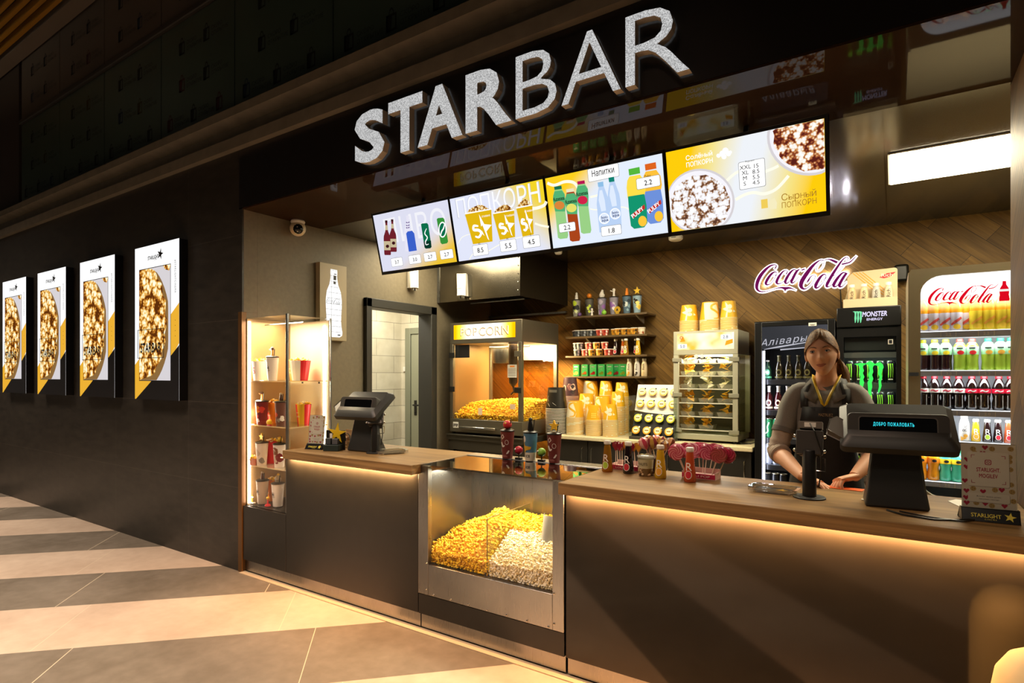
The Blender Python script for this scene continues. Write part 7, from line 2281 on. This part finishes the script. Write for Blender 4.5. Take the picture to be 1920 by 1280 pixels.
for i in range(14):
    a = 2 * PI * i / 14; r = .045 if i % 2 else .022
    o = KS[i % 3].put((-1.055 + r * math.cos(a), 2.94 + r * .7 * math.sin(a), ZT + .055), 'striped lollipop behind the cup of nuts, %s round the bunch' % ORD[i], 'bunch of striped lollipops')
    o.rotation_euler = (-r * 9 * math.sin(a), r * 11 * math.cos(a), a)
t = thing('lollipop_cup', 'dark cup holding the bunch of striped lollipops behind the nuts', 'cup', (-1.055, 2.94, ZT + .0005))
MB(mat('#3a1c1c', .5)).lathe([(.030, 0), (.036, .075)], 18).build('cup', t)
KP = [Kind(lambda c=c: lolly('swirl', c, 0)) for c in ([PK[0], PK[1]], [PK[1], PK[0]], [PK[2], PK[0]])]
sp_ = [(-.075, -.03, 0), (.062, -.032, 2), (-.03, .0, 1), (.02, -.005, 0), (-.055, .025, 2), (.0, .03, 0), (.05, .02, 1), (.085, .0, 2), (-.085, .01, 1), (.03, .04, 2), (-.02, .045, 0)]
for i, (dx, dy, k) in enumerate(sp_):
    o = KP[k].put((-.80 + dx * .95, 2.925 + dy * 1.0, ZT + .021), ['pale pink swirl lollipop facing out at the near end of its box', 'dark red swirl lollipop facing out by the orange juice'][i] if i < 2 else '%s swirl lollipop, %s standing in the swirl box' % (['pink', 'pale pink', 'dark red'][k], ORD[i]), 'swirl lollipops in the pink box')
    o.rotation_euler = (-dy * 5, dx * 5, rr.uniform(-.25, .25))

# ---- cable, papers, orange card
o = MB(BLACK).tube([(-.02, 2.60, ZT + .004), (.03, 2.545, ZT + .004), (.12, 2.52, ZT + .004), (.17, 2.545, ZT + .004), (.24, 2.60, ZT + .004), (.33, 2.66, ZT + .004)], .0035, 8).tube([(.02, 2.60, ZT + .0045), (.10, 2.555, ZT + .0045), (.2, 2.54, ZT + .0045), (.31, 2.69, ZT + .0045)], .003, 8).build('till_cable')
tag(o, 'thin black cable curling out from under the lit till', 'cable')
o = MB(mat('#e2ddd0', .6)).prism([(.215, 2.83), (.38, 2.83), (.38, 2.95), (.215, 2.99), (.185, 2.93)], ZT + .0005, ZT + .0025, lambda u, v, w: Vector((u, v, w))).build('leaflet'); tag(o, 'white sheet lying on the worktop behind the large flyer stand', 'paper')
o = MB(mat('#e8641e', .45)).prism(rect(-.075, -.03, .075, .03), 0, .002, lambda u, v, w: Vector((u, v, w))).build('card', loc=(-.185, 3.005, ZT + .0006), rot=(0, 0, R(-8))); tag(o, 'orange card under the woman\'s hands', 'card')
o = MB(WHITEP).box(-.11, -.085, 2.77, 2.79, ZT + .0005, ZT + .002).build('paper_slip'); tag(o, 'tiny white slip of paper at the foot of the lit till', 'paper')
# ---- cream dome-topped post in front of the counter
t = thing('bollard', 'cream dome-topped post at the lower corner before the counter', 'bollard', (.375, 2.20, 0))
MB(mat('#e8d6a8', .5)).lathe([(.135, .03), (.135, .56), (.126, .615), (.098, .662), (.055, .690), (.006, .70)], 36).build('post', t)
MB(mat('#3a3428', .5)).lathe([(.142, 0), (.142, .03)], 36).build('base', t)
# ================================================================== the woman behind the counter
def ringE(c, rx, ry, n=20, ax=None, sq=1.0):
    """ellipse ring around centre c; ax = (x axis, y axis)"""
    X, Y = ax or (Vector((1, 0, 0)), Vector((0, 1, 0)))
    out = []
    for i in range(n):
        a = 2 * PI * i / n
        ca, sa = math.cos(a), math.sin(a)
        ca = math.copysign(abs(ca) ** sq, ca); sa = math.copysign(abs(sa) ** sq, sa)
        out.append(Vector(c) + X * (rx * ca) + Y * (ry * sa))
    return out


def cat(pts, k=4):
    """Catmull-Rom through (vector..., radius) tuples"""
    P = [Vector(p) if len(p) == 3 else tuple(p) for p in pts]
    V = [(Vector(p[:3]), p[3]) for p in pts]
    out = []
    for i in range(len(V) - 1):
        a, b, c, d = (V[max(0, min(len(V) - 1, j))] for j in (i - 1, i, i + 1, i + 2))
        for q in range(k):
            t = q / k
            f = lambda p0, p1, p2, p3: .5 * ((2 * p1) + (p2 - p0) * t + (2 * p0 - 5 * p1 + 4 * p2 - p3) * t * t + (3 * p1 - p0 - 3 * p2 + p3) * t ** 3)
            out.append((f(a[0], b[0], c[0], d[0]), f(a[1], b[1], c[1], d[1])))
    out.append(V[-1])
    return out


def limb(m, pts, n=14, k=4, caps=True):
    s = cat(pts, k)
    return m.tube([p for p, r in s], [r for p, r in s], n, caps)


SKIN = mat('#e4ae8a', .48, spec=.35, name='skin'); LIP = mat('#b5695c', .4); BROW = mat('#4a3220', .7); HAIR = graph('hair', lambda nt, v: (ramp(nt, noise(nt, v, 1.0, 4, (160, 160, 14)), [(.3, '#43290f'), (.7, '#8a6030')]), None, None), r=.6, spec=.25)
EYEW = mat('#cfc9c2', .25); IRIS = mat('#4a5a62', .2); PUP = mat('#0d0c0c', .1)
SHIRT = mat('#85827b', .85, noise=.12, nscale=220, bump=.1, name='polo_cloth'); SHIRT2 = mat('#6b6964', .85, name='polo_trim'); UNDER = mat('#b3a494', .85, noise=.1, nscale=180, name='sleeve_knit'); APR = mat('#131211', .7, noise=.2, nscale=40, name='apron_cloth')
PXW, PYW = -.285, 3.32
wm = thing('person', 'woman in grey polo and black apron, hands on the worktop', 'person', (PXW, PYW, 0))
HZ = 1.585                                   # head centre height
hc_ = Vector((-.015, -.045, HZ))
yaw = R(0); roll = R(-5)
HM = Matrix.Translation(hc_) @ Matrix.Rotation(roll, 4, 'Y') @ Matrix.Rotation(yaw, 4, 'Z') @ Matrix.Rotation(R(-2), 4, 'X')
b = MB(SKIN)


def gs(x, s): return math.exp(-(x / s) ** 2)


def headpt(th, ph):
    """th 0 top..pi bottom, ph angle with 0 = straight ahead (-Y)"""
    sx, cz = math.sin(th), math.cos(th)
    x = math.sin(ph) * sx; y = -math.cos(ph) * sx; z = cz
    X, Y, Z = x * .069, y * .092, z * .112
    fr = max(0, math.cos(ph)) * sx
    if Z < -.01:                                       # jaw narrows to the chin
        q = min(1, (-.01 - Z) / .10); X *= 1 - .43 * q ** 1.5; 
        if Y > -.02: Y = Y * (1 - .25 * q)
        Y -= .012 * q * fr
    if Y < 0: Y *= .96 + .04 * abs(x)
    if fr > 0.2:
        ax = abs(X)
        Y -= .019 * gs(X, .0105) * gs(Z + .028, .016) + .009 * gs(X, .008) * gs(Z + .004, .022)      # nose
        Y -= .005 * gs(ax - .011, .007) * gs(Z + .034, .008)
        Y += .011 * gs(ax - .031, .015) * gs(Z - .006, .011)      # eye sockets
        Y -= .005 * gs(ax - .03, .022) * gs(Z - .028, .010)       # brow ridge
        Y -= .006 * gs(ax - .040, .018) * gs(Z + .028, .02)       # cheeks
        Y -= .0065 * gs(X, .018) * gs(Z + .056, .0055) + .0065 * gs(X, .015) * gs(Z + .067, .006)     # lips
        Y += .004 * gs(X, .022) * gs(Z + .0612, .0025)
        Y -= .008 * gs(X, .020) * gs(Z + .096, .014)      # chin
        Y += .004 * gs(X, .03) * gs(Z + .079, .006)
    return Vector((X, Y, Z))


nt_, npn = 56, 72
base = len(b.v)
for i in range(1, nt_):
    for j in range(npn): b.v.append(tuple(HM @ headpt(PI * i / nt_, 2 * PI * j / npn - PI)))
for i in range(nt_ - 2):
    for j in range(npn):
        j2 = (j + 1) % npn
        p = headpt(PI * (i + 1.5) / nt_, 2 * PI * (j + .5) / npn - PI)
        dz = abs(p.x) * .10
        b.face((base + i * npn + j, base + (i + 1) * npn + j, base + (i + 1) * npn + j2, base + i * npn + j2))
b.use(SKIN)
tp_, bt_ = len(b.v), len(b.v) + 1
b.v.append(tuple(HM @ headpt(.0001, 0))); b.v.append(tuple(HM @ headpt(PI - .0001, 0)))
for j in range(npn):
    j2 = (j + 1) % npn
    b.face((tp_, base + j, base + j2)); b.face((bt_, base + (nt_ - 2) * npn + j2, base + (nt_ - 2) * npn + j))

def facept(x, z, off=0.0):
    th = math.acos(max(-1, min(1, z / .112))); lo, hi = -1.2, 1.2
    for _ in range(24):
        mid = (lo + hi) / 2
        if headpt(th, mid).x < x: lo = mid
        else: hi = mid
    p = headpt(th, lo); p.y -= off; return p


b.use(LIP)
ml = lambda x: -.0625 + 9 * x * x + .03 * x                      # mouth line, a hint of a smile
for up in (1, 0):
    g = []
    for i in range(15):
        x = -.0215 + .043 * i / 14; e = 1 - (x / .0218) ** 2
        hgt = (.0062 * e ** .7 - .0014 * gs(x, .0035)) if up else -.0075 * e ** .8
        g.append([HM @ facept(x, ml(x) + (.0003 if up else -.0004) + hgt * q, .0006 + .0016 * math.sin(PI * min(1, q + .15)) * e) for q in (0, .33, .66, 1)])
    b.loft(g, caps=False, close=False)
b.use(mat('#5a2a26', .6)); b.tube([HM @ facept(x, ml(x), .0008) for x in [-.0225 + .045 * i / 12 for i in range(13)]], .0007, 5)
for sx in (-1, 1):                                         # eyes, lids, brows, ears
    e0 = Vector((sx * .031, -.0715, .006))
    def eb(c, r, sc, mt):
        v = MB(mt); v.ball((0, 0, 0), r, 14, 10, sc); b.use(mt); b.add([HM @ (Vector(p) + c) for p in v.v], v.f)
    eb(e0, .0105, (1.15, .8, .62), EYEW)
    eb(e0 + Vector((-.001, -.0062, .0)), .0052, (1, .5, 1), IRIS); eb(e0 + Vector((-.001, -.0084, .0)), .0026, (1, .4, 1), PUP)
    b.use(mat('#3a281c', .6)); b.tube([HM @ (e0 + Vector((q * .0125, -.0085 + abs(q) * .004, .0062 - q * q * .0042))) for q in (-1, -.5, 0, .5, 1)], .0013, 6)
    b.use(SKIN); b.tube([HM @ (e0 + Vector((q * .0135, -.0078 + abs(q) * .004, .0092 - q * q * .004))) for q in (-1, -.5, 0, .5, 1)], .0028, 6); b.tube([HM @ (e0 + Vector((q * .0125, -.0074 + abs(q) * .004, -.0068 + q * q * .004))) for q in (-1, -.5, 0, .5, 1)], .0022, 6)
    b.use(BROW); b.tube([HM @ Vector((sx * x, y, z)) for x, y, z in ((.013, -.0885, .0225), (.024, -.088, .027), (.036, -.083, .029), (.047, -.072, .0245))], [.0016, .0026, .0022, .0008], 6)
    b.use(SKIN)
    er = MB(SKIN); er.ball((0, 0, 0), .022, 12, 8, (.35, .75, 1.25)); b.add([HM @ (Vector(p) + Vector((sx * .071, .008, -.008))) for p in er.v], er.f)
# neck and trunk as one continuous loft
tr = [((0, .02, 1.545), .046, .05), ((0, .022, 1.49), .047, .052), ((0, .028, 1.45), .053, .056), ((0, .032, 1.425), .085, .066), ((0, .034, 1.405), .115, .076), ((0, .032, 1.37), .140, .090), ((0, .028, 1.30), .142, .103), ((0, .022, 1.22), .134, .106), ((0, .02, 1.12), .128, .098), ((0, .022, 1.02), .132, .10), ((0, .03, .93), .158, .112), ((0, .03, .85), .165, .115)]
b.use(SKIN); b.loft([ringE(*r, 28) for r in tr])
for sx in (-1, 1): limb(b, [(sx * .085, .03, .88, .085), (sx * .088, .03, .70, .078), (sx * .085, .02, .48, .055), (sx * .085, .035, .30, .053), (sx * .085, .04, .09, .036)], 14); b.box(sx * .085 - .04, sx * .085 + .04, -.13, .07, 0, .06)
# arms: shoulder, elbow, wrist (person coordinates)
L_SH, L_EL, L_WR = Vector((-.146, .02, 1.378)), Vector((-.218, -.06, 1.085)), Vector((-.070, -.300, 1.000))       # her right arm, at the photo's left
R_SH, R_EL, R_WR = Vector((.140, .02, 1.378)), Vector((.215, -.06, 1.10)), Vector((.135, -.245, 1.012))
for SHo, EL, WR in ((L_SH, L_EL, L_WR), (R_SH, R_EL, R_WR)):
    limb(b, [(*(SHo + Vector((-.03 * (1 if SHo.x > 0 else -1), 0, .0))), .040), (*SHo, .044), (*SHo.lerp(EL, .5), .042), (*EL, .039), (*EL.lerp(WR, .3), .040), (*EL.lerp(WR, .7), .031), (*WR, .024)], 16)


def hand(WR, d, up, side, curl, spread=1.0):
    """palm from the wrist along d; side = direction of the thumb"""
    d = d.normalized(); up = (up - d * up.dot(d)).normalized(); sd = d.cross(up).normalized() * side
    b.use(SKIN)
    rings = []
    for q, hw, hh in ((-.012, .023, .018), (.012, .027, .016), (.04, .036, .015), (.070, .040, .0135), (.085, .039, .011)):
        rings.append(ringE(WR + d * q, hw, hh, 16, (sd, up)))
    b.loft(rings)
    for k, (off, ln, r) in enumerate(((.029, .070, .0085), (.010, .078, .0088), (-.010, .073, .0085), (-.028, .056, .0075))):
        p0 = WR + d * .068 + sd * off; dr = (d + sd * off * 3.0 * spread).normalized(); pts = [(*p0, r * 1.15)]; p = p0.copy(); ang = 0
        for seg, fr in enumerate((.42, .32, .26)):
            ang += curl[k] * (1.0, .9, .5)[seg]
            p = p + (dr * math.cos(ang) - up * math.sin(ang)) * ln * (fr + (.18 if seg == 0 else 0)); pts.append((*p, r * (1.0, .92, .74)[seg]))
        limb(b, pts, 10, 3)
        b.use(mat('#c97a70', .3)); b.ball(p + up * r * .45, .0055, 8, 5, (1, 1, .4)); b.use(SKIN)
    p0 = WR + d * .018 + sd * .024
    limb(b, [(*p0, .0125), (*(p0 + (d * .6 + sd * .75 - up * .2).normalized() * .028), .0115), (*(p0 + (d * .8 + sd * .55 - up * .45).normalized() * .052), .0095), (*(p0 + (d * .97 + sd * .2 - up * .42).normalized() * .074), .0072)], 10, 3)


hand(L_WR, Vector((.125, -.045, -.028)), Vector((0, .25, 1)), -1, (.22, .22, .25, .3))
hand(R_WR, Vector((-.075, -.06, -.018)), Vector((-.1, .35, 1)), 1, (.62, .68, .72, .78))
b.use(mat('#d9a84a', .2, 1.0)); rg = R_WR + Vector((-.075, -.06, -.018)).normalized() * .085; b.lathe([(.0098, -.0015), (.0104, 0), (.0098, .0015)], 14, caps=False, M=Matrix.Translation(rg + Vector((.012, -.004, .004))) @ Matrix.Rotation(R(80), 4, 'Y') @ Matrix.Rotation(R(30), 4, 'X'))
b.build('body', wm, smooth=60)
# hair: cap swept back, tail behind the shoulder
m = MB(HAIR)
rows = []
for i in range(0, 27):
    th = PI * (.015 + .64 * i / 26)
    row = []
    for j in range(49):
        lim = PI - (.0 if th < .50 else min(1.62, (th - .50) * 2.6)) * 1.0        # hairline opens towards the face
        lim = PI if th < .95 else max(1.45 - max(0, th - 1.65) * 1.2, PI - (th - .95) * 2.3)
        ph = PI + (-lim + 2 * lim * j / 48)
        p = headpt(th, ph)
        g = .0075 + .006 * math.sin(th) * max(0, -math.cos(ph)) + .0018 * math.sin(ph * 21 + th * 3)
        q = p * (1 + g / max(p.length, .02)); q.z += .006 * max(0, math.cos(th)); row.append(HM @ q)
    rows.append(row)
m.loft(rows, caps=False, close=False)
m.build('hair', wm, smooth=50)
m = MB(HAIR)
tail0 = HM @ Vector((.012, .112, -.01))
limb(m, [(*(HM @ Vector((0, .085, .02))), .034), (*tail0, .036), (.06, .085, 1.50, .034), (.072, .075, 1.44, .030), (.078, .07, 1.38, .022), (.08, .068, 1.33, .008)], 12)
for k in range(7):
    a = k * .5
    limb(m, [(*(HM @ Vector((.064, .02 + .006 * k, .01 - .01 * k))), .004), (.068 + .004 * math.sin(a), .03 + .008 * k, 1.52, .004), (.07 + .006 * math.cos(a), .05, 1.46 - .01 * k, .002)], 6)
m.build('ponytail', wm, smooth=50)
# polo: body, collar, short sleeves; knitted under-sleeves to the forearm
G = .010
m = MB(SHIRT)
sh = [((0, .030, 1.452), .064, .066), ((0, .033, 1.434), .092, .074), ((0, .035, 1.412), .140, .086)] + [((c[0], c[1], c[2]), rx + G, ry + G) for c, rx, ry in tr[5:]]
rings = []
for c, rx, ry in sh:
    r = ringE(c, rx, ry, 40)
    for p in r:
        if p.z > 1.40 and p.y < PYW * 0 + .0: p.z -= .035 * gs(p.x, .05) * (1 if p.z > 1.43 else .4)
        p.y += .004 * math.sin(p.x * 60 + p.z * 25) * (p.y < 0)
    rings.append(r)
m.loft(rings, caps=False)
for SHo, EL in ((L_SH, L_EL), (R_SH, R_EL)):
    s_ = 1 if SHo.x > 0 else -1
    e = SHo.lerp(EL, .64)
    limb(m, [(SHo.x - s_ * .07, SHo.y + .01, SHo.z + .010, .050), (SHo.x - s_ * .02, SHo.y, SHo.z + .004, .054), (*SHo.lerp(EL, .2), .055), (*SHo.lerp(EL, .42), .053), (*e, .055)], 22, 4)
    m.use(SHIRT2); limb(m, [(*SHo.lerp(EL, .60), .0565), (*SHo.lerp(EL, .68), .0575)], 22, 2); m.use(SHIRT)
m.build('polo_shirt', wm, smooth=60)
m = MB(SHIRT2)
for s_ in (-1, 1):
    m.loft([[Vector((s_ * x, y, z)) for x, y, z in row] for row in
            ([(.052, .080, 1.478), (.058, .03, 1.472), (.056, -.012, 1.452), (.036, -.045, 1.420), (.014, -.060, 1.378)],
             [(.072, .088, 1.456), (.086, .03, 1.444), (.090, -.025, 1.420), (.074, -.062, 1.382), (.036, -.076, 1.352)],
             [(.077, .090, 1.442), (.096, .03, 1.428), (.102, -.032, 1.402), (.086, -.070, 1.364), (.040, -.082, 1.340)])], caps=False, close=False)
o = m.build('collar', wm, smooth=60); md = o.modifiers.new('thick', 'SOLIDIFY'); md.thickness = .003
for SHo, EL, WR in ((L_SH, L_EL, L_WR), (R_SH, R_EL, R_WR)):
    e = EL.lerp(WR, .18)
    pts = [(*SHo.lerp(EL, .5), .049), (*SHo.lerp(EL, .75), .049), (*SHo.lerp(EL, .93), .049), (*EL, .048), (*EL.lerp(WR, .10), .051), (*e, .050)]
    c = cat(pts, 5); m = MB(UNDER); m.tube([p for p, r in c], [r + .0022 * math.sin(i * 1.9) for i, (p, r) in enumerate(c)], 20); m.build('under_sleeve', wm, smooth=60)
# apron: bib, skirt, straps
m = MB(APR)
def front(x, z):
    """y of the polo front at (x, z)"""
    for (c0, a0, b0), (c1, a1, b1) in zip(sh, sh[1:]):
        if c1[2] <= z <= c0[2]:
            t = (c0[2] - z) / (c0[2] - c1[2]); a_ = a0 + (a1 - a0) * t; b_ = b0 + (b1 - b0) * t; cy = c0[1] + (c1[1] - c0[1]) * t
            return cy - b_ * math.sqrt(max(0, 1 - min(.98, (x / a_) ** 2))) - .010
    return -.09


rows = []
for z, hw in ((1.318, .098), (1.25, .108), (1.18, .118), (1.10, .132), (1.02, .150), (.93, .165), (.80, .17), (.62, .175)):
    rows.append([Vector((-hw + 2 * hw * i / 20, front(min(.99, abs(-1 + i / 10)) * hw * (1 if i > 10 else -1), max(z, .86)) + .002 * math.sin(i * 1.3), z)) for i in range(21)])
m.loft(rows, caps=False, close=False); o = m.build('apron', wm, smooth=60); md = o.modifiers.new('thick', 'SOLIDIFY'); md.thickness = .004
for s_ in (-1, 1):
    m = MB(APR)
    P = [(s_ * .092, 1.312), (s_ * .095, 1.36), (s_ * .092, 1.40), (s_ * .082, 1.432)]
    rws = [[Vector((x - .017, front(x - .017, z) - .003, z)), Vector((x + .017, front(x + .017, z) - .003, z))] for x, z in P] + [[Vector((s_ * .07 - .017, .02, 1.462)), Vector((s_ * .07 + .017, .02, 1.458))], [Vector((s_ * .05 - .017, .09, 1.44)), Vector((s_ * .05 + .017, .09, 1.44))]]
    m.loft(rws, caps=False, close=False); o = m.build('apron_strap', wm, smooth=60); md = o.modifiers.new('thick', 'SOLIDIFY'); md.thickness = .004
MB(CHROME).ball((.094, front(.094, 1.335) - .006, 1.335), .006, 10, 6).build('strap_button', wm)
m = MB(mat('#a8906a', .5)); m.text('MAZTRUB’Z', .02, lambda u, v, w=0: Vector((.008 + u, front(.01, 1.285) - .009 - w, 1.275 + v)), 0, fit=.062); m.build('apron_print', wm, smooth=0)
# lanyard
m = MB(mat('#d6b81e', .5))
for s_ in (-1, 1):
    P = [(s_ * .060, .03, 1.475), (s_ * .056, -.018, 1.455), (s_ * .042, -.052, 1.420), (s_ * .024, -.078, 1.375), (s_ * .008, -.096, 1.328)]
    m.loft([[Vector((x - s_ * .010, y - .002, z - .006)), Vector((x + s_ * .006, y - .0, z + .006))] for x, y, z in P], caps=False, close=False)
o = m.build('lanyard', wm, smooth=60); md = o.modifiers.new('thick', 'SOLIDIFY'); md.thickness = .002; md.offset = 1
